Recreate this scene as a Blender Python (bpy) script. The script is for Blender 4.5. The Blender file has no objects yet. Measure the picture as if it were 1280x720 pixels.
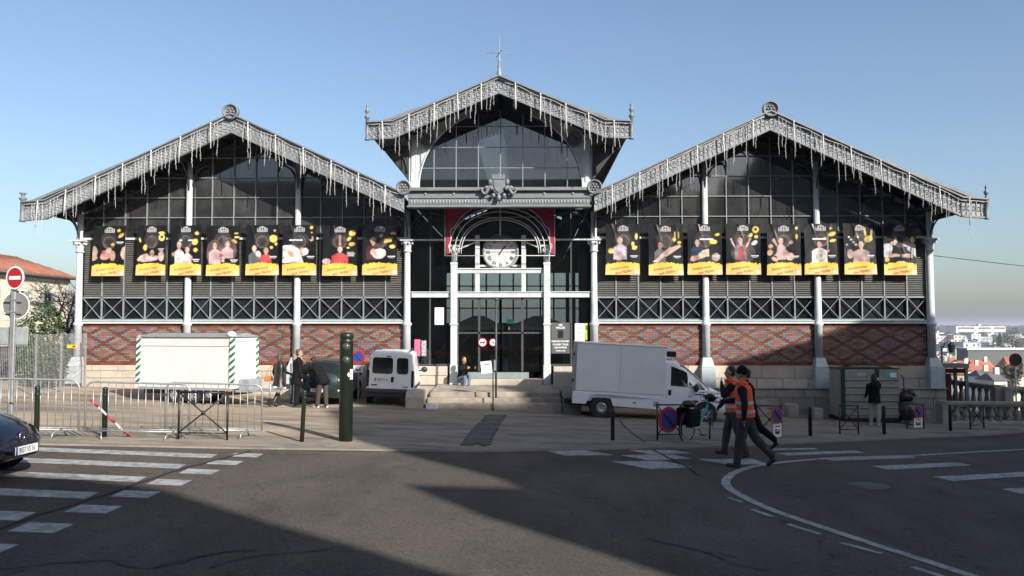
import bpy, bmesh, math, random
import numpy as np
from mathutils import Vector, Matrix
R = math.radians
random.seed(11)
sc = bpy.context.scene
COL = sc.collection
# ------------------------------------------------------------------ camera
cd = bpy.data.cameras.new("camera")
cam = bpy.data.objects.new("camera", cd)
COL.objects.link(cam)
cd.sensor_width = 36.0
cd.lens = 36.0 * 1038 / 1280
cd.clip_end = 9000
cd.clip_start = 0.1
cam.location = (1.04, -30.8, 2.55)
cam.rotation_euler = (R(90 + 2.76), 0, R(1.14))
sc.camera = cam
# ------------------------------------------------------------------ sky and sun
SUN_AZ, SUN_EL = 40.0, 28.0          # degrees right of the facade normal, above the horizon
w = bpy.data.worlds.new("World")
sc.world = w
w.use_nodes = True
nt = w.node_tree
bg = nt.nodes["Background"]
sky = nt.nodes.new("ShaderNodeTexSky")
sky.sky_type = 'NISHITA'
sky.sun_disc = False
sky.sun_elevation = R(SUN_EL)
sky.sun_rotation = R(180 - SUN_AZ)
sky.altitude = 0
sky.air_density = 1.0
sky.dust_density = 2.1
sky.ozone_density = 2.3
nt.links.new(sky.outputs[0], bg.inputs[0])
bg.inputs[1].default_value = 0.110
sl = bpy.data.lights.new("sun", 'SUN')
sl.energy = 5.0
sl.angle = R(0.53)
sl.color = (1.0, 0.945, 0.86)
so = bpy.data.objects.new("sun", sl)
COL.objects.link(so)
_d = Vector((math.sin(R(SUN_AZ)) * math.cos(R(SUN_EL)), -math.cos(R(SUN_AZ)) * math.cos(R(SUN_EL)), math.sin(R(SUN_EL))))
so.rotation_euler = _d.to_track_quat('Z', 'Y').to_euler()
so.location = (20, -30, 30)
sc.view_settings.view_transform = 'Standard'
sc.view_settings.look = 'None'
sc.view_settings.exposure = 0.66
sc.view_settings.gamma = 1.0
sc.cycles.max_bounces = 6
sc.cycles.transparent_max_bounces = 12

# ------------------------------------------------------------------ helpers
def g(x, y):
    """height of the sloping forecourt and street"""
    return -0.036 * min(max(x, -22), 20) + float(np.interp(y, [-31, -12, -5, 0], [.32, .09, -.2, -.2]))

def tag(o, label=None, cat=None, group=None, kind=None):
    if label: o['label'] = label
    if cat: o['category'] = cat
    if group: o['group'] = group
    if kind: o['kind'] = kind
    return o

def empty(name, loc=(0, 0, 0), rz=0.0, label=None, cat=None, group=None, parent=None):
    o = bpy.data.objects.new(name, None)
    COL.objects.link(o)
    o.location = loc
    o.rotation_euler = (0, 0, rz)
    o.empty_display_size = 0.2
    o.parent = parent
    return tag(o, label, cat, group)

def copy_tree(o, parent=None):
    c = o.copy()
    COL.objects.link(c)
    c.parent = parent
    for ch in list(o.children):
        copy_tree(ch, c)
    return c

class MB:
    def __init__(s):
        s.v = []; s.f = []; s.m = []; s.sm = []; s.c = []
    def add(s, vs, fs, mi=0, sm=False, col=None):
        n = len(s.v)
        s.v += [tuple(p) for p in vs]
        for f in fs:
            s.f.append(tuple(i + n for i in f)); s.m.append(mi); s.sm.append(sm); s.c.append(col)
        return s
    def box(s, c, d, mi=0, rz=0.0, M=None, col=None):
        x, y, z = d[0] / 2, d[1] / 2, d[2] / 2
        P = [Vector(q) for q in ((-x, -y, -z), (x, -y, -z), (x, y, -z), (-x, y, -z), (-x, -y, z), (x, -y, z), (x, y, z), (-x, y, z))]
        if M is None: M = Matrix.Rotation(rz, 3, 'Z')
        return s.add([M @ p + Vector(c) for p in P], [(0, 3, 2, 1), (4, 5, 6, 7), (0, 1, 5, 4), (1, 2, 6, 5), (2, 3, 7, 6), (3, 0, 4, 7)], mi, False, col)
    def b2(s, a, b, mi=0, col=None):
        return s.box([(a[i] + b[i]) / 2 for i in range(3)], [abs(b[i] - a[i]) for i in range(3)], mi, col=col)
    def bar(s, p, q, w, h, mi=0, up=(0, 0, 1)):
        p, q = Vector(p), Vector(q); d = q - p
        x = d.normalized(); u = Vector(up)
        if abs(x.dot(u)) > .98: u = Vector((0, 1, 0))
        y = u.cross(x).normalized(); z = x.cross(y)
        M = Matrix((x, y, z)).transposed()
        return s.box((p + q) / 2, (d.length, w, h), mi, M=M)
    def tube(s, pts, r, n=6, mi=0, closed=False, sm=True):
        pts = [Vector(p) for p in pts]; N = len(pts)
        rs = r if isinstance(r, (list, tuple)) else [r] * N
        vs = []; fs = []
        t0 = None; ref = None
        for i, p in enumerate(pts):
            if closed: t = (pts[(i + 1) % N] - pts[i - 1])
            else: t = pts[min(i + 1, N - 1)] - pts[max(i - 1, 0)]
            t = t.normalized() if t.length > 1e-9 else Vector((0, 0, 1))
            if ref is None:
                ref = Vector((0, 0, 1)) if abs(t.z) < .9 else Vector((1, 0, 0))
            a = (ref - t * ref.dot(t))
            a = a.normalized() if a.length > 1e-6 else t.orthogonal().normalized()
            ref = a; b = t.cross(a)
            for k in range(n):
                an = 2 * math.pi * k / n
                vs.append(p + (a * math.cos(an) + b * math.sin(an)) * rs[i])
        for i in range(N if closed else N - 1):
            j = (i + 1) % N
            for k in range(n):
                l = (k + 1) % n
                fs.append((i * n + k, i * n + l, j * n + l, j * n + k))
        if not closed:
            fs.append(tuple(reversed(range(n)))); fs.append(tuple((N - 1) * n + k for k in range(n)))
        return s.add(vs, fs, mi, sm)
    def lathe(s, prof, c=(0, 0, 0), n=12, mi=0, sm=True, M=None, ring=False):
        vs = []; fs = []
        c = Vector(c)
        for r, z in prof:
            for k in range(n):
                a = 2 * math.pi * k / n
                p = Vector((r * math.cos(a), r * math.sin(a), z))
                vs.append((M @ p if M else p) + c)
        for i in range(len(prof) - 1):
            for k in range(n):
                l = (k + 1) % n
                fs.append((i * n + k, i * n + l, (i + 1) * n + l, (i + 1) * n + k))
        seg = [abs(prof[i + 1][1] - prof[i][1]) > .003 or abs(prof[i + 1][0] - prof[i][0]) < .02 for i in range(len(prof) - 1)]
        if sm and not all(seg):          # flat faces of discs stay flat
            keep = [f for f, i in zip(fs, [i for i in range(len(prof) - 1) for _ in range(n)]) if seg[i]]; flat_ = [f for f, i in zip(fs, [i for i in range(len(prof) - 1) for _ in range(n)]) if not seg[i]]
            n0 = len(s.v); s.add(vs, keep, mi, True)
            for f in flat_: s.f.append(tuple(q + n0 for q in f)); s.m.append(mi); s.sm.append(False); s.c.append(None)
            fs = []; base = n0
        else: base = None
        if ring:
            for k in range(n): fs.append(((len(prof) - 1) * n + k, (len(prof) - 1) * n + (k + 1) % n, (k + 1) % n, k))
        else:
            fs.append(tuple(reversed(range(n)))); fs.append(tuple((len(prof) - 1) * n + k for k in range(n)))
        if base is not None:
            for f in fs: s.f.append(tuple(q + base for q in f)); s.m.append(mi); s.sm.append(False); s.c.append(None)
            return s
        return s.add(vs, fs, mi, sm)
    def ell(s, c, r, n=10, m=7, mi=0, M=None):
        vs = []; fs = []
        c = Vector(c)
        for j in range(m + 1):
            th = math.pi * j / m
            for k in range(n):
                a = 2 * math.pi * k / n
                p = Vector((r[0] * math.sin(th) * math.cos(a), r[1] * math.sin(th) * math.sin(a), r[2] * math.cos(th)))
                vs.append((M @ p if M else p) + c)
        for j in range(m):
            for k in range(n):
                l = (k + 1) % n
                fs.append((j * n + k, (j + 1) * n + k, (j + 1) * n + l, j * n + l))
        return s.add(vs, fs, mi, True)
    def prism(s, pts, y0, y1, mi=0, ax='y'):
        """polygon in XZ (ax y), YZ (ax x) or XY (ax z), extruded along ax"""
        n = len(pts)
        def P(a, b, t): return (a, t, b) if ax == 'y' else ((t, a, b) if ax == 'x' else (a, b, t))
        vs = [P(a, b, y0) for a, b in pts] + [P(a, b, y1) for a, b in pts]
        fs = [tuple(range(n)), tuple(reversed(range(n, 2 * n)))]
        for i in range(n):
            j = (i + 1) % n
            fs.append((j, i, i + n, j + n))
        return s.add(vs, fs, mi)
    def build(s, name, mats, parent=None, bevel=0, loc=None, seg=1):
        me = bpy.data.meshes.new(name)
        me.from_pydata(s.v, [], s.f)
        if not isinstance(mats, (list, tuple)): mats = [mats]
        for m in mats: me.materials.append(m)
        if len(mats) > 1: me.polygons.foreach_set('material_index', s.m)
        me.polygons.foreach_set('use_smooth', s.sm)
        if any(c is not None for c in s.c):
            ca = me.color_attributes.new('Col', 'FLOAT_COLOR', 'CORNER')
            arr = []
            for f, c in zip(s.f, s.c):
                c = c or (.5, .5, .5)
                arr += list((c[0], c[1], c[2], 1.0)) * len(f)
            ca.data.foreach_set('color', arr)
        bm = bmesh.new(); bm.from_mesh(me)
        bmesh.ops.recalc_face_normals(bm, faces=bm.faces)
        bm.to_mesh(me); bm.free()
        me.update()
        o = bpy.data.objects.new(name, me)
        COL.objects.link(o)
        o.parent = parent
        if loc: o.location = loc
        if bevel:
            b = o.modifiers.new('bevel', 'BEVEL'); b.width = bevel; b.segments = seg; b.limit_method = 'ANGLE'; b.angle_limit = R(40)
        return o

def part(name, mats, parent, fn, bevel=0, seg=1):
    m = MB(); fn(m)
    return m.build(name, mats, parent, bevel, seg=seg)

# ------------------------------------------------------------------ materials
def mat(name, col, rough=.6, metal=0.0, var=0.0, scale=4.0, bump=0.0, bscale=30.0, spec=.5, col2=None, attr=False, rnd=0.0, stretch=None, emit=None, coat=0.0, detail=6.0):
    m = bpy.data.materials.new(name)
    m.use_nodes = True
    n = m.node_tree.nodes; L = m.node_tree.links
    b = n["Principled BSDF"]
    b.inputs['Roughness'].default_value = rough
    b.inputs['Metallic'].default_value = metal
    b.inputs['Specular IOR Level'].default_value = spec
    b.inputs['Coat Weight'].default_value = coat
    b.inputs['Coat Roughness'].default_value = .08
    tc = n.new('ShaderNodeTexCoord')
    src = tc.outputs['Object']
    if stretch:
        mp = n.new('ShaderNodeMapping'); mp.inputs['Scale'].default_value = stretch
        L.new(src, mp.inputs[0]); src = mp.outputs[0]
    cur = None
    if attr:
        a = n.new('ShaderNodeAttribute'); a.attribute_name = 'Col'; cur = a.outputs['Color']
    c4 = (*col, 1)
    if var > 0 or col2:
        nz = n.new('ShaderNodeTexNoise'); nz.inputs['Scale'].default_value = scale; nz.inputs['Detail'].default_value = detail; nz.inputs['Roughness'].default_value = .65
        L.new(src, nz.inputs['Vector'])
        if rnd > 0 or True:
            oi = n.new('ShaderNodeObjectInfo'); ad = n.new('ShaderNodeVectorMath'); ad.operation = 'ADD'
            mu = n.new('ShaderNodeVectorMath'); mu.operation = 'SCALE'; mu.inputs['Scale'].default_value = 37.0
            cb = n.new('ShaderNodeCombineXYZ')
            L.new(oi.outputs['Random'], cb.inputs[0]); L.new(oi.outputs['Random'], cb.inputs[1])
            L.new(cb.outputs[0], mu.inputs[0]); L.new(src, ad.inputs[0]); L.new(mu.outputs[0], ad.inputs[1]); L.new(ad.outputs[0], nz.inputs['Vector'])
        rp = n.new('ShaderNodeValToRGB')
        rp.color_ramp.elements[0].position = .3; rp.color_ramp.elements[1].position = .7
        if col2:
            rp.color_ramp.elements[0].color = (*col2, 1); rp.color_ramp.elements[1].color = c4
        else:
            rp.color_ramp.elements[0].color = tuple(max(0, x * (1 - var)) for x in col) + (1,)
            rp.color_ramp.elements[1].color = tuple(min(1, x * (1 + var)) for x in col) + (1,)
        L.new(nz.outputs['Fac'], rp.inputs[0])
        if cur is None: cur = rp.outputs[0]
        else:
            mx = n.new('ShaderNodeMix'); mx.data_type = 'RGBA'; mx.blend_type = 'MULTIPLY'; mx.inputs[0].default_value = 1
            L.new(cur, mx.inputs[6]); L.new(rp.outputs[0], mx.inputs[7]); cur = mx.outputs[2]
    if rnd > 0:
        oi2 = n.new('ShaderNodeObjectInfo')
        mr = n.new('ShaderNodeMapRange'); mr.inputs[3].default_value = 1 - rnd; mr.inputs[4].default_value = 1 + rnd
        L.new(oi2.outputs['Random'], mr.inputs[0])
        hs = n.new('ShaderNodeHueSaturation')
        if cur is not None: L.new(cur, hs.inputs['Color'])
        else: hs.inputs['Color'].default_value = c4
        L.new(mr.outputs[0], hs.inputs['Value']); cur = hs.outputs[0]
    if cur is not None: L.new(cur, b.inputs['Base Color'])
    else: b.inputs['Base Color'].default_value = c4
    if bump > 0:
        nb = n.new('ShaderNodeTexNoise'); nb.inputs['Scale'].default_value = bscale; nb.inputs['Detail'].default_value = 5
        L.new(src, nb.inputs['Vector'])
        bp = n.new('ShaderNodeBump'); bp.inputs['Strength'].default_value = bump; bp.inputs['Distance'].default_value = .02
        L.new(nb.outputs['Fac'], bp.inputs['Height']); L.new(bp.outputs[0], b.inputs['Normal'])
    if emit:
        b.inputs['Emission Color'].default_value = (*emit[:3], 1); b.inputs['Emission Strength'].default_value = emit[3]
    return m

def glass(name, tint, dirt=0.0, dcol=(.1, .1, .095), ior=1.5):
    """clear pane: see-through body, mirror coat by fresnel, a share of dust"""
    m = bpy.data.materials.new(name); m.use_nodes = True
    n = m.node_tree.nodes; L = m.node_tree.links
    n.remove(n["Principled BSDF"]); out = n["Material Output"]
    tr = n.new('ShaderNodeBsdfTransparent'); tr.inputs[0].default_value = (*tint, 1)
    gl = n.new('ShaderNodeBsdfGlossy'); gl.inputs['Roughness'].default_value = .02
    df = n.new('ShaderNodeBsdfDiffuse'); df.inputs[0].default_value = (*dcol, 1)
    fr = n.new('ShaderNodeFresnel'); fr.inputs[0].default_value = ior
    mx = n.new('ShaderNodeMixShader'); mx2 = n.new('ShaderNodeMixShader')
    nz = n.new('ShaderNodeTexNoise'); nz.inputs['Scale'].default_value = 1.3; nz.inputs['Detail'].default_value = 8
    tc = n.new('ShaderNodeTexCoord'); L.new(tc.outputs['Object'], nz.inputs['Vector'])
    mr = n.new('ShaderNodeMapRange'); mr.inputs[1].default_value = .3; mr.inputs[2].default_value = .75; mr.inputs[3].default_value = dirt * .4; mr.inputs[4].default_value = dirt * 1.6
    L.new(nz.outputs['Fac'], mr.inputs[0])
    L.new(mr.outputs[0], mx2.inputs[0]); L.new(tr.outputs[0], mx2.inputs[1]); L.new(df.outputs[0], mx2.inputs[2])
    L.new(fr.outputs[0], mx.inputs[0]); L.new(mx2.outputs[0], mx.inputs[1]); L.new(gl.outputs[0], mx.inputs[2])
    L.new(mx.outputs[0], out.inputs[0])
    return m

M = {}
M['white_iron'] = mat('white_iron', (.48, .515, .52), .5, var=.13, scale=3, bump=.05)
M['shade_blue_iron'] = mat('shade_blue_iron', (.40, .45, .47), .5, var=.15, scale=4, bump=.05)  # off-white pedestal paint with the bluish cast of shade mixed in
M['grey_iron'] = mat('grey_iron', (.20, .24, .25), .5, var=.15, scale=5)
M['zinc'] = mat('zinc', (.158, .172, .180), .5, var=.2, scale=2.5, bump=.08, stretch=(1, 1, 2))
M['zinc_light'] = mat('zinc_light', (.262, .282, .292), .55, var=.2, scale=6)
M['dark_wood'] = mat('dark_wood', (.030, .030, .028), .7, var=.3, scale=3)
M['dark_iron'] = mat('dark_iron', (.045, .055, .055), .55, var=.2)
M['pane'] = mat('pane_dusty', (.033, .033, .032), .05, var=.6, scale=1.2, rnd=.45, spec=1.0, detail=9, coat=.7)
M['pane_dark'] = mat('pane_dark', (.012, .014, .016), .1, var=.5, scale=1.5, rnd=.3)
M['glass'] = glass('clear_glass', (.8, .82, .82), .03)
M['louvre'] = mat('louvre', (.115, .112, .104), .55, var=.15, scale=6)
M['stone'] = mat('stone', (.50, .44, .36), .85, col2=(.36, .315, .26), scale=2.2, bump=.25, bscale=18, rnd=.10, detail=9)
M['stone_grey'] = mat('stone_grey', (.36, .33, .285), .9, col2=(.19, .175, .155), scale=1.6, bump=.4, bscale=12, rnd=.16, detail=10)
M['mortar'] = mat('mortar', (.30, .27, .23), .9)
M['brick'] = mat('brick', (1, 1, 1), .75, attr=True, var=.22, scale=9)
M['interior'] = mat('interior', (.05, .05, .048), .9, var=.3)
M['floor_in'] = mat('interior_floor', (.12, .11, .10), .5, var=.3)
M['asphalt'] = mat('asphalt', (.112, .100, .088), .95)
M['tar'] = mat('tar', (.022, .022, .023), .8, var=.3, scale=8)
M['paint'] = mat('road_paint', (.47, .46, .445), .85, col2=(.13, .12, .11), scale=5.5, bump=.3, bscale=60, detail=14)
M['kerb'] = mat('kerb_stone', (.25, .21, .165), .95, col2=(.13, .115, .10), scale=2.2, detail=10)
M['setts'] = mat('dark_setts', (.095, .090, .084), .95, var=.45, scale=3)
M['steel'] = mat('galvanised', (.40, .41, .42), .4, .6, var=.15, scale=9)
M['dark_green'] = mat('dark_green_paint', (.012, .022, .014), .35, var=.2, spec=.5)
M['black'] = mat('black_paint', (.012, .012, .013), .4, spec=.5)
M['rubber'] = mat('rubber', (.018, .018, .018), .85)
M['plastic_dark'] = mat('dark_plastic', (.022, .024, .030), .55)
M['white_paint'] = mat('white_paint', (.72, .73, .74), .3, var=.04, scale=2, coat=.3)
M['trailer_white'] = mat('trailer_white', (.66, .65, .635), .45, var=.06, scale=1.2)
M['car_glass'] = mat('car_glass', (.012, .014, .016), .05, spec=.8)
M['chrome'] = mat('chrome', (.6, .6, .6), .2, 1.0)
M['red'] = mat('sign_red', (.40, .018, .022), .4)
M['sign_blue'] = mat('sign_blue', (.025, .05, .24), .4)
M['sign_white'] = mat('sign_white', (.74, .74, .73), .45)
M['paper'] = mat('paper', (.72, .76, .80), .8, var=.06, scale=9)
M['terracotta'] = mat('terracotta', (.25, .098, .060), .85, var=.3, scale=1.5, bump=.4, bscale=10)
M['render_cream'] = mat('cream_render', (.58, .52, .43), .9, var=.12, scale=.8)
M['leaf'] = mat('leaf', (.045, .075, .026), .55, var=.5, scale=3, rnd=.1)
M['bark'] = mat('bark', (.13, .105, .085), .9, var=.3, scale=6)
M['skin'] = mat('skin', (.42, .23, .16), .6)
M['hair_dark'] = mat('hair_dark', (.018, .013, .010), .6)
M['hair_brown'] = mat('hair_brown', (.09, .042, .022), .6)
M['orange'] = mat('orange_vest', (.80, .085, .012), .7, var=.12, scale=6, bump=.8, bscale=9)
M['reflective'] = mat('reflective_band', (.42, .42, .40), .4)
M['navy'] = mat('navy_cloth', (.010, .013, .026), .9, spec=.2, bump=.8, bscale=9)
M['black_cloth'] = mat('black_cloth', (.0075, .0075, .0085), .95, var=.2, spec=.2, bump=.8, bscale=9)
M['grey_cloth'] = mat('grey_cloth', (.040, .040, .043), .9, var=.3, scale=8, bump=.8, bscale=9)
M['brown_cloth'] = mat('brown_cloth', (.05, .042, .034), .9, bump=.8, bscale=9)
M['jeans'] = mat('jeans', (.12, .16, .22), .9, var=.2, bump=.8, bscale=9)
M['beige_cloth'] = mat('beige_cloth', (.34, .31, .26), .9, bump=.8, bscale=9)
M['shoe'] = mat('shoe_dark', (.02, .018, .017), .6)
M['shoe_white'] = mat('shoe_white', (.6, .6, .58), .6)
M['bag'] = mat('bag_leather', (.42, .15, .035), .5)
M['bulb'] = mat('icicle_plastic', (.56, .545, .53), .5)
M['garland'] = mat('red_garland', (.30, .012, .03), .6, var=.5, scale=22, bump=.8, bscale=40)
M['print'] = mat('vinyl_print', (1, 1, 1), .32, attr=True, spec=.5)
M['ink'] = mat('ink', (.03, .025, .03), .6)
# ================================================================== the setting
def smooth(t):
    t = min(max(t, 0), 1); return t * t * (3 - 2 * t)

def terrain(x, y):
    base = g(x, y) - .16
    e = max(min(x - 19.4, y - 4.5), y - 52)
    if e <= 0: return base
    r = math.hypot(x, y + 30)
    far = float(np.interp(r, [40, 60, 120, 300, 600, 1200, 2500, 5000, 7000], [-4, -7, -13, -20, -22, -13, -1, 12, 14]))
    und = 2.0 * math.sin(x / 310.0) * math.sin(y / 420.0 + 1) * smooth((r - 900) / 1500)
    return base + (far + und - base) * smooth(e / 22)

def axis(lo, hi, a, b, d0, k=1.22):
    pts = list(np.arange(a, b + 1e-6, d0)); s = d0
    while pts[-1] < hi: s *= k; pts.append(pts[-1] + s)
    s = d0
    while pts[0] > lo: s *= k; pts.insert(0, pts[0] - s)
    return [float(p) for p in pts]

def grid(xs, ys, zf, name, m):
    nx = len(xs)
    vs = [(x, y, zf(x, y)) for y in ys for x in xs]
    fs = [(j * nx + i, j * nx + i + 1, (j + 1) * nx + i + 1, (j + 1) * nx + i) for j in range(len(ys) - 1) for i in range(nx - 1)]
    b = MB(); b.add(vs, fs, 0, True)
    return b.build(name, m)

M['land'] = mat('land', (.075, .085, .05), .95, col2=(.10, .095, .07), scale=.02, bump=0)
tag(grid(axis(-6500, 6500, -30, 60, 3), axis(-300, 6800, -40, 60, 3), terrain, 'ground', M['land']), kind='structure')

EDGE = [(-60, -21), (-22, -17.2), (-8.53, -15.83), (-4.36, -15.25), (.09, -14.42), (5.28, -12.17), (12.03, -7.07), (16.94, -3.62), (20, -2.2), (30, 0), (70, 3)]
def edge(x): return float(np.interp(x, [p[0] for p in EDGE], [p[1] for p in EDGE]))

def paving():
    m = bpy.data.materials.new('dusty_paving'); m.use_nodes = True
    n = m.node_tree.nodes; L = m.node_tree.links; b = n['Principled BSDF']; b.inputs['Roughness'].default_value = .95
    tc = n.new('ShaderNodeTexCoord')
    def noise(s, d=8, st=None):
        z = n.new('ShaderNodeTexNoise'); z.inputs['Scale'].default_value = s; z.inputs['Detail'].default_value = d; z.inputs['Roughness'].default_value = .65
        src = tc.outputs['Object']
        if st:
            mp = n.new('ShaderNodeMapping'); mp.inputs['Scale'].default_value = st; L.new(src, mp.inputs[0]); src = mp.outputs[0]
        L.new(src, z.inputs['Vector']); return z
    def ramp(i, p0, c0, p1, c1):
        r = n.new('ShaderNodeValToRGB'); e = r.color_ramp.elements
        e[0].position = p0; e[0].color = (*c0, 1); e[1].position = p1; e[1].color = (*c1, 1); L.new(i, r.inputs[0]); return r.outputs[0]
    def mixc(f, a, c, bt='MIX'):
        x = n.new('ShaderNodeMix'); x.data_type = 'RGBA'; x.blend_type = bt
        if isinstance(f, float): x.inputs[0].default_value = f
        else: L.new(f, x.inputs[0])
        L.new(a, x.inputs[6]); L.new(c, x.inputs[7]); return x.outputs[2]
    dust = ramp(noise(.6).outputs['Fac'], .3, (.31, .245, .175), .7, (.44, .35, .25))
    worn = ramp(noise(3.5, 10).outputs['Fac'], .3, (.145, .13, .11), .7, (.27, .235, .19))
    # compact grey surface towards the right, tone deepened for the shaded zone; dust left
    mask = ramp(noise(.28, 9, (.35, 1.3, 1)).outputs['Fac'], .44, (0, 0, 0), .60, (1, 1, 1))
    sp = n.new('ShaderNodeSeparateXYZ'); L.new(tc.outputs['Object'], sp.inputs[0])
    mr = n.new('ShaderNodeMapRange'); mr.inputs[1].default_value = -5; mr.inputs[2].default_value = 2; mr.inputs[3].default_value = .0; mr.inputs[4].default_value = .85; L.new(sp.outputs[0], mr.inputs[0])
    mxv = n.new('ShaderNodeMath'); mxv.operation = 'MAXIMUM'
    L.new(mask, mxv.inputs[0]); L.new(mr.outputs[0], mxv.inputs[1])
    c = mixc(mxv.outputs[0], dust, worn)
    stain = ramp(noise(.9, 12, (.6, 1.6, 1)).outputs['Fac'], .36, (.40, .39, .38), .54, (1, 1, 1))
    c = mixc(.8, c, stain, 'MULTIPLY')
    grit = ramp(noise(45, 3).outputs['Fac'], .3, (.72, .71, .7), .7, (1.25, 1.24, 1.22))
    c = mixc(.7, c, grit, 'MULTIPLY')
    L.new(c, b.inputs['Base Color'])
    bp = n.new('ShaderNodeBump'); bp.inputs['Strength'].default_value = .5; bp.inputs['Distance'].default_value = .02
    L.new(noise(14, 8).outputs['Fac'], bp.inputs['Height']); L.new(bp.outputs[0], b.inputs['Normal'])
    return m
M['paving'] = paving()
def asphalt():
    m = bpy.data.materials.new('worn_asphalt'); m.use_nodes = True
    n = m.node_tree.nodes; L = m.node_tree.links; b = n['Principled BSDF']; b.inputs['Roughness'].default_value = .95; b.inputs['Specular IOR Level'].default_value = .1
    tc = n.new('ShaderNodeTexCoord')
    def noise(s, d=8, st=None):
        z = n.new('ShaderNodeTexNoise'); z.inputs['Scale'].default_value = s; z.inputs['Detail'].default_value = d; z.inputs['Roughness'].default_value = .6
        mp = n.new('ShaderNodeMapping'); mp.inputs['Scale'].default_value = st or (1, 1, 1); L.new(tc.outputs['Object'], mp.inputs[0]); L.new(mp.outputs[0], z.inputs['Vector']); return z.outputs['Fac']
    def ramp(i, p0, c0, p1, c1):
        r = n.new('ShaderNodeValToRGB'); e = r.color_ramp.elements
        e[0].position = p0; e[0].color = (*c0, 1); e[1].position = p1; e[1].color = (*c1, 1); L.new(i, r.inputs[0]); return r.outputs[0]
    def mul(a, c, f=1.0):
        x = n.new('ShaderNodeMix'); x.data_type = 'RGBA'; x.blend_type = 'MULTIPLY'; x.inputs[0].default_value = f; L.new(a, x.inputs[6]); L.new(c, x.inputs[7]); return x.outputs[2]
    c = ramp(noise(.22, 6), .35, (.082, .072, .063), .68, (.112, .098, .084))
    c = mul(c, ramp(noise(1.4, 10, (1, .35, 1)), .3, (.80, .80, .80), .6, (1.08, 1.07, 1.06)))
    c = mul(c, ramp(noise(2.6, 9), .27, (.62, .62, .63), .40, (1, 1, 1)))
    c = mul(c, ramp(noise(75, 2), .34, (.60, .60, .61), .68, (1.5, 1.48, 1.45)), .8)
    c = mul(c, ramp(noise(24, 4), .36, (.80, .80, .80), .64, (1.16, 1.15, 1.14)))
    vo = n.new('ShaderNodeTexVoronoi'); vo.feature = 'DISTANCE_TO_EDGE'; vo.inputs['Scale'].default_value = .16
    wz = n.new('ShaderNodeTexNoise'); wz.inputs['Scale'].default_value = 1.2; wz.inputs['Detail'].default_value = 6; L.new(tc.outputs['Object'], wz.inputs['Vector'])
    ad = n.new('ShaderNodeVectorMath'); ad.operation = 'ADD'; L.new(tc.outputs['Object'], ad.inputs[0]); L.new(wz.outputs['Color'], ad.inputs[1]); L.new(ad.outputs[0], vo.inputs['Vector'])
    c = mul(c, ramp(vo.outputs['Distance'], .001, (.72, .72, .72), .003, (1, 1, 1)))
    L.new(c, b.inputs['Base Color'])
    bp = n.new('ShaderNodeBump'); bp.inputs['Strength'].default_value = .5; bp.inputs['Distance'].default_value = .012
    L.new(noise(110, 4), bp.inputs['Height']); L.new(bp.outputs[0], b.inputs['Normal'])
    return m
M['asphalt'] = asphalt()

def sheet(name, m, xs, ys, lo, hi, dz):
    b = MB(); n = len(ys)
    vs = []
    for x in xs:
        a, c = lo(x), hi(x)
        for y in ys:
            y = min(max(y, a), c)
            vs.append((x, y, g(x, y) + dz))
    fs = [(i * n + j, (i + 1) * n + j, (i + 1) * n + j + 1, i * n + j + 1) for i in range(len(xs) - 1) for j in range(n - 1)]
    b.add(vs, fs, 0, True)
    return b.build(name, m)
YS = [-39, -35, -31, -26, -21, -18, -16.5, -15.5, -14.5, -13.5, -12.5, -12, -11.5, -11, -10.5, -10, -9.5, -9, -8.5, -8, -7.5, -7, -6.5, -6, -5.5, -5, -4, -3, -2, -1, 0, 1, 2, 3, 4.4]
XS = sorted(set([float(x) for x in np.arange(-60, 70.1, 1)] + [p[0] for p in EDGE]))
road = tag(sheet('road', M['asphalt'], XS, YS, lambda x: -39.0, lambda x: edge(x) + .02, 0.0), kind='structure')
XF = [x for x in XS if -60 <= x <= 30]
forecourt = tag(sheet('forecourt', M['paving'], XF, YS, lambda x: edge(x) + .20, lambda x: 1.0 if x < 17 else 4.4, .03), kind='structure')
kb = MB()
for i in range(len(XS) - 1):
    x0, x1 = XS[i], XS[i + 1]
    if x0 >= 30: break
    y0, y1 = edge(x0), edge(x1)
    vs = []
    for x, y in ((x0, y0), (x1, y1)):
        z = g(x, y)
        vs += [(x, y, z - .05), (x, y + .04, z + .028), (x, y + .22, z + .034), (x, y + .22, z - .05)]
    kb.add(vs, [(0, 4, 5, 1), (1, 5, 6, 2), (2, 6, 7, 3)], 0)
tag(kb.build('kerb', M['kerb']), kind='structure')

# painted markings, seams and cracks lying on the road
def flat(name, m, pts, dz, parent=road):
    b = MB(); A, B_, C_, D = [Vector(p) for p in pts]; n = 10; vs = []
    for i in range(n + 1):
        t = i / n
        for j in (0, .5, 1):
            q = (A.lerp(B_, t)).lerp(D.lerp(C_, t), j); vs.append((q.x, q.y, g(q.x, q.y) + dz))
    b.add(vs, [(3 * i + j, 3 * i + 3 + j, 3 * i + 4 + j, 3 * i + 1 + j) for i in range(n) for j in (0, 1)])
    return b.build(name, m, parent)
def strip(name, m, pts, wd, dz, parent=road, zf=None):
    b = MB(); vs = []
    ws = wd if isinstance(wd, list) else [wd] * len(pts)
    for i, p in enumerate(pts):
        a = Vector(pts[max(i - 1, 0)]); c = Vector(pts[min(i + 1, len(pts) - 1)]); t = (c - a).normalized(); nn = Vector((-t.y, t.x)) * ws[i] / 2
        for s in (1, -1):
            q = Vector(p) + nn * s; vs.append((q.x, q.y, g(q.x, q.y) + dz))
    b.add(vs, [(2 * i, 2 * i + 1, 2 * i + 3, 2 * i + 2) for i in range(len(pts) - 1)])
    return b.build(name, m, parent)
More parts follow.
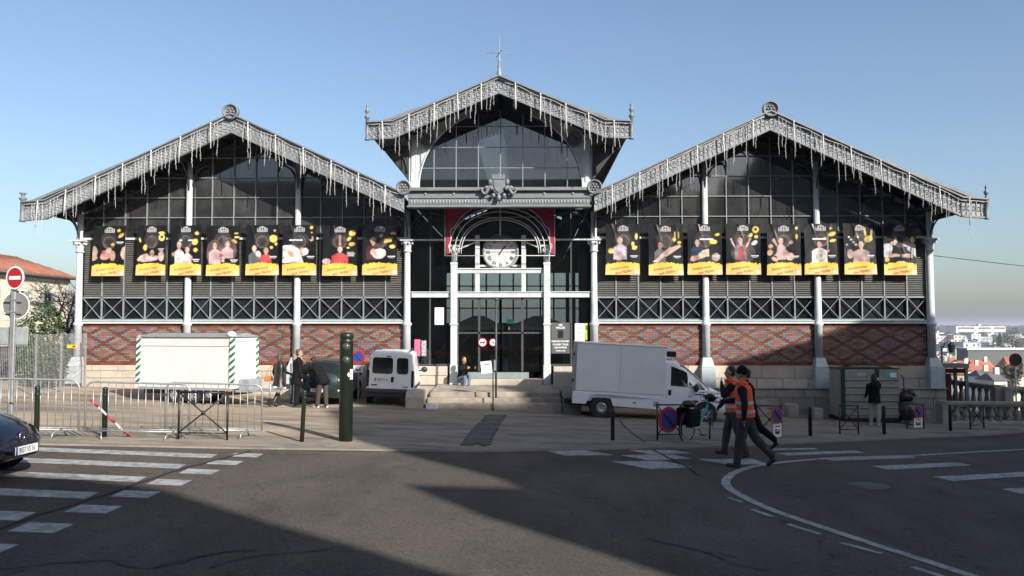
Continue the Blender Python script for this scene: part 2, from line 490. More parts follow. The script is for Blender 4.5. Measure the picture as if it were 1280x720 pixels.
def smoothline(pts, k=4):
    out = []
    for i in range(len(pts) - 1):
        p0 = Vector(pts[max(i - 1, 0)]); p1 = Vector(pts[i]); p2 = Vector(pts[i + 1]); p3 = Vector(pts[min(i + 2, len(pts) - 1)])
        for j in range(k):
            t = j / k
            out.append(tuple(.5 * ((2 * p1) + (p2 - p0) * t + (2 * p0 - 5 * p1 + 4 * p2 - p3) * t * t + (3 * p1 - p0 - 3 * p2 + p3) * t ** 3)))
    out.append(tuple(pts[-1])); return out
for k, y in enumerate((-16.22, -17.4, -18.65, -19.9, -21.2, -22.5)):
    xr = -4.45 - .07 * k
    flat('crossing_stripe', M['paint'], [(-13.5, y - .22), (xr, y - .22), (xr - .05, y + .22), (-13.5, y + .22)], .004)
for k, y in enumerate((-15.95, -16.85, -17.8, -18.78, -19.7, -20.68, -21.68, -22.62)):
    x = -4.22 - .05 * k
    flat('crossing_stripe', M['paint'], [(x - .02, y - .22), (x + .48, y - .22), (x + .46, y + .22), (x - .05, y + .22)], .004)
for q in ([(1.37, -13.75), (2.18, -13.5), (2.75, -14.05), (1.73, -14.41)], [(3.13, -13.2), (4.1, -12.9), (4.44, -13.3), (3.49, -13.74)],
          [(2.86, -14.03), (3.97, -13.61), (4.28, -14.09), (3.37, -14.6)], [(2.6, -14.96), (3.6, -14.59), (4.07, -15.27), (3.21, -15.72)],
          [(4.38, -14.17), (5.55, -13.8), (5.68, -14.46), (4.83, -14.78)], [(6.39, -12.0), (7.58, -11.42), (7.61, -11.7), (6.38, -12.31)],
          [(6.33, -12.77), (8.44, -11.71), (8.5, -12.05), (6.51, -13.08)], [(7.09, -13.27), (9.28, -12.25), (9.4, -12.6), (7.23, -13.62)],
          [(7.8, -14.17), (9.96, -13.12), (10.1, -13.48), (7.93, -14.6)], [(8.43, -15.29), (10.75, -14.17), (10.85, -14.55), (8.6, -15.7)],
          [(9.07, -16.39), (11.4, -15.3), (11.5, -15.7), (9.15, -16.8)], [(9.7, -17.5), (12.0, -16.4), (12.1, -16.8), (9.8, -17.9)]):
    flat('crossing_stripe', M['paint'], q, .004)
CUR = [(20, -5.2), (16.5, -7.5), (13.47, -9.54), (11.16, -11.12), (9.42, -12.31), (7.67, -13.05), (6.29, -13.98), (5.45, -14.72), (4.81, -15.59), (4.39, -16.53), (4.23, -17.32), (4.27, -18.14), (4.43, -19.04), (4.7, -19.85), (5.07, -20.83), (5.39, -21.61), (5.75, -22.6), (6.2, -24), (6.9, -26)]
strip('edge_line', M['paint'], smoothline(CUR), .15, .008)
for a, c in (((4.02, -18.2), (4.14, -18.53)), ((4.15, -19.04), (4.3, -19.47)), ((4.37, -19.91), (4.61, -20.42)), ((4.71, -20.82), (4.99, -21.28)), ((5.1, -21.8), (5.35, -22.4))):
    strip('lane_dash', M['paint'], [a, c], .085, .004)
def jag(pts, amp):
    out = smoothline(pts, 5); return [(x + random.uniform(-amp, amp), y + random.uniform(-amp, amp)) for x, y in out]
strip('tar_seam', M['tar'], jag([(-4.1, -15.45), (-4.25, -16.55), (-4.42, -17.47), (-4.5, -18.61), (-4.58, -20.05), (-4.68, -21.11), (-4.7, -21.91), (-4.75, -23.4)], .02), .055, .012)
strip('tar_seam', M['tar'], jag([(3.68, -12.9), (3.77, -13.84), (3.97, -15.34), (4.0, -16.2)], .02), .05, .012)
strip('tar_seam', M['tar'], jag([(3.89, -4.67), (3.7, -8), (3.66, -12.0)], .015), .035, .04, forecourt)
for pts in ([(-4.3, -23.4), (-3.76, -23.25), (-3.42, -23.01), (-2.97, -22.84), (-2.75, -22.99), (-2.5, -23.03), (-2.31, -22.86), (-2.19, -22.59), (-1.97, -22.31)],
            [(-2.46, -23.02), (-2.25, -22.63), (-2.03, -22.38), (-1.75, -22.24)], [(-1.97, -22.95), (-1.79, -22.58), (-1.47, -22.35), (-1.0, -22.1)],
            [(2.4, -21.0), (2.59, -21.21), (2.85, -21.44), (3.06, -21.69), (3.19, -22.02), (3.5, -22.2)], [(2.95, -21.6), (3.1, -21.55), (3.3, -21.75)]):
    n = len(smoothline(pts, 5)); strip('road_crack', M['tar'], jag(pts, .015), [random.uniform(.008, .032) for _ in range(n)], .012)
m = MB(); m.lathe([(.34, 0), (.34, .012), (.30, .014)], n=20)
mh = m.build('manhole_cover', M['setts'], road, loc=(6.75, -16.6, g(6.75, -16.6) - .004))
# strip of dark setts leading to the steps
sb = MB(); sg = random.Random(3)
for j in range(40):
    for i in range(4):
        x = -.30 + i * .14 + (.07 if j % 2 else 0) + j * .002; y = -13.6 + j * .225
        if y > -4.4: continue
        z = g(x, y) + .03
        if sg.random() < (.15 if i in (0, 3) else .03): continue
        sb.box((x, y, z + .010), (.125, .205, .02 + sg.uniform(0, .008)), 0, sg.uniform(-.06, .06))
tag(sb.build('sett_strip', M['setts'], forecourt), kind='stuff')

# ================================================================== market hall
hall = empty('market_hall', (0, 0, .5), 0, 'iron and brick market hall with three gables, glazing and louvres', 'market hall')
HZ = -.5                                   # local z of world zero
def hp(name, mats, fn, parent=None, bevel=0, kind=None, seg=1):
    b = MB(); fn(b)
    b.v = [(x, y, z + HZ) for x, y, z in b.v]
    o = b.build(name, mats, parent or hall, bevel, seg=seg)
    if kind: o['kind'] = kind
    return o
W, BAY, SUB = 3.46, 4.1, .82
COLX = [-W - 3 * BAY, -W - 2 * BAY, -W - BAY, -W, W, W + BAY, W + 2 * BAY, W + 3 * BAY]
XC, ZA, SL = 9.55, 10.2, .465
def ztop(x):                                # barge-board top line of a side gable
    return ZA - SL * abs(abs(x) - XC)
def zctop(x): return 11.5 - .44 * abs(x)    # centre gable
ZSILL = 7.74

# stone base, stone by stone
core = hp('stone_base', M['mortar'], lambda b: (b.b2((-15.95, -.16, -1.2), (-3.25, .3, 1.16)), b.b2((3.25, -.16, -1.2), (15.95, .3, 1.16)),
                                             b.b2((-3.25, -.12, -.3), (-1.95, .3, 1.14)), b.b2((1.95, -.12, -.3), (3.25, .3, 1.14))))
rs = random.Random(5)
def stones(x0, x1, zs, y, ms, lmin=.8, lmax=1.35):
    for k in range(len(zs) - 1):
        x = x0
        while x < x1 - .05:
            l = min(rs.uniform(lmin, lmax), x1 - x)
            if x1 - x - l < .35: l = x1 - x
            if zs[k + 1] > g(x + l / 2, 0) + .02:
                d = rs.uniform(0, .012)
                hp('stone', ms, lambda b: b.b2((x + .007, y - d, zs[k] + .006), (x + l - .007, -.1, zs[k + 1] - .006)), core, .012)
            x += l
stones(-15.98, -3.3, [.30, .70, .96, 1.18], -.20, M['stone'])
stones(-15.98, -3.3, [-.1, .31], -.36, M['stone'])
stones(3.3, 15.98, [.36, .72, 1.18], -.22, M['stone'], .9, 1.5)
stones(3.3, 16.1, [-1.2, -.75, -.38, .02, .35], -.42, M['stone_grey'], .5, 1.15)
stones(-3.25, -1.95, [.45, .8, 1.15], -.17, M['stone']); stones(1.95, 3.25, [.45, .8, 1.15], -.17, M['stone'])
hp('base_ledge', M['stone_grey'], lambda b: b.b2((3.3, -.47, .345), (16.15, -.2, .385)), bevel=.01)

# brickwork with the diamond pattern
REDS = [(.25, .072, .030), (.20, .055, .024), (.28, .085, .034), (.17, .048, .024)]
PINK = [(.36, .115, .075), (.33, .10, .07), (.40, .15, .10)]
GREY = [(.20, .195, .19), (.17, .17, .165), (.24, .23, .215), (.215, .22, .235)]
BLUE = [(.16, .165, .24), (.20, .19, .265)]
def brick_panel(x0, x1, ph):
    b = MB(); rr = random.Random(int(x0 * 10)); CH = .0635; n = 24
    b.b2((x0, .0, 1.18), (x1, .2, 1.18 + n * CH), col=(.15, .125, .105))
    bluec = {}
    for k in range(n):
        z = 1.18 + k * CH
        x = x0 - (.112 if k % 2 else 0)
        while x < x1:
            a, c = max(x, x0) + .005, min(x + .224, x1) - .005
            if c - a > .03:
                xm = x + .112
                u = (xm - ph) / 1.12; v = (z - 1.32 + CH / 2) / .635
                fu, fv = u % 1, v % 1
                q = abs(2 * fu - 1) + abs(2 * fv - 1)
                cell = (math.floor(u), math.floor(v), 0) if q <= 1 else (math.floor(u + .5), math.floor(v + .5), 1)
                if q > 1: q = 2 - q
                bl = bluec.setdefault(cell, rr.random() < .25)
                if k < 2 or k > 21: col = rr.choice(REDS)
                elif q < .27: col = rr.choice(PINK)
                elif q < .70: col = rr.choice(BLUE if bl and rr.random() < .75 else GREY)
                else: col = rr.choice(REDS)
                t = rr.uniform(.64, .98)
                b.b2((a, -.03 - rr.uniform(0, .006), z + .005), (c, .05, z + CH - .005), col=tuple(v_ * t for v_ in col))
            x += .224
    b.v = [(x, y, z + HZ) for x, y, z in b.v]
    tag(b.build('brick_panel', M['brick'], hall), kind='stuff')

# one bay: brick, sill, cross braces, louvres
crossme = None
for i in (0, 1, 2, 4, 5, 6):
    x0, x1 = COLX[i] + .13, COLX[i + 1] - .13
    brick_panel(x0, x1, COLX[i] + .35)
    hp('sill_beam', M['white_iron'], lambda b: (b.b2((x0, -.14, 2.71), (x1, .1, 2.80)), b.b2((x0, -.17, 2.80), (x1, .1, 2.83))), bevel=.006)
    for za, zb, yy in ((2.832, 2.89, -.05), (3.66, 3.72, -.05), (5.84, 5.94, -.06)): hp('rail', M['grey_iron'], lambda b: b.b2((x0, yy, za), (x1, .05, zb)))
    hp('light_transom', M['white_iron'], lambda b: b.b2((x0, -.10, 5.85), (x1, -.062, 5.93)))
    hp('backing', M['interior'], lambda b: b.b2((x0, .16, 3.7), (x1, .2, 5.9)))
    for k in range(5):
        a = COLX[i] + SUB * k + (.13 if k == 0 else .025); c = COLX[i] + SUB * (k + 1) - (.13 if k == 4 else .025)
        if k: hp('mullion', M['grey_iron'], lambda b: b.b2((COLX[i] + SUB * k - .022, -.05, 2.89), (COLX[i] + SUB * k + .022, .02, 5.84)))
        hp('cross_brace', M['grey_iron'], lambda b: (b.bar((a, -.012, 2.90), (c, -.012, 3.65), .02, .034, up=(0, 1, 0)), b.bar((a, -.034, 3.65), (c, -.034, 2.90), .02, .034, up=(0, 1, 0))))
        hp('pane', M['pane_dark'], lambda b: b.b2((a, .06, 2.89), (c, .07, 3.66)))
        def lou(b):
            for s in range(26):
                z = 3.75 + s * .081
                b.add([(a, -.03, z), (c, -.03, z), (c, .06, z + .075), (a, .06, z + .075), (a, -.03, z + .012), (c, -.03, z + .012), (c, .06, z + .087), (a, .06, z + .087)],
                      [(0, 1, 2, 3), (4, 5, 6, 7), (0, 1, 5, 4)])
        hp('louvre_panel', M['louvre'], lou, kind='stuff')

def clip(poly, f):
    out = []
    for i in range(len(poly)):
        p, q = poly[i], poly[(i + 1) % len(poly)]
        a, b = f(*p), f(*q)
        if a >= 0: out.append(p)
        if (a >= 0) != (b >= 0):
            t = a / (a - b); out.append((p[0] + (q[0] - p[0]) * t, p[1] + (q[1] - p[1]) * t))
    return out
# gable glazing of the side halls
ROWS = [5.94, 6.69, 7.44, 8.19, 8.94, 9.69]
for s in (-1, 1):
    ed = []
    for i in ((0, 1, 2) if s < 0 else (4, 5, 6)):
        ed += [COLX[i] + SUB * k for k in range(5)]
    ed.append(COLX[3] if s < 0 else COLX[7])
    lim = lambda x: ztop(x) - .42
    def bars(b):
        for x in ed: b.b2((x - .016, -.04, 5.94), (x + .016, .02, lim(x) + .1))
        for z in ROWS[1:]:
            hw = (lim(XC) - z) / SL
            a, c = max(s * XC - hw, ed[0]), min(s * XC + hw, ed[-1])
            if c > a: b.b2((a, -.036, z - .014), (c, .016, z + .014))
    def arcs(b):
        for x in ed:                                    # small arches under the rafters
            if abs(x - s * XC) > 5.7: continue
            z0 = lim(x + .41) - .62
            b.tube([(x + .41 + .40 * math.cos(t), -.03, z0 + .34 * math.sin(t)) for t in np.linspace(0, math.pi, 8)], .018, 4, sm=False)
    gz = hp('gable_glazing', M['grey_iron'], bars)
    hp('rafter_arches', M['dark_iron'], arcs, gz, kind='stuff')
    for i in range(len(ed) - 1):
        for j in range(len(ROWS) - 1):
            p = [(ed[i] + .014, ROWS[j] + .012), (ed[i + 1] - .014, ROWS[j] + .012), (ed[i + 1] - .014, ROWS[j + 1] - .012), (ed[i] + .014, ROWS[j + 1] - .012)]
            p = clip(p, lambda x, z: (s * XC - x) * SL * -1 + lim(s * XC) - z if True else 0)
            if p: p = clip(p, lambda x, z: lim(s * XC) - SL * (x - s * XC) - z)
            if p: p = clip(p, lambda x, z: lim(s * XC) + SL * (x - s * XC) - z)
            if len(p) < 3: continue
            tw = rs.uniform(-.006, .006)
            hp('pane', M['pane'], lambda b: b.prism([(x, z) for x, z in p], .03 + tw, .04 + tw), gz)

# columns
def column(x, zb, ztopc, cap=5.85):
    r = .128
    o = hp('column', M['white_iron'], lambda b: b.lathe([(r + .02, 1.45), (r + .012, 2.62), (r + .05, 2.66), (r + .05, 2.72), (r, 2.78), (r, 3.0), (r - .02, cap - .5)], (x, -.12, 0), 14))
    hp('pedestal', M['shade_blue_iron'], lambda b: (b.b2((x - .26, -.52, zb), (x + .26, .05, 1.12)), b.b2((x - .24, -.48, 1.12), (x + .24, .05, 1.17)),
                                             b.add([(x + a * (.23 if z < 1.3 else .165), -.12 + c * (.32 if z < 1.3 else .165), z) for z in (1.17, 1.47) for a, c in ((-1, -1), (1, -1), (1, 1), (-1, 1))],
                                                   [(0, 1, 5, 4), (1, 2, 6, 5), (2, 3, 7, 6), (3, 0, 4, 7), (4, 5, 6, 7)])), o, .012)
    def capf(b):
        b.lathe([(r - .01, cap - .5), (r + .03, cap - .47), (r + .03, cap - .43), (r, cap - .4), (r + .03, cap - .2), (r + .11, cap - .08)], (x, -.12, 0), 12)
        b.b2((x - .25, -.37, cap - .08), (x + .25, .05, cap - .02))
        for k in range(8):
            a = k * math.pi / 4 + .39
            b.ell((x + .2 * math.cos(a), -.12 + .2 * math.sin(a), cap - .15), (.05, .05, .06), 6, 4)
    hp('capital', M['white_iron'], capf, o)
    hp('upper_shaft', M['white_iron'], lambda b: (b.lathe([(.14, cap - .02), (.115, cap + .1), (.105, ztopc - .5)], (x, -.12, 0), 12)), o)
    def brk(b):
        b.tube([(x, -.2 - 1.25 * (1 - math.cos(t)), ztopc - 1.55 + 1.05 * math.sin(t)) for t in np.linspace(0, math.pi / 2, 8)], .035, 5)
        b.bar((x, -.1, ztopc - .46), (x, -1.55, ztopc - .46), .09, .12)
        for sx in (-1, 1):
            b.tube([(x + sx * (.1 + .62 * (1 - math.cos(t))), -.12, ztopc - 1.35 + .75 * math.sin(t)) for t in np.linspace(0, math.pi / 2, 7)], .028, 4)
    hp('bracket', M['dark_iron'], brk, o)
    return o
for x in COLX: column(x, (.36 if x > 0 else .5), ztop(x))

# roofs of the three halls (sheets with thickness), with dark boarded soffits
def roof(xa, za, xb, zb, y0, y1, th=.10):
    def f(b):
        b.add([(xa, y0, za), (xb, y0, zb), (xb, y1, zb), (xa, y1, za), (xa, y0, za - th), (xb, y0, zb - th), (xb, y1, zb - th), (xa, y1, za - th)],
              [(0, 1, 2, 3), (7, 6, 5, 4), (0, 4, 5, 1), (1, 5, 6, 2), (2, 6, 7, 3), (3, 7, 4, 0)])
    o = hp('roof_slope', M['zinc'], f)
    def u(b):
        b.add([(xa, y0 + .1, za - th - .004), (xb, y0 + .1, zb - th - .004), (xb, y1, zb - th - .004), (xa, y1, za - th - .004)], [(3, 2, 1, 0)])
        n = 8
        for k in range(n + 1):
            t = k / n; x, z = xa + (xb - xa) * t, za + (zb - za) * t - th - .075
            b.b2((x - .05, y0 + .12, z - .065), (x + .05, y1 - .1, z + .065))
    hp('soffit', M['dark_wood'], u, o)
for s in (-1, 1):
    roof(s * XC, ZA - .06, s * 17.0, 7.02, -1.62, 26)
    roof(s * XC, ZA - .06, s * 3.45, ztop(3.45) - .06, -1.62, 26)
    roof(s * 1.3, 10.965, s * 4.62, 9.80, -1.62, 26)
    roof(0, 11.42, s * 1.3, 10.965, -1.62, 5.5); roof(0, 11.42, s * 1.3, 10.965, 22, 26)
    sk = hp('skylight', M['grey_iron'], lambda b: [b.bar((0, y, 11.40), (s * 1.3, y, 10.945), .05, .07) for y in np.arange(5.7, 22, .62)] + [b.b2((s * 1.26, 5.5, 10.86), (s * 1.34, 22, 10.98)), b.b2((-.04, 5.5, 11.36), (.04, 22, 11.46))])
    hp('pane', M['glass'], lambda b: b.add([(0, 5.5, 11.44), (s * 1.3, 5.5, 10.985), (s * 1.3, 22, 10.985), (0, 22, 11.44)], [(0, 1, 2, 3)]), sk)
# rear and side walls, floor, interior posts
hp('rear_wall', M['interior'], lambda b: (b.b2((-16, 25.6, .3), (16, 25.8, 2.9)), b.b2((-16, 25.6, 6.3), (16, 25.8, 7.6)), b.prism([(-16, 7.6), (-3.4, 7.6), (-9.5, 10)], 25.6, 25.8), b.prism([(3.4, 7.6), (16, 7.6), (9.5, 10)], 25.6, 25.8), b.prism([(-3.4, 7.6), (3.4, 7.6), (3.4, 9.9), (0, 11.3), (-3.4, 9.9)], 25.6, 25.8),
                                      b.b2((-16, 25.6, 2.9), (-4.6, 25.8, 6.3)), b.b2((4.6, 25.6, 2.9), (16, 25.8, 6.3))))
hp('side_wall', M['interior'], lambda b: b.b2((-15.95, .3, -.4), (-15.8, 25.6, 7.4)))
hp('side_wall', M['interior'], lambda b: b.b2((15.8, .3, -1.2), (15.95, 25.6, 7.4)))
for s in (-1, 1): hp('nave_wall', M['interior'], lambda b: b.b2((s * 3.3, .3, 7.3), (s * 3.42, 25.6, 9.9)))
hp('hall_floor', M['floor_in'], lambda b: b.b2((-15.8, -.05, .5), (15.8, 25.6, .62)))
rw = hp('rear_window', M['dark_iron'], lambda b: [b.b2((x - .05, 25.62, 2.9), (x + .05, 25.78, 6.3)) for x in np.arange(-4.6, 4.7, .92)] + [b.b2((-4.6, 25.64, z - .04), (4.6, 25.76, z + .04)) for z in (3.9, 4.55, 5.4)])
for k in range(10): hp('pane', M['glass'], lambda b: b.b2((-4.55 + .92 * k, 25.69, 2.9), (-4.55 + .92 * (k + 1) - .1, 25.7, 6.3)), rw)
for x in (-3.4, 3.4):
    for y in (6.5, 13, 19.5): hp('inner_post', M['dark_iron'], lambda b: b.lathe([(.2, .62), (.12, 1.2), (.11, 7.4)], (x, y, 0), 10))
for x in (-8.2, -5.8, 5.9, 8.3):
    hp('inner_post', M['dark_iron'], lambda b: b.lathe([(.2, .62), (.12, 1.2), (.11, 8.4)], (x, 9, 0), 10))
# barge boards
def barge(pts, y, h, name_end=None):
    """pts: XZ polyline of the top edge; returns the part"""
    def body(b):
        for i in range(len(pts) - 1):
            (xa, za), (xb, zb) = pts[i], pts[i + 1]
            b.prism([(xa, za - .10), (xb, zb - .10), (xb, zb - h), (xa, za - h)], y + .02, y + .06)
    o = hp('barge_board', M['zinc_light'], body)
    def mould(b):
        for i in range(len(pts) - 1):
            (xa, za), (xb, zb) = pts[i], pts[i + 1]
            b.prism([(xa, za), (xb, zb), (xb, zb - .05), (xa, za - .05)], y - .16, y + .12)
            b.prism([(xa, za - .05), (xb, zb - .05), (xb, zb - .125), (xa, za - .125)], y - .09, y + .10)
            b.prism([(xa, za - h + .055), (xb, zb - h + .055), (xb, zb - h - .015), (xa, za - h - .015)], y - .03, y + .10)
    hp('moulding', M['zinc'], mould, o)
    def fret(b):
        for i in range(len(pts) - 1):
            A, B = Vector(pts[i]), Vector(pts[i + 1]); L = (B - A).length; n = max(2, int(L / .17)); sl = (B - A) / n
            for k in range(n):
                p = A + sl * (k + .5); q0 = A + sl * k
                zt, zb = p.y - .14, p.y - h + .07
                b.bar((q0.x, y, q0.y - .13), (q0.x, y, q0.y - h + .06), .02, .018, up=(1, 0, 0))
                cz = (zt + zb) / 2; cx = p.x; rr = .062
                b.tube([(cx + rr * math.cos(t), y - .004, cz + rr * 1.35 * math.sin(t)) for t in np.linspace(0, 2 * math.pi, 7)[:-1]], .013, 4, closed=True, sm=False)
                b.bar((q0.x, y - .002, q0.y - .14), ((q0 + sl).x, y - .002, (q0 + sl).y - .26), .012, .018, up=(0, 1, 0))
                b.bar((q0.x, y - .002, q0.y - h + .2), ((q0 + sl).x, y - .002, (q0 + sl).y - h + .08), .012, .018, up=(0, 1, 0))
    hp('fretwork', M['zinc_light'], fret, o, kind='stuff')
    return o
def disc(name, x, z, r, y, parent):
    Mx = Matrix.Rotation(R(90), 3, 'X')
    def f(b):
        b.lathe([(r, 0), (r, .14), (r * .86, .17), (r * .8, .11), (r * .8, .10)], (x, y + .08, z), 20, M=Mx)
        for k in range(6):
            a = k * math.pi / 3
            b.ell((x + r * .38 * math.cos(a), y - .03, z + r * .38 * math.sin(a)), (r * .17, .05, r * .17), 6, 4)
        b.ell((x, y - .04, z), (r * .2, .06, r * .2), 7, 5)
    return hp(name, M['zinc'], f, parent)
def finial(x, y, z0, h, parent, post=.62):
    prof = [(.085, 0), (.085, .05), (.06, .07), (.06, post), (.10, post + .03), (.10, post + .07), (.045, post + .12), (.045, post + .18), (.085, post + .24), (.085, post + .30), (.03, post + .36), (.055, post + .42), (.02, post + .52), (.0, post + .56)]
    k = h / (post + .56)
    hp('finial', M['zinc'], lambda b: b.lathe([(r, z * k) for r, z in prof], (x, y, z0), 10), parent)
for s in (-1, 1):
    bo = barge([(s * 17.0, 7.05), (s * 16.15, 7.12), (s * XC, ZA)], -1.7, .68)
    if s < 0:
        hp('finial', M['zinc'], lambda b: b.lathe([(.10, 6.33), (.10, 6.4), (.08, 6.43), (.08, 7.1), (.13, 7.14), (.13, 7.18), (.06, 7.22), (.06, 7.30), (.12, 7.34), (.12, 7.37)], (-17.0, -1.7, 0), 10), bo)
    else: finial(17.0, -1.72, 6.33, 1.25, bo)
    bi = barge([(s * XC, ZA), (s * 3.36, ztop(3.36))], -1.7, .68)
    md = disc('medallion', s * XC, ZA + .04, .285, -1.78, bi)
    disc('medallion', s * 3.36, ztop(3.36) + .17, .265, -1.80, bi)
    bc = barge([(s * 4.65, 9.86), (s * 3.75, 9.90), (0, 11.5)], -1.72, .62)
    finial(s * 4.68, -1.74, 9.2, 1.35, bc, .75)
# spire with wind cross
def spire(b):
    b.lathe([(.13, 11.4), (.10, 11.6), (.035, 12.1), (.055, 12.15), (.03, 12.2), (.022, 12.6), (.008, 13.1)], (0, -1.4, 0), 8)
    for a in (0.25, 1.82):
        d = Vector((math.cos(a), math.sin(a), .04))
        p = Vector((0, -1.4, 12.42)); b.tube([p - d * .42, p + d * .42], .012, 5)
        for q in (-1, 1): b.ell(p + d * .42 * q, (.03, .03, .03), 6, 4)
    b.ell((0, -1.4, 12.42), (.05, .05, .05), 8, 5)
    for q in (-1, 1): b.tube([(0, -1.4, 12.0), (q * .5, -1.3, 11.35)], .006, 4)
hp('weathervane_spire', M['grey_iron'], spire)

# centre bay: gutter beam, crest, clerestory
def beam(b):
    b.b2((-3.2, -1.72, 6.86), (3.2, -1.5, 7.12)); b.b2((-3.25, -1.80, 6.80), (3.25, -1.5, 6.86)); b.b2((-3.22, -1.76, 7.12), (3.22, -1.5, 7.2))
    b.b2((-3.2, -1.70, 7.2), (3.2, -1.5, 7.38)); b.b2((-3.25, -1.84, 7.38), (3.25, -1.5, 7.45)); b.b2((-3.25, -1.5, 7.34), (3.25, 0, 7.44))
gb = hp('gutter_beam', M['zinc'], beam, bevel=.008)
def eggs(b):
    for k in range(56):
        x = -3.1 + k * .1127
        b.ell((x, -1.73, 7.0), (.036, .03, .085), 6, 5); b.box((x + .056, -1.73, 7.0), (.016, .03, .18))
    for x in (-2.6, -1.6, 1.6, 2.6): b.ell((x, -1.71, 7.29), (.05, .03, .05), 8, 5)
hp('egg_moulding', M['zinc_light'], eggs, gb, kind='stuff')
def crest(b):
    y = -1.86
    b.prism([(-.26, 7.85), (.26, 7.85), (.28, 7.6), (.2, 7.35), (0, 7.18), (-.2, 7.35), (-.28, 7.6)], y - .06, y + .14)
    b.prism([(-.2, 7.8), (.2, 7.8), (.21, 7.6), (.14, 7.4), (0, 7.28), (-.14, 7.4), (-.21, 7.6)], y - .1, y - .06)
    b.b2((-.26, y - .09, 7.86), (.26, y + .12, 7.93))
    for k in range(5):
        x = -.22 + .11 * k
        b.prism([(x - .05, 7.93), (x + .05, 7.93), (x + .03, 8.06), (x, 8.13 if k == 2 else 8.08), (x - .03, 8.06)], y - .06, y + .08)
    for s in (-1, 1):
        b.tube([(s * (.26 + .48 * t), y - .03, 7.42 + .13 * math.sin(t * 7) - .08 * t) for t in np.linspace(0, 1, 10)], [.10 - .05 * t for t in np.linspace(0, 1, 10)], 7)
        b.ell((s * .5, y - .04, 7.5), (.12, .08, .09), 8, 6); b.ell((s * .36, y - .02, 7.75), (.09, .06, .13), 8, 6)
        b.ell((s * .72, y - .03, 7.42), (.08, .07, .07), 8, 6); b.ell((s * .22, y - .05, 7.18), (.09, .06, .10), 8, 6)
    b.ell((0, y - .06, 7.08), (.10, .08, .14), 8, 6)
def crest_s(b):
    crest(b); b.v = [(x * .84, y + .0, 7.55 + (z - 7.6) * .84) for x, y, z in b.v]
hp('crest', M['zinc'], crest_s)
hp('clerestory_sill', M['zinc'], lambda b: (b.b2((-3.45, -.25, 7.45), (3.45, .15, 7.70)), b.b2((-3.5, -.3, 7.70), (3.5, .15, 7.76))))
climz = lambda x: zctop(x) - .5
def arch(t): return 3.05 * math.cos(t), ZSILL + .02 + 2.95 * math.sin(t)
for s in (-1, 1):
    hp('upper_pillar', M['white_iron'], lambda b: (b.b2((s * 3.06, -.16, 7.76), (s * 3.42, .1, climz(3.4) + .25)), b.b2((s * 3.02, -.2, 7.76), (s * 3.46, .1, 7.95)), b.b2((s * 3.14, -.2, 7.95), (s * 3.34, -.1, climz(3.4) + .1))), bevel=.01)
    ts = [t for t in np.linspace(0, 1.2, 16)]
    pts = [arch(t) for t in ts if arch(t)[1] < climz(arch(t)[0]) + .2]
    up = [(3.06, climz(3.06) + .25)] if True else []
    poly = [(s * x, z) for x, z in pts] + [(s * pts[-1][0], climz(pts[-1][0]) + .25)] + [(s * 3.06, climz(3.06) + .25)]
    hp('spandrel', M['white_iron'], lambda b: b.prism(poly, -.10, .06))
    hp('arch_rim', M['white_iron'], lambda b: b.tube([(s * x, -.12, z) for x, z in pts], .035, 5))
    def con(b):
        b.prism([(s * 3.42, 8.0), (s * 3.42, 9.75), (s * 4.5, 9.35), (s * 4.45, 9.2), (s * 4.2, 9.12), (s * 4.1, 8.95)], -.3, -.06)
        b.tube([(s * (3.45 + .65 * (1 - math.cos(t))), -.34, 8.3 + .9 * math.sin(t)) for t in np.linspace(0, math.pi / 2, 8)], .03, 5)
        b.prism([(s * 3.42, 9.3), (s * 4.5, 9.3), (s * 4.5, 9.45), (s * 3.42, 9.45)], -1.5, -.06)
    hp('eaves_console', M['dark_wood'], con)
    disc('spandrel_rosette', s * 2.72, 9.55, .28, -.16, hall)
CE = [-3.05, -2.49, -1.66, -.83, 0, .83, 1.66, 2.49, 3.05]; CR = [7.78, 8.53, 9.31, 10.1, 10.9]
def inz(x, z): return min(1 - (x / 3.05) ** 2 - ((z - ZSILL) / 2.95) ** 2, 9)
def cbars(b):
    for x in CE[1:-1]: b.b2((x - .018, -.03, 7.76), (x + .018, .03, min(ZSILL + 2.95 * math.sqrt(1 - (x / 3.05) ** 2), climz(x) + .1)))
    for z in CR[1:-1]:
        hw = min(3.05 * math.sqrt(1 - ((z - ZSILL) / 2.95) ** 2), (11.0 - z) / .44); b.b2((-hw, -.026, z - .014), (hw, .026, z + .014))
cg = hp('clerestory_glazing', M['grey_iron'], cbars)
AP = [arch(t) for t in np.linspace(0, math.pi, 33)]
def inarch(p):
    for k in range(len(AP) - 1):
        (xa, za), (xb, zb) = AP[k], AP[k + 1]
        p = clip(p, lambda x, z: (xb - xa) * (z - za) - (zb - za) * (x - xa))
        if len(p) < 3: return []
    return p
M['pane_upper'] = glass('upper_glass', (.55, .57, .58), .13, (.07, .07, .07), 1.9)
for i in range(8):
    for j in range(4):
        p = inarch([(CE[i] + .012, CR[j]), (CE[i + 1] - .012, CR[j]), (CE[i + 1] - .012, CR[j + 1]), (CE[i] + .012, CR[j + 1])])
        if p: p = clip(p, lambda x, z: 11.05 - .44 * x - z)
        if p: p = clip(p, lambda x, z: 11.05 + .44 * x - z)
        if len(p) >= 3: hp('pane', M['pane_upper'], lambda b: b.prism(p, -.005, .004), cg)

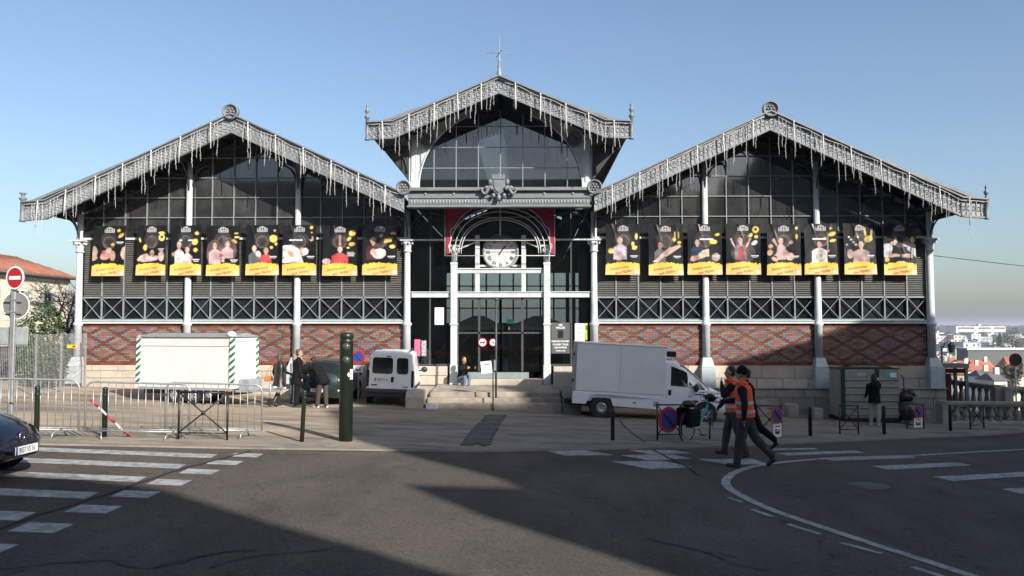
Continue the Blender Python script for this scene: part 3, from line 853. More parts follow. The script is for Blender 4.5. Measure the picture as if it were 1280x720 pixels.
# entrance
for x in (-1.72, 1.72):
    o = hp('entrance_column', M['white_iron'], lambda b: (b.b2((x - .14, -.24, .45), (x + .14, .06, 1.2)), b.b2((x - .12, -.22, 1.2), (x + .12, .04, 4.9)), b.b2((x - .15, -.25, 2.66), (x + .15, .06, 2.72))), bevel=.012)
    def capf(b):
        b.b2((x - .13, -.23, 4.9), (x + .13, .05, 4.98)); b.lathe([(.11, 4.98), (.12, 5.3), (.2, 5.55)], (x, -.1, 0), 10); b.b2((x - .22, -.3, 5.55), (x + .22, .08, 5.62))
        for k in range(8): b.ell((x + .17 * math.cos(k * .785), -.1 + .17 * math.sin(k * .785), 5.42), (.05, .05, .08), 6, 4)
    hp('capital', M['white_iron'], capf, o)
def lintels(b):
    b.b2((-3.3, -.10, 3.68), (3.3, .08, 3.88)); b.b2((-3.32, -.14, 3.86), (3.32, .09, 3.90))
    b.b2((-1.6, -.08, 4.58), (1.6, .06, 4.74)); b.b2((-1.6, -.12, 4.72), (1.6, .06, 4.77))
    for x in (-.86, .86): b.b2((x - .085, -.06, 3.9), (x + .085, .04, 6.0))
    b.b2((-3.3, -.1, 5.80), (3.3, .05, 5.86))
    for s in (-1, 1): b.bar((s * .9, -.07, 5.75), (s * 1.62, -.07, 5.45), .05, .08, up=(0, 1, 0))
hp('entrance_beam', M['white_iron'], lintels, bevel=.008)
def dframe(b):
    for s in (-1, 1):
        b.b2((s * 2.62 - .03, -.03, 1.18), (s * 2.62 + .03, .05, 3.68)); b.b2((s * 2.62 - .025, -.03, 3.9), (s * 2.62 + .025, .05, 7.0))
        b.b2((s * 1.86, -.04, 1.16), (s * 3.3, .05, 1.22))
        for x in (0.0, .8): b.b2((s * x - (.03 if x else .0) , -.03, .95), (s * x + .05, .03, 3.68))
        b.b2((s * 1.55, -.03, .7), (s * 1.6, .05, 3.68))
        b.tube([(s * (1.7 + .9 * (1 - math.cos(t))), -.05, 6.1 + .75 * math.sin(t)) for t in np.linspace(0, math.pi / 2, 8)], .03, 5)
        b.tube([(s * (3.35 - .7 * (1 - math.cos(t))), -.05, 6.1 + .75 * math.sin(t)) for t in np.linspace(0, math.pi / 2, 8)], .03, 5)
    b.b2((-1.55, -.03, 2.34), (1.55, .03, 2.40)); b.b2((-1.55, -.03, 3.60), (1.55, .03, 3.68))
hp('door_frame', M['dark_iron'], dframe)
hp('door_kickplate', M['grey_iron'], lambda b: b.b2((-1.2, -.05, .70), (1.05, .03, .92)))
hp('door_sill', M['stone'], lambda b: b.b2((-1.55, -.45, .45), (1.55, .1, .69)), bevel=.012)
eg = hp('entrance_glazing', M['dark_iron'], lambda b: (b.b2((-3.3, .0, 6.96), (3.3, .06, 7.02))))
for (a, c, z0, z1) in [(-3.3, -2.65, 1.22, 3.68), (-2.59, -1.86, 1.22, 3.68), (-1.55, -.8, .93, 2.34), (-.75, -.02, .93, 2.34), (.04, .8, .93, 2.34), (.85, 1.55, .93, 2.34), (-1.55, -.02, 2.4, 3.6), (.04, 1.55, 2.4, 3.6),
                     (1.86, 2.59, 1.22, 3.68), (2.65, 3.3, 1.22, 3.68), (-3.3, -2.65, 3.9, 5.8), (-2.59, -1.6, 3.9, 5.8), (1.6, 2.59, 3.9, 5.8), (2.65, 3.3, 3.9, 5.8), (-1.6, -.95, 3.9, 4.58), (-.77, .77, 3.9, 4.58), (.95, 1.6, 3.9, 4.58),
                     (-1.6, -.95, 4.77, 5.8), (.95, 1.6, 4.77, 5.8), (-3.3, -2.65, 5.86, 6.96), (-2.59, 2.59, 5.86, 6.96), (2.65, 3.3, 5.86, 6.96)]:
    hp('pane', M['glass'], lambda b: b.b2((a, .01, z0), (c, .016, z1)), eg)
# stone steps
st = empty('entrance_steps', (0, -2, 0), 0, 'worn stone steps with end blocks leading up to the glass doors', 'steps')
def sp_(name, m_, fn, bev=.02):
    b = MB(); fn(b); b.v = [(x, y + 2, z) for x, y, z in b.v]; return b.build(name, m_, st, bev, seg=2)
M['step'] = mat('worn_step', (.42, .36, .29), .9, col2=(.17, .15, .125), scale=1.8, bump=.4, bscale=14, detail=10)
def landf(b):
    b.add([(-2.3, -2.6, -.5), (2.1, -2.6, -.5), (2.1, -.1, -.5), (-2.3, -.1, -.5), (-2.3, -2.6, .38), (2.1, -2.6, .38), (2.1, -.1, .5), (-2.3, -.1, .5)], [(0, 3, 2, 1), (4, 5, 6, 7), (0, 1, 5, 4), (1, 2, 6, 5), (2, 3, 7, 6), (3, 0, 4, 7)])
sp_('landing', M['step'], landf)
for k in range(2): sp_('step', M['step'], lambda b: b.b2((-2.35 - .03 * k, -2.6 - .34 * (k + 1), -.5), (2.12 + .03 * k, -2.6 - .34 * k - .003, .38 - .16 * (k + 1))))
def blk(x0, x1):
    return lambda b: b.prism([(-3.5, -.5), (-3.5, .28), (-3.38, .42), (-3.1, .5), (-2.3, .5), (-2.0, .38), (-2.0, -.5)], x0, x1, ax='x')
sp_('end_block', M['stone'], blk(-3.0, -2.42)); sp_('end_block', M['stone_grey'], blk(2.18, 2.75))
sp_('side_plinth', M['stone'], lambda b: b.b2((1.95, -1.3, .3), (2.9, -.2, .98)))
sp_('white_kerb_block', M['sign_white'], lambda b: b.b2((-2.33, -3.5, -.3), (-1.95, -3.3, .06)), .01)
# ================================================================== things on the facade
def raster(H, Wd):
    return np.zeros((H, Wd, 3)) + np.array([.010, .010, .011])
class Print:
    """flat print of a poster, painted cell by cell; u to the right, v up, both 0..1"""
    def __init__(s, Wd=58, H=90):
        s.W, s.H = Wd, H; s.a = raster(H, Wd)
        s.u, s.v = np.meshgrid((np.arange(Wd) + .5) / Wd, (np.arange(H) + .5) / H)
    def el(s, u, v, a, b, c, rot=0, k=1.0):
        du, dv = (s.u - u), (s.v - v) * 1.5
        cr, sr = math.cos(rot), math.sin(rot)
        q = ((du * cr + dv * sr) / a) ** 2 + ((-du * sr + dv * cr) / (b * 1.5)) ** 2
        m = q < 1
        s.a[m] = s.a[m] * (1 - k) + np.array(c) * k; return s
    def ring(s, u, v, a, w_, c, k=.7):
        q = np.sqrt((s.u - u) ** 2 + ((s.v - v) * 1.5) ** 2); m = abs(q - a) < w_
        s.a[m] = s.a[m] * (1 - k) + np.array(c) * k; return s
    def pl(s, pts, c, k=1.0):
        ins = np.zeros(s.u.shape, bool)
        for i in range(len(pts)):
            (xa, ya), (xb, yb) = pts[i], pts[i - 1]
            cnd = ((ya > s.v) != (yb > s.v)) & (s.u < (xb - xa) * (s.v - ya) / (yb - ya + 1e-9) + xa); ins ^= cnd
        s.a[ins] = s.a[ins] * (1 - k) + np.array(c) * k; return s
    def re(s, u0, v0, u1, v1, c): return s.pl([(u0, v0), (u1, v0), (u1, v1), (u0, v1)], c)
SK = (.50, .26, .19); SK2 = (.62, .38, .30); WH = (.62, .60, .60); RD = (.55, .03, .03); YE = (.72, .50, .05); LV = (.42, .33, .42); GR = (.12, .12, .13); BL = (.02, .03, .08); HR = (.03, .02, .015); PK = (.55, .35, .36)
def body(P, u, v, cl, sk=SK, hr=HR, wd=.16, hh=.085, arms=None):
    """a half-length figure: shoulders, head, hair; arms is a list of hand positions"""
    P.pl([(u - wd, v - .30), (u - wd * .95, v - .06), (u - .05, v), (u + .05, v), (u + wd * .95, v - .06), (u + wd, v - .30)], cl)
    P.el(u, v + .085, .075, .062, hr); P.el(u, v + .065, .068, .06, sk); P.re(u - .025, v - .02, u + .025, v + .03, sk)
    P.el(u - .024, v + .075, .012, .006, HR); P.el(u + .024, v + .075, .012, .006, HR); P.re(u - .03, v + .035, u + .03, v + .042, (.35, .1, .1))
    for hu, hv in (arms or []):
        sx = u + (wd * .9 if hu > u else -wd * .9); P.pl([(sx - .035, v - .08), (sx + .035, v - .06), (hu + .03, hv + .02), (hu - .03, hv - .02)], cl); P.el(hu, hv, .04, .03, sk)
    return P
def poster(i):
    P = Print(); rr = random.Random(100 + i)
    P.el(.5, .70, .26, .17, (.035, .033, .032)); P.ring(.5, .66, .17, .02, (.16, .12, .11)); P.ring(.5, .66, .11, .012, (.10, .08, .07)); P.el(.5, .66, .06, .04, (.05, .04, .04))
    y = lambda u, v, a, b, r=0: P.el(u, v, a, b, YE, r)
    if i == 0:
        P.el(.02, .47, .13, .12, SK2).el(.0, .36, .15, .06, SK); P.el(.42, .42, .20, .09, SK, .5).el(.5, .50, .09, .06, SK2).el(.62, .40, .09, .10, SK); P.el(.32, .47, .05, .03, RD); P.el(1.0, .45, .12, .13, SK2).el(.62, .63, .05, .03, SK)
        y(.86, .80, .10, .035, .7); y(.78, .90, .05, .03); y(.6, .62, .05, .02)
    if i == 1:
        P.el(.42, .33, .40, .055, PK, .1).el(.22, .36, .2, .05, SK2, .4); P.el(.55, .44, .09, .07, HR).el(.53, .44, .075, .06, SK); P.el(.85, .38, .10, .10, SK2); y(.28, .55, .07, .06); y(.10, .70, .03, .05, .3); y(.85, .84, .11, .025); y(.85, .75, .10, .07); P.el(.85, .76, .05, .03, HR)
    if i == 2:
        body(P, .28, .52, WH, SK2, SK2, .15); body(P, .55, .44, (.48, .48, .50), SK, HR, .15, arms=[(.68, .34)]); P.el(.1, .42, .06, .04, SK); y(.85, .83, .06, .035); y(.80, .66, .10, .06, .4); y(.82, .5, .07, .04)
    if i == 3:
        P.el(.25, .45, .26, .26, (.20, .12, .12), 0, .6).el(.65, .5, .26, .26, (.20, .12, .12), 0, .6)
        body(P, .25, .53, PK, SK2, HR, .19, arms=[(.45, .38)]); body(P, .64, .57, PK, SK2, HR, .18, arms=[(.75, .5)]); P.el(.45, .40, .06, .035, RD); y(.90, .84, .06, .02); y(.85, .68, .10, .03, -.5); y(.92, .76, .08, .02); P.re(.55, .26, .98, .34, (.01, .01, .01))
    if i == 4:
        body(P, .26, .46, GR, SK2, HR, .18, arms=[(.45, .36)]); body(P, .62, .42, RD, SK, HR, .17, arms=[(.42, .38)]); P.el(.38, .42, .08, .06, WH, .6); y(.84, .72, .12, .075); y(.78, .55, .05, .03); y(.92, .62, .04, .03); y(.88, .88, .04, .02)
    if i == 5:
        P.pl([(0, .25), (0, .58), (.28, .60), (.48, .52), (.62, .25)], WH); P.el(.60, .46, .11, .085, SK); P.el(.68, .47, .09, .07, WH); P.el(.25, .42, .14, .05, SK, -.7); P.el(.45, .34, .1, .04, WH); P.el(.85, .72, .07, .05, SK).el(.82, .74, .05, .04, (.01, .01, .01)); y(.85, .94, .05, .035); y(.86, .84, .03, .02)
    if i == 6:
        body(P, .5, .45, RD, SK2, HR, .25); P.pl([(.46, .45), (.54, .45), (.5, .33)], GR); P.re(.46, .60, .54, .80, SK); P.el(.12, .28, .12, .06, PK); y(.85, .84, .10, .06, .4); y(.76, .72, .08, .03, .8); y(.85, .62, .09, .04); y(.74, .55, .05, .02); P.re(.7, .38, .92, .47, (.30, .30, .30))
    if i == 7:
        body(P, .30, .60, (.10, .02, .025), SK, SK, .20, arms=[(.38, .48)]); P.el(.48, .42, .20, .10, WH, .2).el(.30, .46, .08, .06, SK2); P.pl([(.62, .62), (.84, .66), (.86, .74), (.64, .72)], YE); y(.86, .56, .09, .035); y(.88, .82, .09, .02)
    if i == 8:
        body(P, .42, .60, LV, SK2, (.30, .22, .18), .20, arms=[(.2, .45), (.55, .43)]); P.el(.40, .35, .09, .08, PK).el(.55, .42, .06, .06, WH).el(.15, .47, .08, .05, YE); y(.85, .53, .08, .04, .2); y(.80, .60, .05, .05); y(.90, .75, .04, .06)
    if i == 9:
        body(P, .34, .52, GR, SK, HR, .17); P.pl([(.12, .26), (.26, .25), (.7, .50), (.64, .56)], SK2); P.pl([(.36, .40), (.5, .36), (.96, .56), (.9, .60), (.55, .52)], (.55, .36, .26)); y(.76, .70, .05, .04); y(.90, .64, .05, .03); P.pl([(.76, .72), (.80, .72), (.80, .86), (.76, .84)], YE).pl([(.86, .72), (.90, .72), (.90, .84), (.86, .86)], YE)
    if i == 10:
        body(P, .28, .56, BL, SK2, HR, .20); P.pl([(.06, .28), (.16, .26), (.48, .33), (.46, .39), (.1, .36)], SK); P.pl([(.30, .40), (.45, .48), (.62, .50), (.62, .36), (.36, .33)], (.62, .52, .32)); y(.75, .64, .12, .045); y(.86, .78, .07, .025, .3); P.el(.82, .34, .12, .08, (.4, .3, .28), -.6)
    if i == 11:
        P.el(.5, .42, .36, .20, (.12, .09, .09), 0, .5); body(P, .42, .60, (.20, .17, .17), SK2, HR, .18); P.pl([(.33, .30), (.36, .55), (.50, .55), (.54, .30)], (.35, .03, .05)); P.pl([(.22, .55), (.28, .50), (.16, .72), (.11, .70)], SK2).pl([(.56, .52), (.62, .54), (.74, .70), (.68, .72)], SK2); P.ring(.86, .88, .07, .03, YE, 1); y(.88, .74, .05, .03); y(.72, .77, .07, .03, .8); P.el(.83, .62, .09, .04, WH, .6)
    if i == 12:
        body(P, .42, .60, PK, SK2, HR, .13); P.pl([(.3, .55), (.36, .5), (.22, .72), (.15, .68)], PK); P.pl([(.30, .45), (.40, .50), (.34, .36), (.2, .38)], PK).pl([(.46, .52), (.56, .5), (.72, .40), (.62, .34)], PK); P.el(.5, .40, .09, .07, SK2, .6).el(.68, .36, .12, .075, SK2, .4).el(.1, .56, .07, .04, (.6, .3, .15)).el(.08, .44, .08, .06, (.6, .35, .15), -.7).el(.22, .31, .10, .035, (.6, .35, .2), -.4).el(.72, .64, .06, .035, SK); y(.88, .92, .04, .03); y(.88, .75, .03, .05)
    if i == 13:
        body(P, .46, .52, WH, SK, HR, .24, arms=[(.72, .46)]); P.el(.50, .36, .18, .13, (.5, .47, .45)).ring(.5, .36, .15, .02, (.35, .33, .32)).el(.5, .37, .05, .03, SK); P.re(.69, .45, .73, .82, (.25, .2, .2)); y(.84, .79, .12, .04, .3); y(.86, .66, .10, .03, .2); y(.62, .70, .06, .025); y(.80, .9, .04, .02)
    if i == 14:
        body(P, .54, .50, (.42, .26, .26), SK2, (.5, .42, .38), .26, arms=[(.25, .42)]); P.el(.2, .4, .1, .09, (.42, .26, .26)); [P.el(.10 + .07 * k, .58 + .05 * ((k * 3) % 4), .03, .018, WH) for k in range(6)]; y(.78, .69, .14, .06, .3); P.pl([(.66, .74), (.72, .74), (.68, .92), (.62, .9)], YE).pl([(.84, .74), (.90, .74), (.92, .92), (.86, .9)], (.6, .5, .2))
    if i == 15:
        P.pl([(0, .34), (0, .60), (.22, .62), (.28, .52), (.2, .34)], (.48, .50, .55)); P.el(.32, .66, .10, .08, SK2).el(.25, .70, .09, .06, HR); P.pl([(1, .34), (1, .6), (.80, .62), (.72, .5)], (.5, .5, .53)); P.el(.70, .63, .10, .085, SK2).el(.70, .69, .12, .05, GR); P.pl([(.12, .34), (.5, .36), (.5, .40), (.2, .42)], SK2).pl([(.54, .34), (.9, .33), (.88, .42), (.56, .40)], SK2); y(.1, .30, .07, .05); y(.9, .68, .08, .06); [P.el(.46 + .07 * k, .24, .035, .03, WH) for k in range(3)]
    # soften the pictures and give them the grain and uneven light of photographs
    for _ in range(1):
        q = np.pad(P.a, ((1, 1), (1, 1), (0, 0)), mode='edge'); P.a = (q[:-2, 1:-1] + q[2:, 1:-1] + q[1:-1, :-2] + q[1:-1, 2:] + 4 * q[1:-1, 1:-1]) / 8
    ng = np.random.RandomState(i); lo_ = ng.rand(13, 9); gy, gx = P.v * 11.9, P.u * 7.9; y0_, x0_ = gy.astype(int), gx.astype(int); fy, fx = gy - y0_, gx - x0_
    fld = lo_[y0_, x0_] * (1 - fy) * (1 - fx) + lo_[y0_ + 1, x0_] * fy * (1 - fx) + lo_[y0_, x0_ + 1] * (1 - fy) * fx + lo_[y0_ + 1, x0_ + 1] * fy * fx
    gr = (.45 + 1.0 * fld) * (.8 + .4 * ng.rand(*fld.shape)); lum = P.a.mean(2, keepdims=True)
    P.a = (P.a * .8 + lum * .2) * (gr[..., None] * .95)
    # caption, emblem, torn yellow strip, stamp
    if i not in (15,): 
        cv = {0: .66, 1: .52, 2: .30, 3: .30, 6: .42}.get(i, .36)
        P.re(.72, cv, .94, cv + .018, (.5, .5, .5)).re(.76, cv - .03, .92, cv - .014, (.4, .4, .4))
    P.pl([(.34, .86), (.34, .93), (.42, .955), (.5, .985), (.58, .955), (.66, .93), (.66, .86)], (.34, .34, .35))
    for k in range(4): P.re(.37 + .075 * k, .905, .40 + .075 * k, .94, (.03, .03, .03))
    P.re(.36, .895, .64, .90, (.03, .03, .03)); 
    for k in range(6): P.re(.365 + .048 * k, .867, .385 + .048 * k, .89, (.03, .03, .03))
    tp = [(0, 0), (0, .20)]
    n = 19
    for k in range(n): tp += [((k + .5) / n, .205 + .045 * math.sin(math.pi * (k + .5) / n) + rr.uniform(-.012, .02)), ((k + .9) / n, .205 + .04 * math.sin(math.pi * (k + .9) / n) + rr.uniform(-.02, .01))]
    tp += [(1, .20), (1, 0)]
    P.pl(tp, (.785, .52, .03)); m_ = (P.a[:, :, 0] == .785)
    t = np.clip(1 - P.v / .22, 0, 1)[..., None]
    lo = np.array([.66, .43, .20]); hi = np.array([.62, .45, .06])
    P.a = np.where(m_[..., None], hi * (1 - t) + lo * t, P.a)
    P.re(.87, .02, .965, .085, (.55, .54, .60))
    return P.a
def text_mesh(body_, size, align='CENTER', shear=0.0, bold=0.0):
    cu = bpy.data.curves.new('lettering', 'FONT'); cu.body = body_; cu.size = size; cu.align_x = align; cu.align_y = 'CENTER'; cu.shear = shear; cu.offset = bold; cu.resolution_u = 2
    o = bpy.data.objects.new('lettering', cu); COL.objects.link(o)
    dg = bpy.context.evaluated_depsgraph_get(); me = bpy.data.meshes.new_from_object(o.evaluated_get(dg))
    bpy.data.objects.remove(o); bpy.data.curves.remove(cu)
    return [tuple(v.co) for v in me.vertices], [tuple(p.vertices) for p in me.polygons]
TXT = [text_mesh('Invitez-vous', .16, shear=.4, bold=-.001), text_mesh('aux Halles !', .16, shear=.4, bold=-.001)]
BX = [(-15.16, -13.93), (-13.51, -12.4), (-12.25, -11.08), (-10.9, -9.65), (-9.44, -8.19), (-8.07, -6.79), (-6.58, -5.27), (-5.1, -3.79), (3.87, 5.13), (5.43, 6.71), (6.86, 8.14), (8.26, 9.54), (9.75, 11.0), (11.11, 12.33), (12.54, 13.72), (13.98, 15.17)]
BL_ = ['showing faces and a hand holding a strawberry, leftmost of all', 'showing a reclining figure with lemons, second from the left', 'showing two figures in white shirts side by side', 'showing two pale pink clad figures standing together',
       'showing a dark clad figure facing one in red', 'showing a bending cook in white whites', 'showing a single figure in a red jacket', 'showing a bald figure holding a white bundle',
       'showing a figure in lavender holding cups beside a yellow duck', 'showing a figure playing a fish like a violin', 'showing a navy clad figure carrying a cheese wheel', 'showing a figure in a red apron with arms raised',
       'showing a figure juggling loaves of bread', 'showing a figure in white behind a round plate', 'showing a figure in a checked pink shirt', 'showing two figures leaning towards each other, rightmost of all']
def wave(i, u, v):
    h = .018 * math.sin(7 * u + 3 * v + i) * (1 - v) + .015 * math.sin(11 * (u - v) + 2 * i) * v + .022 * math.exp(-((u - (.15 + .07 * (i % 4)) - (1 - v) * .45) / .035) ** 2) * max(0, v - .25)
    h += .016 * math.exp(-((u - .8 + (1 - v) * (.35 if i % 3 else -.1)) / .03) ** 2) * max(0, v - .4) * (i % 2)
    return -h
for i, (xa, xb) in enumerate(BX):
    a = poster(i); H, Wd = a.shape[:2]; w_ = xb - xa; h_ = 1.88; z0 = 4.48 + (.02 if i % 3 else 0)
    tilt = [-.05, -.02, .01, .0, .01, .0, .0, .01, -.03, .02, .0, .01, .0, .0, .03, .02][i]
    root = empty('poster_banner', ((xa + xb) / 2, -.36, z0), 0, 'black vinyl banner ' + BL_[i], 'banner', 'banners hung along the facade')
    b = MB(); vs = []
    for r_ in range(H + 1):
        for c_ in range(Wd + 1):
            u, v = c_ / Wd, r_ / H
            sag = .025 * (4 * (u - .5) ** 2 - 1) * (1 if v > .9 else 0) * (v - .9) * 10
            vs.append(((u - .5) * w_ * (1 - .03 * math.sin(v * 3.1)) + (v - .5) * -tilt, wave(i, u, v), v * h_ + sag))
    for r_ in range(H):
        for c_ in range(Wd):
            k = r_ * (Wd + 1) + c_
            b.add([], [])
            b.f.append((k, k + 1, k + Wd + 2, k + Wd + 1)); b.m.append(0); b.sm.append(True); b.c.append(tuple(a[r_, c_]))
    b.v = vs
    o = b.build('printed_sheet', M['print'], root)
    for k, (tv, tf) in enumerate(TXT):
        t = MB(); ang = .16; cu_, cv_ = (.40, .135) if k == 0 else (.55, .06)
        vv = []
        for x, y, z in tv:
            X, Y = x * math.cos(ang) * .9 - y * math.sin(ang), x * math.sin(ang) * .9 + y * math.cos(ang)
            u, v = cu_ + X / w_, cv_ + Y / h_
            vv.append(((u - .5) * w_ + (v - .5) * -tilt, wave(i, u, v) - .006, v * h_))
        t.add(vv, tf); tag(t.build('lettering', M['ink'], root), kind='stuff')
    t = MB()
    for s in (-1, 1):
        t.tube([(s * w_ * .49, 0, h_), (s * w_ * .52, .2, h_ + .06)], .006, 4); t.tube([(s * w_ * .49, 0, .01), (s * w_ * .52, .2, -.04)], .006, 4)
    t.build('tie_cord', M['black'], root)

# icicle lights along the eaves
def icicles(label, pts, y, h, seed, ntube):
    rr = random.Random(seed)
    root = empty('icicle_lights', (pts[0][0], y, pts[0][1]), 0, label, 'string lights', 'icicle lights on the eaves')
    ox, oz = pts[0]
    L = [0]
    for i in range(len(pts) - 1): L.append(L[-1] + math.hypot(pts[i + 1][0] - pts[i][0], pts[i + 1][1] - pts[i][1]))
    def at(s): return float(np.interp(s, L, [p[0] for p in pts])) - ox, float(np.interp(s, L, [p[1] for p in pts])) - oz
    t = MB(); t.tube([(*(lambda q: (q[0], -.02 + .01 * math.sin(9 * s), q[1] - .16 + .03 * math.sin(5 * s)))(at(s)),) for s in np.linspace(.05, L[-1] - .05, 40)], .009, 4); t.build('cable', M['bulb'], root)
    s = .35
    while s < L[-1] - .2:
        n = rr.choice((1, 2, 2, 3, 3, 4))
        for k in range(n):
            x, z = at(min(s, L[-1])); ln = h + rr.uniform(-.15, .62); b = MB()
            P = []; dx = 0; dy = 0
            for j in range(9):
                P.append((x + dx, -.04 + dy, z - .15 - ln * j / 8)); dx += rr.uniform(-.02, .02); dy = rr.uniform(-.008, .008)
            b.tube(P, .0055, 4)
            for j in range(int(ln / .07)):
                q = Vector(P[0]).lerp(Vector(P[-1]), (j + .5) / (ln / .07)); e = P[min(8, int((j + .5) / (ln / .07) * 8))]
                b.ell((e[0] + rr.uniform(-.025, .025), e[1] + rr.uniform(-.012, .005), q.z), (.010, .010, .015), 4, 3)
            b.build('light_strand', M['bulb'], root)
            s += rr.uniform(.08, .17)
        s += rr.uniform(.10, .42)
    for k in range(ntube):
        x, z = at(L[-1] * (k + .5 + rr.uniform(-.05, .05)) / ntube); b = MB(); d = rr.uniform(-.05, .05)
        b.tube([(x, -.07, z - .12), (x + d, -.09, z - 1.0)], .019, 6); b.tube([(x, -.07, z - .06), (x + d * .1, -.07, z - .14)], .026, 6)
        b.build('light_tube', M['bulb'], root)
for s, nm in ((-1, 'left'), (1, 'right')):
    other = 'right' if s < 0 else 'left'
    icicles('white icicle lights hanging from the outer eaves of the %s gable' % nm, [(s * 16.9, 7.05), (s * 16.15, 7.12), (s * (XC + .2), ZA - .1)], -1.86, .78, 20 + s, 7)
    icicles('white icicle lights hanging from the inner eaves of the %s gable' % nm, [(s * (XC - .2), ZA - .1), (s * 3.5, ztop(3.5))], -1.86, .78, 30 + s, 6)
    icicles('white icicle lights hanging from the %s slope of the tall centre gable' % nm, [(s * 4.55, 9.86), (s * 3.75, 9.90), (s * .15, 11.42)], -1.88, .75, 40 + s, 5)
# thin cable from the right column to the street
b = MB(); b.tube([(15.9 + 24 * t - 15.9, 14 * t, -1.1 * math.sin(math.pi * t * .5) * .5) for t in np.linspace(0, 1, 14)], .012, 4)
tag(b.build('overhead_cable', M['black'], loc=(15.9, -.15, 5.2)), 'thin black overhead cable running from the right corner column', 'cable')

# clock hanging behind the glass
ck = empty('clock', (0.0, .12, 5.38), 0, 'large round white clock with roman numerals above the doors', 'clock')
RX = Matrix.Rotation(R(90), 3, 'X')
part('face', mat('clock_face', (.52, .52, .51), .6), ck, lambda b: b.lathe([(.0, -.02), (.66, -.02), (.66, .02), (0, .02)], n=40, M=RX))
part('rim', M['zinc_light'], ck, lambda b: b.lathe([(.66, -.06), (.78, -.06), (.79, .05), (.72, .08), (.66, .05)], n=40, M=RX, ring=True))
NUM = ['XII', 'I', 'II', 'III', 'IIII', 'V', 'VI', 'VII', 'VIII', 'IX', 'X', 'XI']
for k, t_ in enumerate(NUM):
    tv, tf = text_mesh(t_, .21, bold=.006); a = -k * math.pi / 6
    vv = []
    for x, y, z in tv:
        x *= .75; y += .53
        vv.append((x * math.cos(a) - y * math.sin(a), -.028, x * math.sin(a) + y * math.cos(a)))
    b = MB(); b.add(vv, tf); b.build('numeral', M['ink'], ck)
def hand(l, w_, ang, y):
    a = -R(ang); P = [(-w_, -.12), (w_, -.12), (w_ * .5, l), (-w_ * .5, l)]
    return lambda b: b.prism([(x * math.cos(a) - z * math.sin(a), x * math.sin(a) + z * math.cos(a)) for x, z in P], y - .006, y)
part('hour_hand', M['ink'], ck, hand(.34, .03, 33, -.036)); part('minute_hand', M['ink'], ck, hand(.56, .022, 41, -.048))
part('bracket', M['white_iron'], ck, lambda b: (b.b2((-.9, .04, -.62), (.9, .1, -.54)), b.b2((-.04, .04, .5), (.04, .1, 1.6))))

ck.scale = (.87, .87, .87)
# festive arch of white tubes with red corners in front of the entrance
dc = empty('festive_arch', (0, -.45, 5.2), 0, 'festive arch of thin white tubes with red garland corners above the entrance', 'decoration')
def tubes(b):
    P = [(-2.03, 0), (2.0, 0), (2.0, 1.78), (-2.03, 1.78)]
    for k in range(4): b.tube([(P[k][0], 0, P[k][1]), (P[(k + 1) % 4][0], 0, P[(k + 1) % 4][1])], .016, 5)
    for z in (.56, 1.42): b.tube([(-2.03, .01, z), (2.0, .01, z)], .010, 5)
    b.tube([(0, 0, 1.78), (0, 0, .75)], .02, 5)
part('frame', M['bulb'], dc, tubes)
for a_, h_ in ((1.86, 1.76), (1.66, 1.60), (1.5, 1.38), (1.42, 1.30)):
    part('arc_tube', M['bulb'], dc, lambda b: b.tube([(-.01 + a_ * math.cos(t) , -.02, .02 + h_ * (math.sin(t) ** .8 if math.sin(t) > 0 else 0)) for t in np.linspace(.02, math.pi - .02, 30)], .019, 5))
for s in (-1, 1):
    ed_ = [(1.05, 1.72), (1.4, 1.45), (1.68, 1.05), (1.80, .95), (1.82, .5), (1.9, .35), (1.78, .1)]
    part('red_corner', M['garland'], dc, lambda b: b.prism([(s * 1.98, 1.74)] + [(s * x, z) for x, z in ed_] + [(s * 1.98, .05)], -.02, .025))
    part('scalloped_edge', M['bulb'], dc, lambda b: b.tube([(s * x, -.03, z) for x, z in smoothline(ed_, 4)], .016, 5))

# notices on the entrance glazing
def board(name, label, cat, x, z, w_, h_, m_, lines=None, y=-.05, lm=None):
    root = empty(name, (x, y, z), 0, label, cat)
    part('panel', m_, root, lambda b: b.b2((-w_ / 2, -.006, -h_ / 2), (w_ / 2, .006, h_ / 2)), .003)
    for (u, v, a, t_) in (lines or []):
        part('printed_line', lm or M['ink'], root, lambda b: b.b2((u * w_ - a * w_ / 2, -.009, v * h_ - t_ * h_ / 2), (u * w_ + a * w_ / 2, -.007, v * h_ + t_ * h_ / 2)))
    return root
tl = lambda n, a=.7: [(-.05 + .03 * (k % 3), .38 - .76 * k / (n - 1), a - .12 * (k % 2), .018) for k in range(n)]
board('notice_sheet', 'white printed sheet taped high on the left side window', 'notice', -2.27, 2.99, .34, .64, M['paper'], tl(12))
board('notice_sheet', 'tall white notice behind the glass beside the grey panel', 'notice', 2.93, 2.32, .36, .80, M['paper'], tl(14))
gp_ = board('information_panel', 'grey information panel with white lettering right of the doors', 'panel', 2.22, 2.18, .68, 1.14, mat('panel_grey', (.09, .09, .095), .5), None)
tv, tf = text_mesh('LES HALLES', .11, bold=.003)
for txt, sz, zz in (('LES\nHALLES', .10, .43), ('MARCHE COUVERT', .075, -.12), ('OUVERT TOUS', .085, -.24), ('LES MATINS', .085, -.35), ('DE 7H A 13H', .06, -.47)):
    tv, tf = text_mesh(txt, sz, bold=.003); b = MB(); b.add([(x, -.01, y + zz) for x, y, z in tv], tf); tag(b.build('lettering', M['sign_white'], gp_), kind='stuff')
part('dark_opening', M['black'], gp_, lambda b: b.b2((-.1, -.010, .0), (.1, -.007, .28)))
board('leaflet', 'pink poster low in the left side window', 'poster', -3.08, 1.82, .22, .62, mat('pink_print', (.62, .12, .24), .6, var=.3, scale=14), None, -.03)
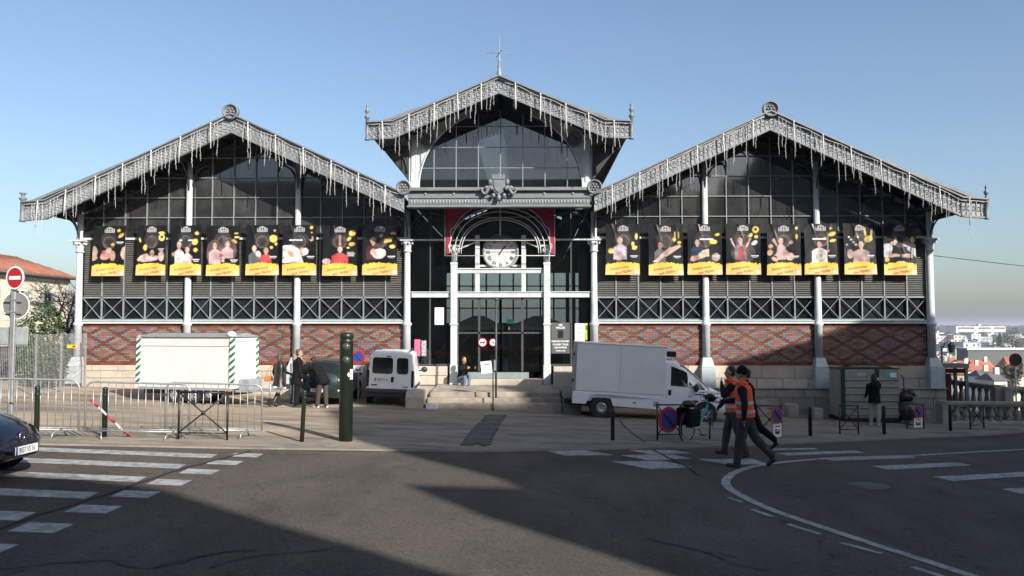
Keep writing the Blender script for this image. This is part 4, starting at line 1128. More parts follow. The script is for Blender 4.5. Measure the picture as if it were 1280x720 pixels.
board('leaflet', 'black and white poster beside the pink one', 'poster', -2.84, 1.80, .18, .58, mat('grey_print', (.35, .33, .34), .6, var=.8, scale=16), None, -.03)
board('leaflet', 'narrow pink strip poster in the right side window', 'poster', 2.72, 1.6, .10, .5, M['red'], None, -.03)
board('leaflet', 'yellow green strip poster at the right edge of the entrance', 'poster', 3.18, 2.42, .10, .62, mat('lime_print', (.45, .55, .06), .6, var=.4, scale=12), None, -.02)
def ban(x, z, r, label, fn):
    root = empty('prohibition_sign', (x, -.06, z), 0, label, 'sign')
    part('disc', M['sign_white'], root, lambda b: b.lathe([(0, 0), (r * .8, 0), (r * .8, .008), (0, .008)], n=28, M=RX))
    part('red_ring', M['red'], root, lambda b: b.lathe([(r * .78, -.002), (r, -.002), (r, .012), (r * .78, .012)], n=28, M=RX, ring=True))
    part('pictogram', M['ink'], root, fn); return root
ban(-.66, 2.02, .17, 'round red and white no dogs sign on the door', lambda b: (b.prism([(-.08, .02), (.05, .02), (.07, .06), (.10, .05), (.08, -.02), (.06, -.03), (.06, -.09), (.04, -.09), (.03, -.03), (-.05, -.03), (-.06, -.09), (-.08, -.09), (-.08, -.02), (-.11, .05)], -.012, -.0085)))
ban(-.27, 2.02, .15, 'round red and white no cycling sign on the door', lambda b: (b.tube([(-.045 + .035 * math.cos(t), -.01, -.02 + .035 * math.sin(t)) for t in np.linspace(0, 6.28, 11)[:-1]], .006, 4, closed=True), b.tube([(.045 + .035 * math.cos(t), -.01, -.02 + .035 * math.sin(t)) for t in np.linspace(0, 6.28, 11)[:-1]], .006, 4, closed=True), b.bar((-.045, -.01, -.02), (.03, -.01, .03), .006, .01), b.bar((-.08, -.011, .07), (.08, -.011, -.07), .004, .014)))
ex = empty('exit_sign', (.33, 1.2, 2.80), 0, 'small green exit sign hanging inside behind the doors', 'sign')
part('panel', mat('exit_green', (.02, .28, .16), .5, emit=(.02, .5, .25, .25)), ex, lambda b: b.b2((-.14, -.02, -.09), (.14, .02, .09)))
part('arrow', M['sign_white'], ex, lambda b: (b.b2((-.015, -.026, -.01), (.015, -.022, .07)), b.prism([(-.05, -.01), (.05, -.01), (0, -.06)], -.026, -.022)))

# stalls and flowers inside
for k, (x, y, w_, lab) in enumerate(((-1.1, 4.5, 2.2, 'beige stall canopy inside the hall, left of the exit sign'), (1.5, 5.0, 2.6, 'beige stall canopy inside the hall, right of the exit sign'))):
    root = empty('stall_canopy', (x, y, .62), 0, lab, 'canopy')
    cm = mat('canvas%d' % k, (.62, .57, .46), .9, var=.15)
    def can(b):
        h0, h1 = 2.0, 2.45; n = 14
        P = [(-w_ / 2, -1, h0), (w_ / 2, -1, h0), (w_ / 2, 1, h0), (-w_ / 2, 1, h0), (-w_ * .1, 0, h1), (w_ * .1, 0, h1)]
        b.add(P, [(0, 1, 5, 4), (1, 2, 5), (2, 3, 4, 5), (3, 0, 4)])
        for i_ in range(n):
            x0, x1 = -w_ / 2 + w_ * i_ / n, -w_ / 2 + w_ * (i_ + 1) / n
            b.add([(x0, -1.003, h0), (x1, -1.003, h0), (x1, -1.01, h0 - .13), ((x0 + x1) / 2, -1.015, h0 - .18), (x0, -1.01, h0 - .13)], [(0, 1, 2, 3, 4)])
    part('canvas', cm, root, can)
    for sx in (-1, 1):
        for sy in (-1, 1): part('pole', M['steel'], root, lambda b: b.tube([(sx * w_ * .48, sy * .95, 0), (sx * w_ * .48, sy * .95, 2.02)], .02, 6))
    part('counter', M['brown_cloth'], root, lambda b: b.b2((-w_ * .45, -.9, 0), (w_ * .45, -.2, .85)))
FL = [mat('flower_orange', (.75, .16, .02), .7, var=.5, scale=20), mat('flower_red', (.5, .03, .05), .7, var=.5, scale=20), mat('flower_yellow', (.7, .42, .03), .7, var=.5, scale=20), mat('flower_pink', (.6, .2, .25), .7, var=.5, scale=20)]
flab = ['bucket of yellow flowers in the left side window', 'bucket of orange flowers in the left side window', 'tall bunch of orange flowers behind the seated person', 'orange flower bucket behind the no dogs sign', 'pale pink flower bucket behind the slim post', 'red flower bucket under the exit sign', 'orange flower bucket right of the exit sign', 'yellow flower bucket near the right entrance column']
for k, (x, y, z, c, n) in enumerate(((-3.0, .9, 1.55, 2, 30), (-2.3, .8, 1.6, 0, 30), (-1.35, .5, 1.55, 0, 30), (-.75, 2.2, 1.75, 0, 40), (-.15, 2.2, 1.75, 3, 30), (.35, 2.2, 1.72, 1, 30), (.85, 2.2, 1.75, 0, 30), (1.35, 2.2, 1.72, 2, 30))):
    root = empty('flower_bucket', (x, y, .62), 0, flab[k], 'flowers', 'flowers inside the entrance')
    rr = random.Random(k)
    part('bucket', M['plastic_dark'], root, lambda b: b.lathe([(.10, 0), (.14, z - 1.0)], n=10))
    def bl(b):
        for _ in range(n):
            b.ell((rr.gauss(0, .14), rr.gauss(0, .1), z - .62 + rr.gauss(0, .07)), (.04, .04, .035), 6, 4)
    part('blooms', FL[c], root, bl)
    part('leaves', M['leaf'], root, lambda b: [b.add([(0, 0, z - 1), (rr.gauss(0, .16), rr.gauss(0, .1), z - .66), (rr.gauss(0, .16), rr.gauss(0, .1), z - .7)], [(0, 1, 2)]) for _ in range(30)])
# ================================================================== street furniture
def at_ground(x, y): return (x, y, g(x, y) + (.03 if y > edge(x) else 0))
def bollard(x, y, h, r, m_, label, lean=0.0, grp='bollards along the kerb'):
    root = empty('bollard', at_ground(x, y), 0, label, 'bollard', grp); root.rotation_euler = (0, lean, 0)
    part('post', m_, root, lambda b: b.lathe([(r, -.05), (r, h - .05), (r * 1.0, h - .04)], n=12))
    part('cap', m_, root, lambda b: b.lathe([(r, h - .04), (r * 1.06, h - .03), (r * 1.06, h - .01), (r * .7, h + .015), (0.001, h + .02)], n=12))
    part('collar', m_, root, lambda b: b.lathe([(r * 1.02, h - .17), (r * 1.1, h - .16), (r * 1.1, h - .13), (r * 1.02, h - .12)], n=12))
bollard(-8.37, -14.99, .97, .048, M['dark_green'], 'tall dark green bollard behind the front of the dark car')
bollard(-7.3, -14.52, .96, .048, M['dark_green'], 'tall dark green bollard between the two left crowd barriers')
bollard(-3.51, -14.1, 1.02, .045, M['dark_green'], 'slim dark green bollard leaning slightly beside the stout signal column', .045)
bollard(2.95, -11.75, .69, .045, M['black'], 'short black bollard in front of the white box van')
bollard(8.65, -8.04, .76, .05, M['black'], 'short black bollard right of the walking workers')
bollard(11.34, -6.35, .80, .05, M['black'], 'short black bollard in front of the beige recycling container')
bollard(14.3, -4.24, .80, .05, M['black'], 'short black bollard at the left end of the balustrade')
# stout signal column
sc_ = empty('signal_column', at_ground(-2.71, -13.72), 0, 'stout dark green signal column with two round lenses and a white sticker', 'signal column')
part('shaft', M['dark_green'], sc_, lambda b: b.lathe([(.14, -.05), (.14, 2.02), (.145, 2.03), (.145, 2.05), (.125, 2.07), (.125, 2.09), (.145, 2.11), (.145, 2.17), (.12, 2.21), (0.001, 2.22)], n=24))
lens = mat('lens_dark', (.055, .058, .05), .25)
for z in (1.93, 1.66): part('lens', lens, sc_, lambda b: b.ell((.015, -.10, z), (.088, .075, .088), 16, 10))
part('sticker', M['sign_white'], sc_, lambda b: b.add([(.144 * math.sin(a), -.144 * math.cos(a), z) for z in (.98 + .28, 1.72 - .25) for a in (.75, .95, 1.15, 1.35)], [(i, i + 1, i + 5, i + 4) for i in range(3)]))
part('arrow_label', M['sign_white'], sc_, lambda b: b.add([(.1425 * math.sin(a), -.1425 * math.cos(a), z) for a, z in ((.35, 1.36), (.55, 1.31), (.55, 1.41), (.7, 1.33), (.7, 1.39))], [(0, 1, 3, 4, 2)]))
# cross barriers
def cross_barrier(p, q, h, label, grp='cross barriers'):
    P, Q = Vector(at_ground(*p)), Vector(at_ground(*q)); root = empty('cross_barrier', P, 0, label, 'barrier', grp); d = Q - P
    part('post', M['black'], root, lambda b: b.tube([(0, 0, -.05), (0, 0, h)], .022, 8)); part('post', M['black'], root, lambda b: b.tube([d + Vector((0, 0, -.05)), d + Vector((0, 0, h))], .022, 8))
    U = Vector((0, 0, 1))
    part('top_rail', M['black'], root, lambda b: b.tube([U * (h - .02) - d * .03, d * 1.03 + U * (h - .02)], .02, 8)); part('bottom_rail', M['black'], root, lambda b: b.tube([U * .13, d + U * .13], .014, 6))
    part('diagonal', M['black'], root, lambda b: b.tube([U * .13, d + U * (h - .03)], .014, 6)); part('diagonal', M['black'], root, lambda b: b.tube([U * (h - .03), d + U * .13], .014, 6))
    n_ = Vector((d.y, -d.x, 0)).normalized()
    part('boss', M['black'], root, lambda b: b.ell(d * .5 + U * (h + .10) * .5, (.045, .045, .045), 8, 6)); return root
cross_barrier((-5.86, -14.45), (-4.95, -14.29), .95, 'wide black cross barrier in front of the striped trailer')
cross_barrier((4.03, -11.31), (4.67, -10.84), .84, 'black cross barrier carrying the large round sign by the bicycle')
cross_barrier((6.8, -9.64), (7.52, -9.22), .84, 'black cross barrier behind the walking workers')
cross_barrier((9.82, -7.02), (10.45, -6.74), .83, 'black cross barrier left of the recycling container')
cross_barrier((13.05, -4.01), (13.67, -3.82), .80, 'black cross barrier with a notice beside the litter bin')
cross_barrier((15.3, -3.51), (15.96, -3.09), .80, 'black cross barrier in front of the balustrade')
# no parking signs
def nopark(name, loc, yaw, r, label, post=None, plate=None, h=0.0):
    root = empty(name, loc, yaw, label, 'sign', 'no parking signs'); z = h
    part('blue_disc', M['sign_blue'], root, lambda b: b.lathe([(0.001, -.012), (r * .82, -.012), (r * .82, .012), (0.001, .012)], (0, 0, z), 28, M=RX))
    part('red_ring', M['red'], root, lambda b: b.lathe([(r * .78, -.013), (r, -.013), (r, .017), (r * .78, .017)], (0, 0, z), 28, M=RX, ring=True))
    part('red_slash', M['red'], root, lambda b: b.bar((-r * .56, -.014, z + r * .56), (r * .56, -.014, z - r * .56), .006, r * .22, up=(0, 1, 0)))
    if plate:
        part('lower_plate', M['sign_white'], root, lambda b: b.b2((-plate[0] / 2, -.008, plate[1]), (plate[0] / 2, .008, plate[2])), .004)
        w_, z0, z1 = plate
        for k, (u0, u1, v0, v1) in enumerate(((-.3, .25, .25, .45), (-.35, -.05, .5, .6), (.05, .35, .5, .55), (-.3, .3, .78, .86))):
            part('printed_line', M['ink'], root, lambda b: b.b2((u0 * w_, -.012, z0 + (z1 - z0) * v0), (u1 * w_, -.009, z0 + (z1 - z0) * v1)))
    if post: part('post', M['steel'], root, lambda b: b.b2((-.03, .02, -.05), (.03, .06, h)), .006)
    return root
zA = g(4.35, -11.2) + .05
nopark('no_parking_sign', (4.30, -11.22, zA + .46), R(34), .30, 'large round blue and red no parking sign behind the bicycle')
nopark('no_parking_sign', (7.36, -9.42, g(7.36, -9.42) + .62), R(38), .22, 'round no parking sign with a white tow plate right of the workers', None, (.34, -.56, -.22))
nopark('no_parking_sign', (13.40, -4.02, g(13.4, -4) + .58), R(30), .21, 'round no parking sign with a striped plate beside the bin', None, (.42, -.5, -.2))
nopark('no_parking_sign', (-4.95, -1.6, g(-4.95, -1.6) + .03), R(0), .24, 'round no parking sign on a steel post left of the white van', True, (.34, .98, 1.22), 1.52)
# slim post before the doors, with a sign box
pp = empty('slim_post', (-.05, -2.9, .2), 0, 'tall slim dark post standing on the steps before the doors', 'post')
part('pole', M['dark_iron'], pp, lambda b: b.tube([(0, 0, -.2), (0, 0, 3.3)], .035, 8)); part('cap', M['dark_iron'], pp, lambda b: b.lathe([(.05, 3.27), (.07, 3.32), (.05, 3.38), (0.001, 3.40)], n=10))
pp2 = empty('sign_stand', (-.13, -3.35, -.1), 0, 'small white sign on a thin black stand in front of the doors', 'sign')
part('pole', M['black'], pp2, lambda b: b.tube([(0, 0, -.2), (0, 0, 1.62)], .022, 8)); part('panel', M['paper'], pp2, lambda b: b.box((-.22, -.02, 1.36), (.36, .02, .40), M=Matrix.Rotation(R(-6), 3, 'Y')))
part('printed_line', M['ink'], pp2, lambda b: b.box((-.21, -.034, 1.44), (.2, .004, .03))); part('side_plate', M['steel'], pp2, lambda b: b.b2((.03, -.01, 1.25), (.10, .01, 1.6)))
# no entry sign, seen sign backs below it
ne = empty('sign_post', at_ground(-9.43, -14.13), 0, 'grey post with a round red no entry sign and sign backs', 'sign post')
part('post', M['steel'], ne, lambda b: b.b2((-.05, -.03, -.05), (.05, .05, 3.35)), .012)
ns = part('no_entry_disc', M['red'], ne, lambda b: b.lathe([(.001, -.01), (.21, -.01), (.21, .01), (.001, .01)], (.06, -.06, 3.08), 32, M=Matrix.Rotation(R(-17), 3, 'Z') @ RX))
part('white_rim', M['sign_white'], ns, lambda b: b.lathe([(.205, -.012), (.235, -.012), (.235, .014), (.205, .014)], (.06, -.06, 3.08), 32, M=Matrix.Rotation(R(-17), 3, 'Z') @ RX, ring=True))
part('white_bar', M['sign_white'], ns, lambda b: b.box((.060, -.076, 3.08), (.29, .008, .075), rz=R(-17)))
sbk = part('sign_back', mat('sign_back_grey', (.16, .155, .145), .6), ne, lambda b: b.lathe([(.001, 0), (.27, 0), (.27, .02), (.001, .02)], (.02, .07, 2.52), 28, M=RX))
part('rim', M['sign_white'], sbk, lambda b: b.lathe([(.265, -.006), (.285, -.006), (.285, .024), (.265, .024)], (.02, .07, 2.52), 28, M=RX, ring=True))
part('clamp', M['steel'], ne, lambda b: (b.b2((-.17, -.04, 2.62), (.2, -.03, 2.65)), b.b2((-.17, -.04, 2.38), (.2, -.03, 2.41))))
part('square_sign_back', M['zinc_light'], ne, lambda b: b.b2((-.34, .06, 1.72), (.28, .08, 2.08)), .02)
yb = board('direction_plate', 'small yellow and red plate behind the no entry post', 'sign', 0, 0, .3, .1, mat('plate_yellow', (.7, .5, .03), .5), [(.2, 0, .3, .6)], lm=M['red']); yb.location = (-12.6, -6.2, 2.0)
# crowd barriers
def crowd(p, q, h, label):
    P, Q = Vector(at_ground(*p)), Vector(at_ground(*q)); root = empty('crowd_barrier', P, 0, label, 'crowd barrier', 'galvanised crowd barriers')
    d = Q - P; L = d.length; ux = d / L; U = Vector((0, 0, 1)); n_ = Vector((ux.y, -ux.x, 0))
    pt = lambda s, z: ux * s + U * z
    def fr(b):
        c = .16; P_ = [pt(0, .14), pt(0, h - c)] + [pt(c - c * math.cos(t), h - c + c * math.sin(t)) for t in np.linspace(.3, 1.57, 5)] + [pt(L - c + c * math.sin(t), h - c + c * math.cos(t)) for t in np.linspace(0, 1.3, 5)] + [pt(L, h - c), pt(L, .14)]
        b.tube(P_, .019, 8); b.tube([pt(0, .14), pt(L, .14)], .017, 8); b.tube([pt(0, .18), pt(L, .18)], .006, 5)
    part('frame', M['steel'], root, fr)
    k = int(L / .135)
    for i in range(1, k): part('bar', M['steel'], root, lambda b: b.tube([pt(L * i / k, .14), pt(L * i / k, h - .01)], .008, 5))
    for s in (.28, L - .28): part('foot', M['steel'], root, lambda b: b.tube([pt(s, .16) , pt(s + (.10 if s < 1 else -.1), .1) + n_ * .25, pt(s + (.12 if s < 1 else -.12), -.02) + n_ * .30], .014, 6)); part('foot', M['steel'], root, lambda b: b.tube([pt(s, .16), pt(s, -.02) - n_ * .28], .014, 6))
crowd((-9.75, -15.15), (-7.72, -14.7), 1.10, 'galvanised crowd barrier behind the dark car, leftmost of three')
crowd((-7.58, -14.72), (-5.66, -14.40), 1.08, 'galvanised crowd barrier with red and white tape, middle of three')
crowd((-6.28, -14.1), (-4.45, -13.70), 1.08, 'galvanised crowd barrier in front of the trailer drawbar, rightmost of three')
tp = empty('barrier_tape', at_ground(-7.45, -14.75), 0, 'red and white striped pole leaning inside the middle crowd barrier', 'striped pole')
for k in range(5):
    a, c = Vector((-.05, .05, .74)), Vector((.62, .35, -.05))
    part('stripe', M['red'] if k % 2 == 0 else M['sign_white'], tp, lambda b: b.tube([a.lerp(c, k / 5), a.lerp(c, (k + 1) / 5)], .022, 6))

# ================================================================== vehicles
def wheel(root, x, y, r, w_, side, rim_m=None, hub=True):
    """side: -1 for the right (-Y) outside, +1 for the left"""
    o = part('wheel', M['rubber'], root, lambda b: b.lathe([(r * .62, -w_ / 2), (r * .92, -w_ / 2), (r, -w_ * .3), (r, w_ * .3), (r * .92, w_ / 2), (r * .62, w_ / 2)], (x, y, r), 24, M=RX, ring=True))
    def rim(b):
        yy = y + side * w_ * .38
        b.lathe([(.001, 0), (r * .2, 0), (r * .25, .012), (r * .5, .02), (r * .64, -.015)] if side < 0 else [(.001, 0), (r * .2, 0), (r * .25, -.012), (r * .5, -.02), (r * .64, .015)], (x, yy, r), 20, M=RX)
    def holes(b):
        yy = y + side * (w_ * .38 + .022)
        for k in range(8):
            a = k * math.pi / 4; b.box((x + r * .42 * math.cos(a), yy, r + r * .42 * math.sin(a)), (r * .13, .008, r * .13))
    rm = part('rim', rim_m or M['steel'], o, rim); part('rim_slots', M['black'], o, holes); return o
class Loft:
    """half profiles (y>=0, from the underside centre to the roof centre) at stations along X, mirrored and smoothed"""
    def __init__(s, st): s.st = st; s.n = len(st[0][1])
    def P(s, u, v, side=1, off=0.0):
        i = min(int(u), len(s.st) - 2); t = u - i; j = min(int(v), s.n - 2); q = v - j
        def pt(a, b_): return Vector((s.st[a][0], s.st[a][1][b_][0], s.st[a][1][b_][1]))
        A = pt(i, j).lerp(pt(i, j + 1), q); B_ = pt(i + 1, j).lerp(pt(i + 1, j + 1), q); p = A.lerp(B_, t)
        if off:
            du = pt(i + 1, j) - pt(i, j); dv = pt(i, j + 1) - pt(i, j); nn = dv.cross(du)
            if nn.length > 1e-6:
                nn.normalize()
                if nn.y < 0 and abs(nn.y) > .2: nn = -nn
                elif abs(nn.y) <= .2 and nn.z < 0: nn = -nn
                p = p + nn * off
        return Vector((p.x, p.y * side, p.z))
    def mesh(s, b, mi=0):
        n = s.n; rings = []
        for x, pr in s.st:
            rings.append([(x, y, z) for y, z in pr] + [(x, -y, z) for y, z in reversed(pr[1:-1])])
        m_ = len(rings[0]); vs = [p for r_ in rings for p in r_]
        fs = [(i * m_ + k, i * m_ + (k + 1) % m_, (i + 1) * m_ + (k + 1) % m_, (i + 1) * m_ + k) for i in range(len(rings) - 1) for k in range(m_)]
        fs.append(tuple(range(m_))); fs.append(tuple(reversed(range((len(rings) - 1) * m_, len(rings) * m_))))
        b.add(vs, fs, mi, True)
    def patch(s, b, u0, u1, v0, v1, side, off=.008, k=6, l=4, mi=0):
        vs = [s.P(u0 + (u1 - u0) * i / k, v0 + (v1 - v0) * j / l, side, off) for i in range(k + 1) for j in range(l + 1)]
        b.add(vs, [(i * (l + 1) + j, (i + 1) * (l + 1) + j, (i + 1) * (l + 1) + j + 1, i * (l + 1) + j + 1) for i in range(k) for j in range(l)], mi, True)
def prof(zb, w, zs, zm, wbelt, zbelt, wr, zr, crown=.03):
    return [(0, zb), (w * .86, zb), (w * .97, zb + (zs - zb) * .5), (w, zs), (w, zm), (wbelt, zbelt), (wr + .03, zr - .09), (wr - .04, zr - .02), (wr * .5, zr + crown * .7), (0, zr + crown)]
def autosmooth(o, a=40):
    e = o.modifiers.new('edges', 'EDGE_SPLIT'); e.split_angle = R(a)
    return o
def vehicle(name, loc, rz, tilt, label, cat, L, glassm, paint, wheels, wr, ww):
    root = empty(name, loc, 0, label, cat); root.rotation_euler = (tilt[0], tilt[1], rz)
    return root
def plate(root, txt, c, yaw, w_=.52, h_=.11, bg=None, fg=None):
    o = part('number_plate', bg or M['sign_white'], root, lambda b: b.box(c, (.012, w_, h_), rz=yaw))
    tv, tf = text_mesh(txt, h_ * .95, bold=.002); b = MB(); vv = []
    for x, y, z in tv:
        p = Vector((.0085, x * .74 + .0, y)); vv.append(Matrix.Rotation(yaw, 3, 'Z') @ p + Vector(c))
    b.add(vv, tf); tag(b.build('plate_lettering', fg or M['ink'], o), kind='stuff')
    part('blue_band', M['sign_blue'], o, lambda b: b.box(Vector(c) + Matrix.Rotation(yaw, 3, 'Z') @ Vector((.004, -w_ * .46, 0)), (.008, w_ * .07, h_), rz=yaw))
    return o
# ---- small white panel van, rear towards the street
def panel_van():
    x, y = -3.62, -3.0; z = g(x, y) + .03
    root = empty('panel_van', (x, y, z), R(93.5), 'small white panel van parked with its rear doors towards the street', 'van')
    root.rotation_euler = (R(0), R(0), R(93.5)); root.rotation_euler[0] = R(0)
    root.rotation_euler = (Matrix.Rotation(R(2.06), 3, 'Y') @ Matrix.Rotation(R(93.5), 3, 'Z')).to_euler()
    pv = mat('van_white', (.74, .76, .79), .3, var=.03, coat=.3)
    wd = .80
    st_ = [(0.0, prof(.36, wd * .97, .55, .80, wd * .94, 1.02, .60, 1.74)), (.10, prof(.30, wd, .5, .82, wd * .97, 1.04, .645, 1.785)), (1.2, prof(.24, wd, .5, .82, wd * .98, 1.05, .66, 1.82)),
           (2.2, prof(.24, wd, .5, .82, wd * .98, 1.05, .66, 1.80)), (2.65, prof(.24, wd, .5, .82, wd * .97, 1.05, .62, 1.66)), (3.2, prof(.24, wd, .5, .80, wd * .95, 1.0, .68, 1.10)), (3.75, prof(.26, wd * .97, .5, .70, wd * .9, .82, .62, .92)), (3.98, prof(.3, wd * .8, .45, .58, wd * .75, .66, .5, .74))]
    lf = Loft(st_)
    autosmooth(part('body', pv, root, lambda b: lf.mesh(b)), 35)
    xr = -.012
    def rear(y0, y1, z0, z1, taper=0.0): return [(y0, z0), (y1, z0), (y1 - taper, z1), (y0 + taper, z1)]
    def win(ya, yb, za, zb, name, m_, th=.02, parent=None, r_=.05):
        pts = []
        for cx, cy, a0 in ((yb - r_, zb - r_, 0), (ya + r_, zb - r_, 90), (ya + r_, za + r_, 180), (yb - r_, za + r_, 270)):
            for k in range(4):
                a = R(a0 + 30 * k); pts.append((cx + r_ * math.cos(a), cy + r_ * math.sin(a)))
        lean = lambda zz: max(0, (zz - 1.02)) * .035
        o = part(name, m_, parent or root, lambda b: b.add([(xr - th + 0, p[0] * (1 - .05 * max(0, p[1] - 1.0)), p[1]) for p in pts] + [(xr + .06, p[0] * (1 - .05 * max(0, p[1] - 1.0)), p[1]) for p in pts],
                 [tuple(range(len(pts)))] + [(i, (i + 1) % len(pts), len(pts) + (i + 1) % len(pts), len(pts) + i) for i in range(len(pts))])); return o
    # local +Y is the left of the van, which is the left side of the picture
    d1 = win(-.145, .70, .56, 1.70, 'rear_door', pv, .012); d2 = win(-.70, -.165, .56, 1.70, 'rear_door', pv, .012)
    win(-.08, .61, 1.06, 1.60, 'rear_window', M['car_glass'], .02, d1, .08); win(-.60, -.21, 1.06, 1.60, 'rear_window', M['car_glass'], .02, d2, .08)
    part('bumper', M['plastic_dark'], root, lambda b: (b.b2((-.10, -.80, .28), (.2, .80, .56)), b.b2((-.13, -.74, .40), (.1, .74, .52))), .04, 2)
    for s in (-1, 1): part('tail_lamp', mat('tail_lamp_dark' + str(s), (.05, .008, .008), .25), root, lambda b: b.b2((-.03, s * .70, .62), (.05, s * .79, 1.18)), .02)
    pl_ = plate(root, '6742 TS 16', (-.035, .26, .86), math.pi, .50, .11)
    part('latch', M['black'], root, lambda b: b.b2((-.05, -.12, .78), (-.02, -.03, .96)), .01)
    part('badge', M['black'], root, lambda b: (b.b2((-.028, .42, .66), (-.022, .62, .70)))); part('badge', M['black'], root, lambda b: b.b2((-.028, -.6, .62), (-.022, -.42, .65)))
    part('high_lamp', M['black'], root, lambda b: b.b2((-.04, .0, 1.63), (-.01, .14, 1.66)))
    part('wiper', M['black'], root, lambda b: b.tube([(-.04, .12, 1.02), (-.045, .08, 1.2)], .01, 5))
    for s in (-1, 1):
        part('side_mirror', M['plastic_dark'], root, lambda b: (b.ell((2.35, s * .98, 1.12), (.08, .12, .10), 10, 7), b.bar((2.4, s * .80, 1.06), (2.36, s * .9, 1.1), .05, .05)))
        part('front_window', M['car_glass'], root, lambda b: lf.patch(b, 3.0, 4.6, 5.15, 5.9, s, .01))
        part('roof_rail', M['plastic_dark'], root, lambda b: b.tube([(.3, s * .6, 1.80), (.4, s * .6, 1.86), (2.0, s * .6, 1.86), (2.1, s * .6, 1.80)], .016, 6))
        part('side_strip', M['plastic_dark'], root, lambda b: lf.patch(b, 1.1, 5.2, 3.1, 3.5, s, .012)); part('wheel_arch', M['plastic_dark'], root, lambda b: b.lathe([(.001, -.004), (.34, -.004), (.34, .004), (.001, .004)], (.70, s * .803, .31), 20, M=RX, sm=False))
    part('windscreen', M['car_glass'], root, lambda b: [lf.patch(b, 3.95, 5.0, 6.3, 9, s, .008) for s in (-1, 1)])
    for xx in (.70, 3.28):
        for s in (-1, 1): wheel(root, xx, s * .735, .29, .18, s)
panel_van()
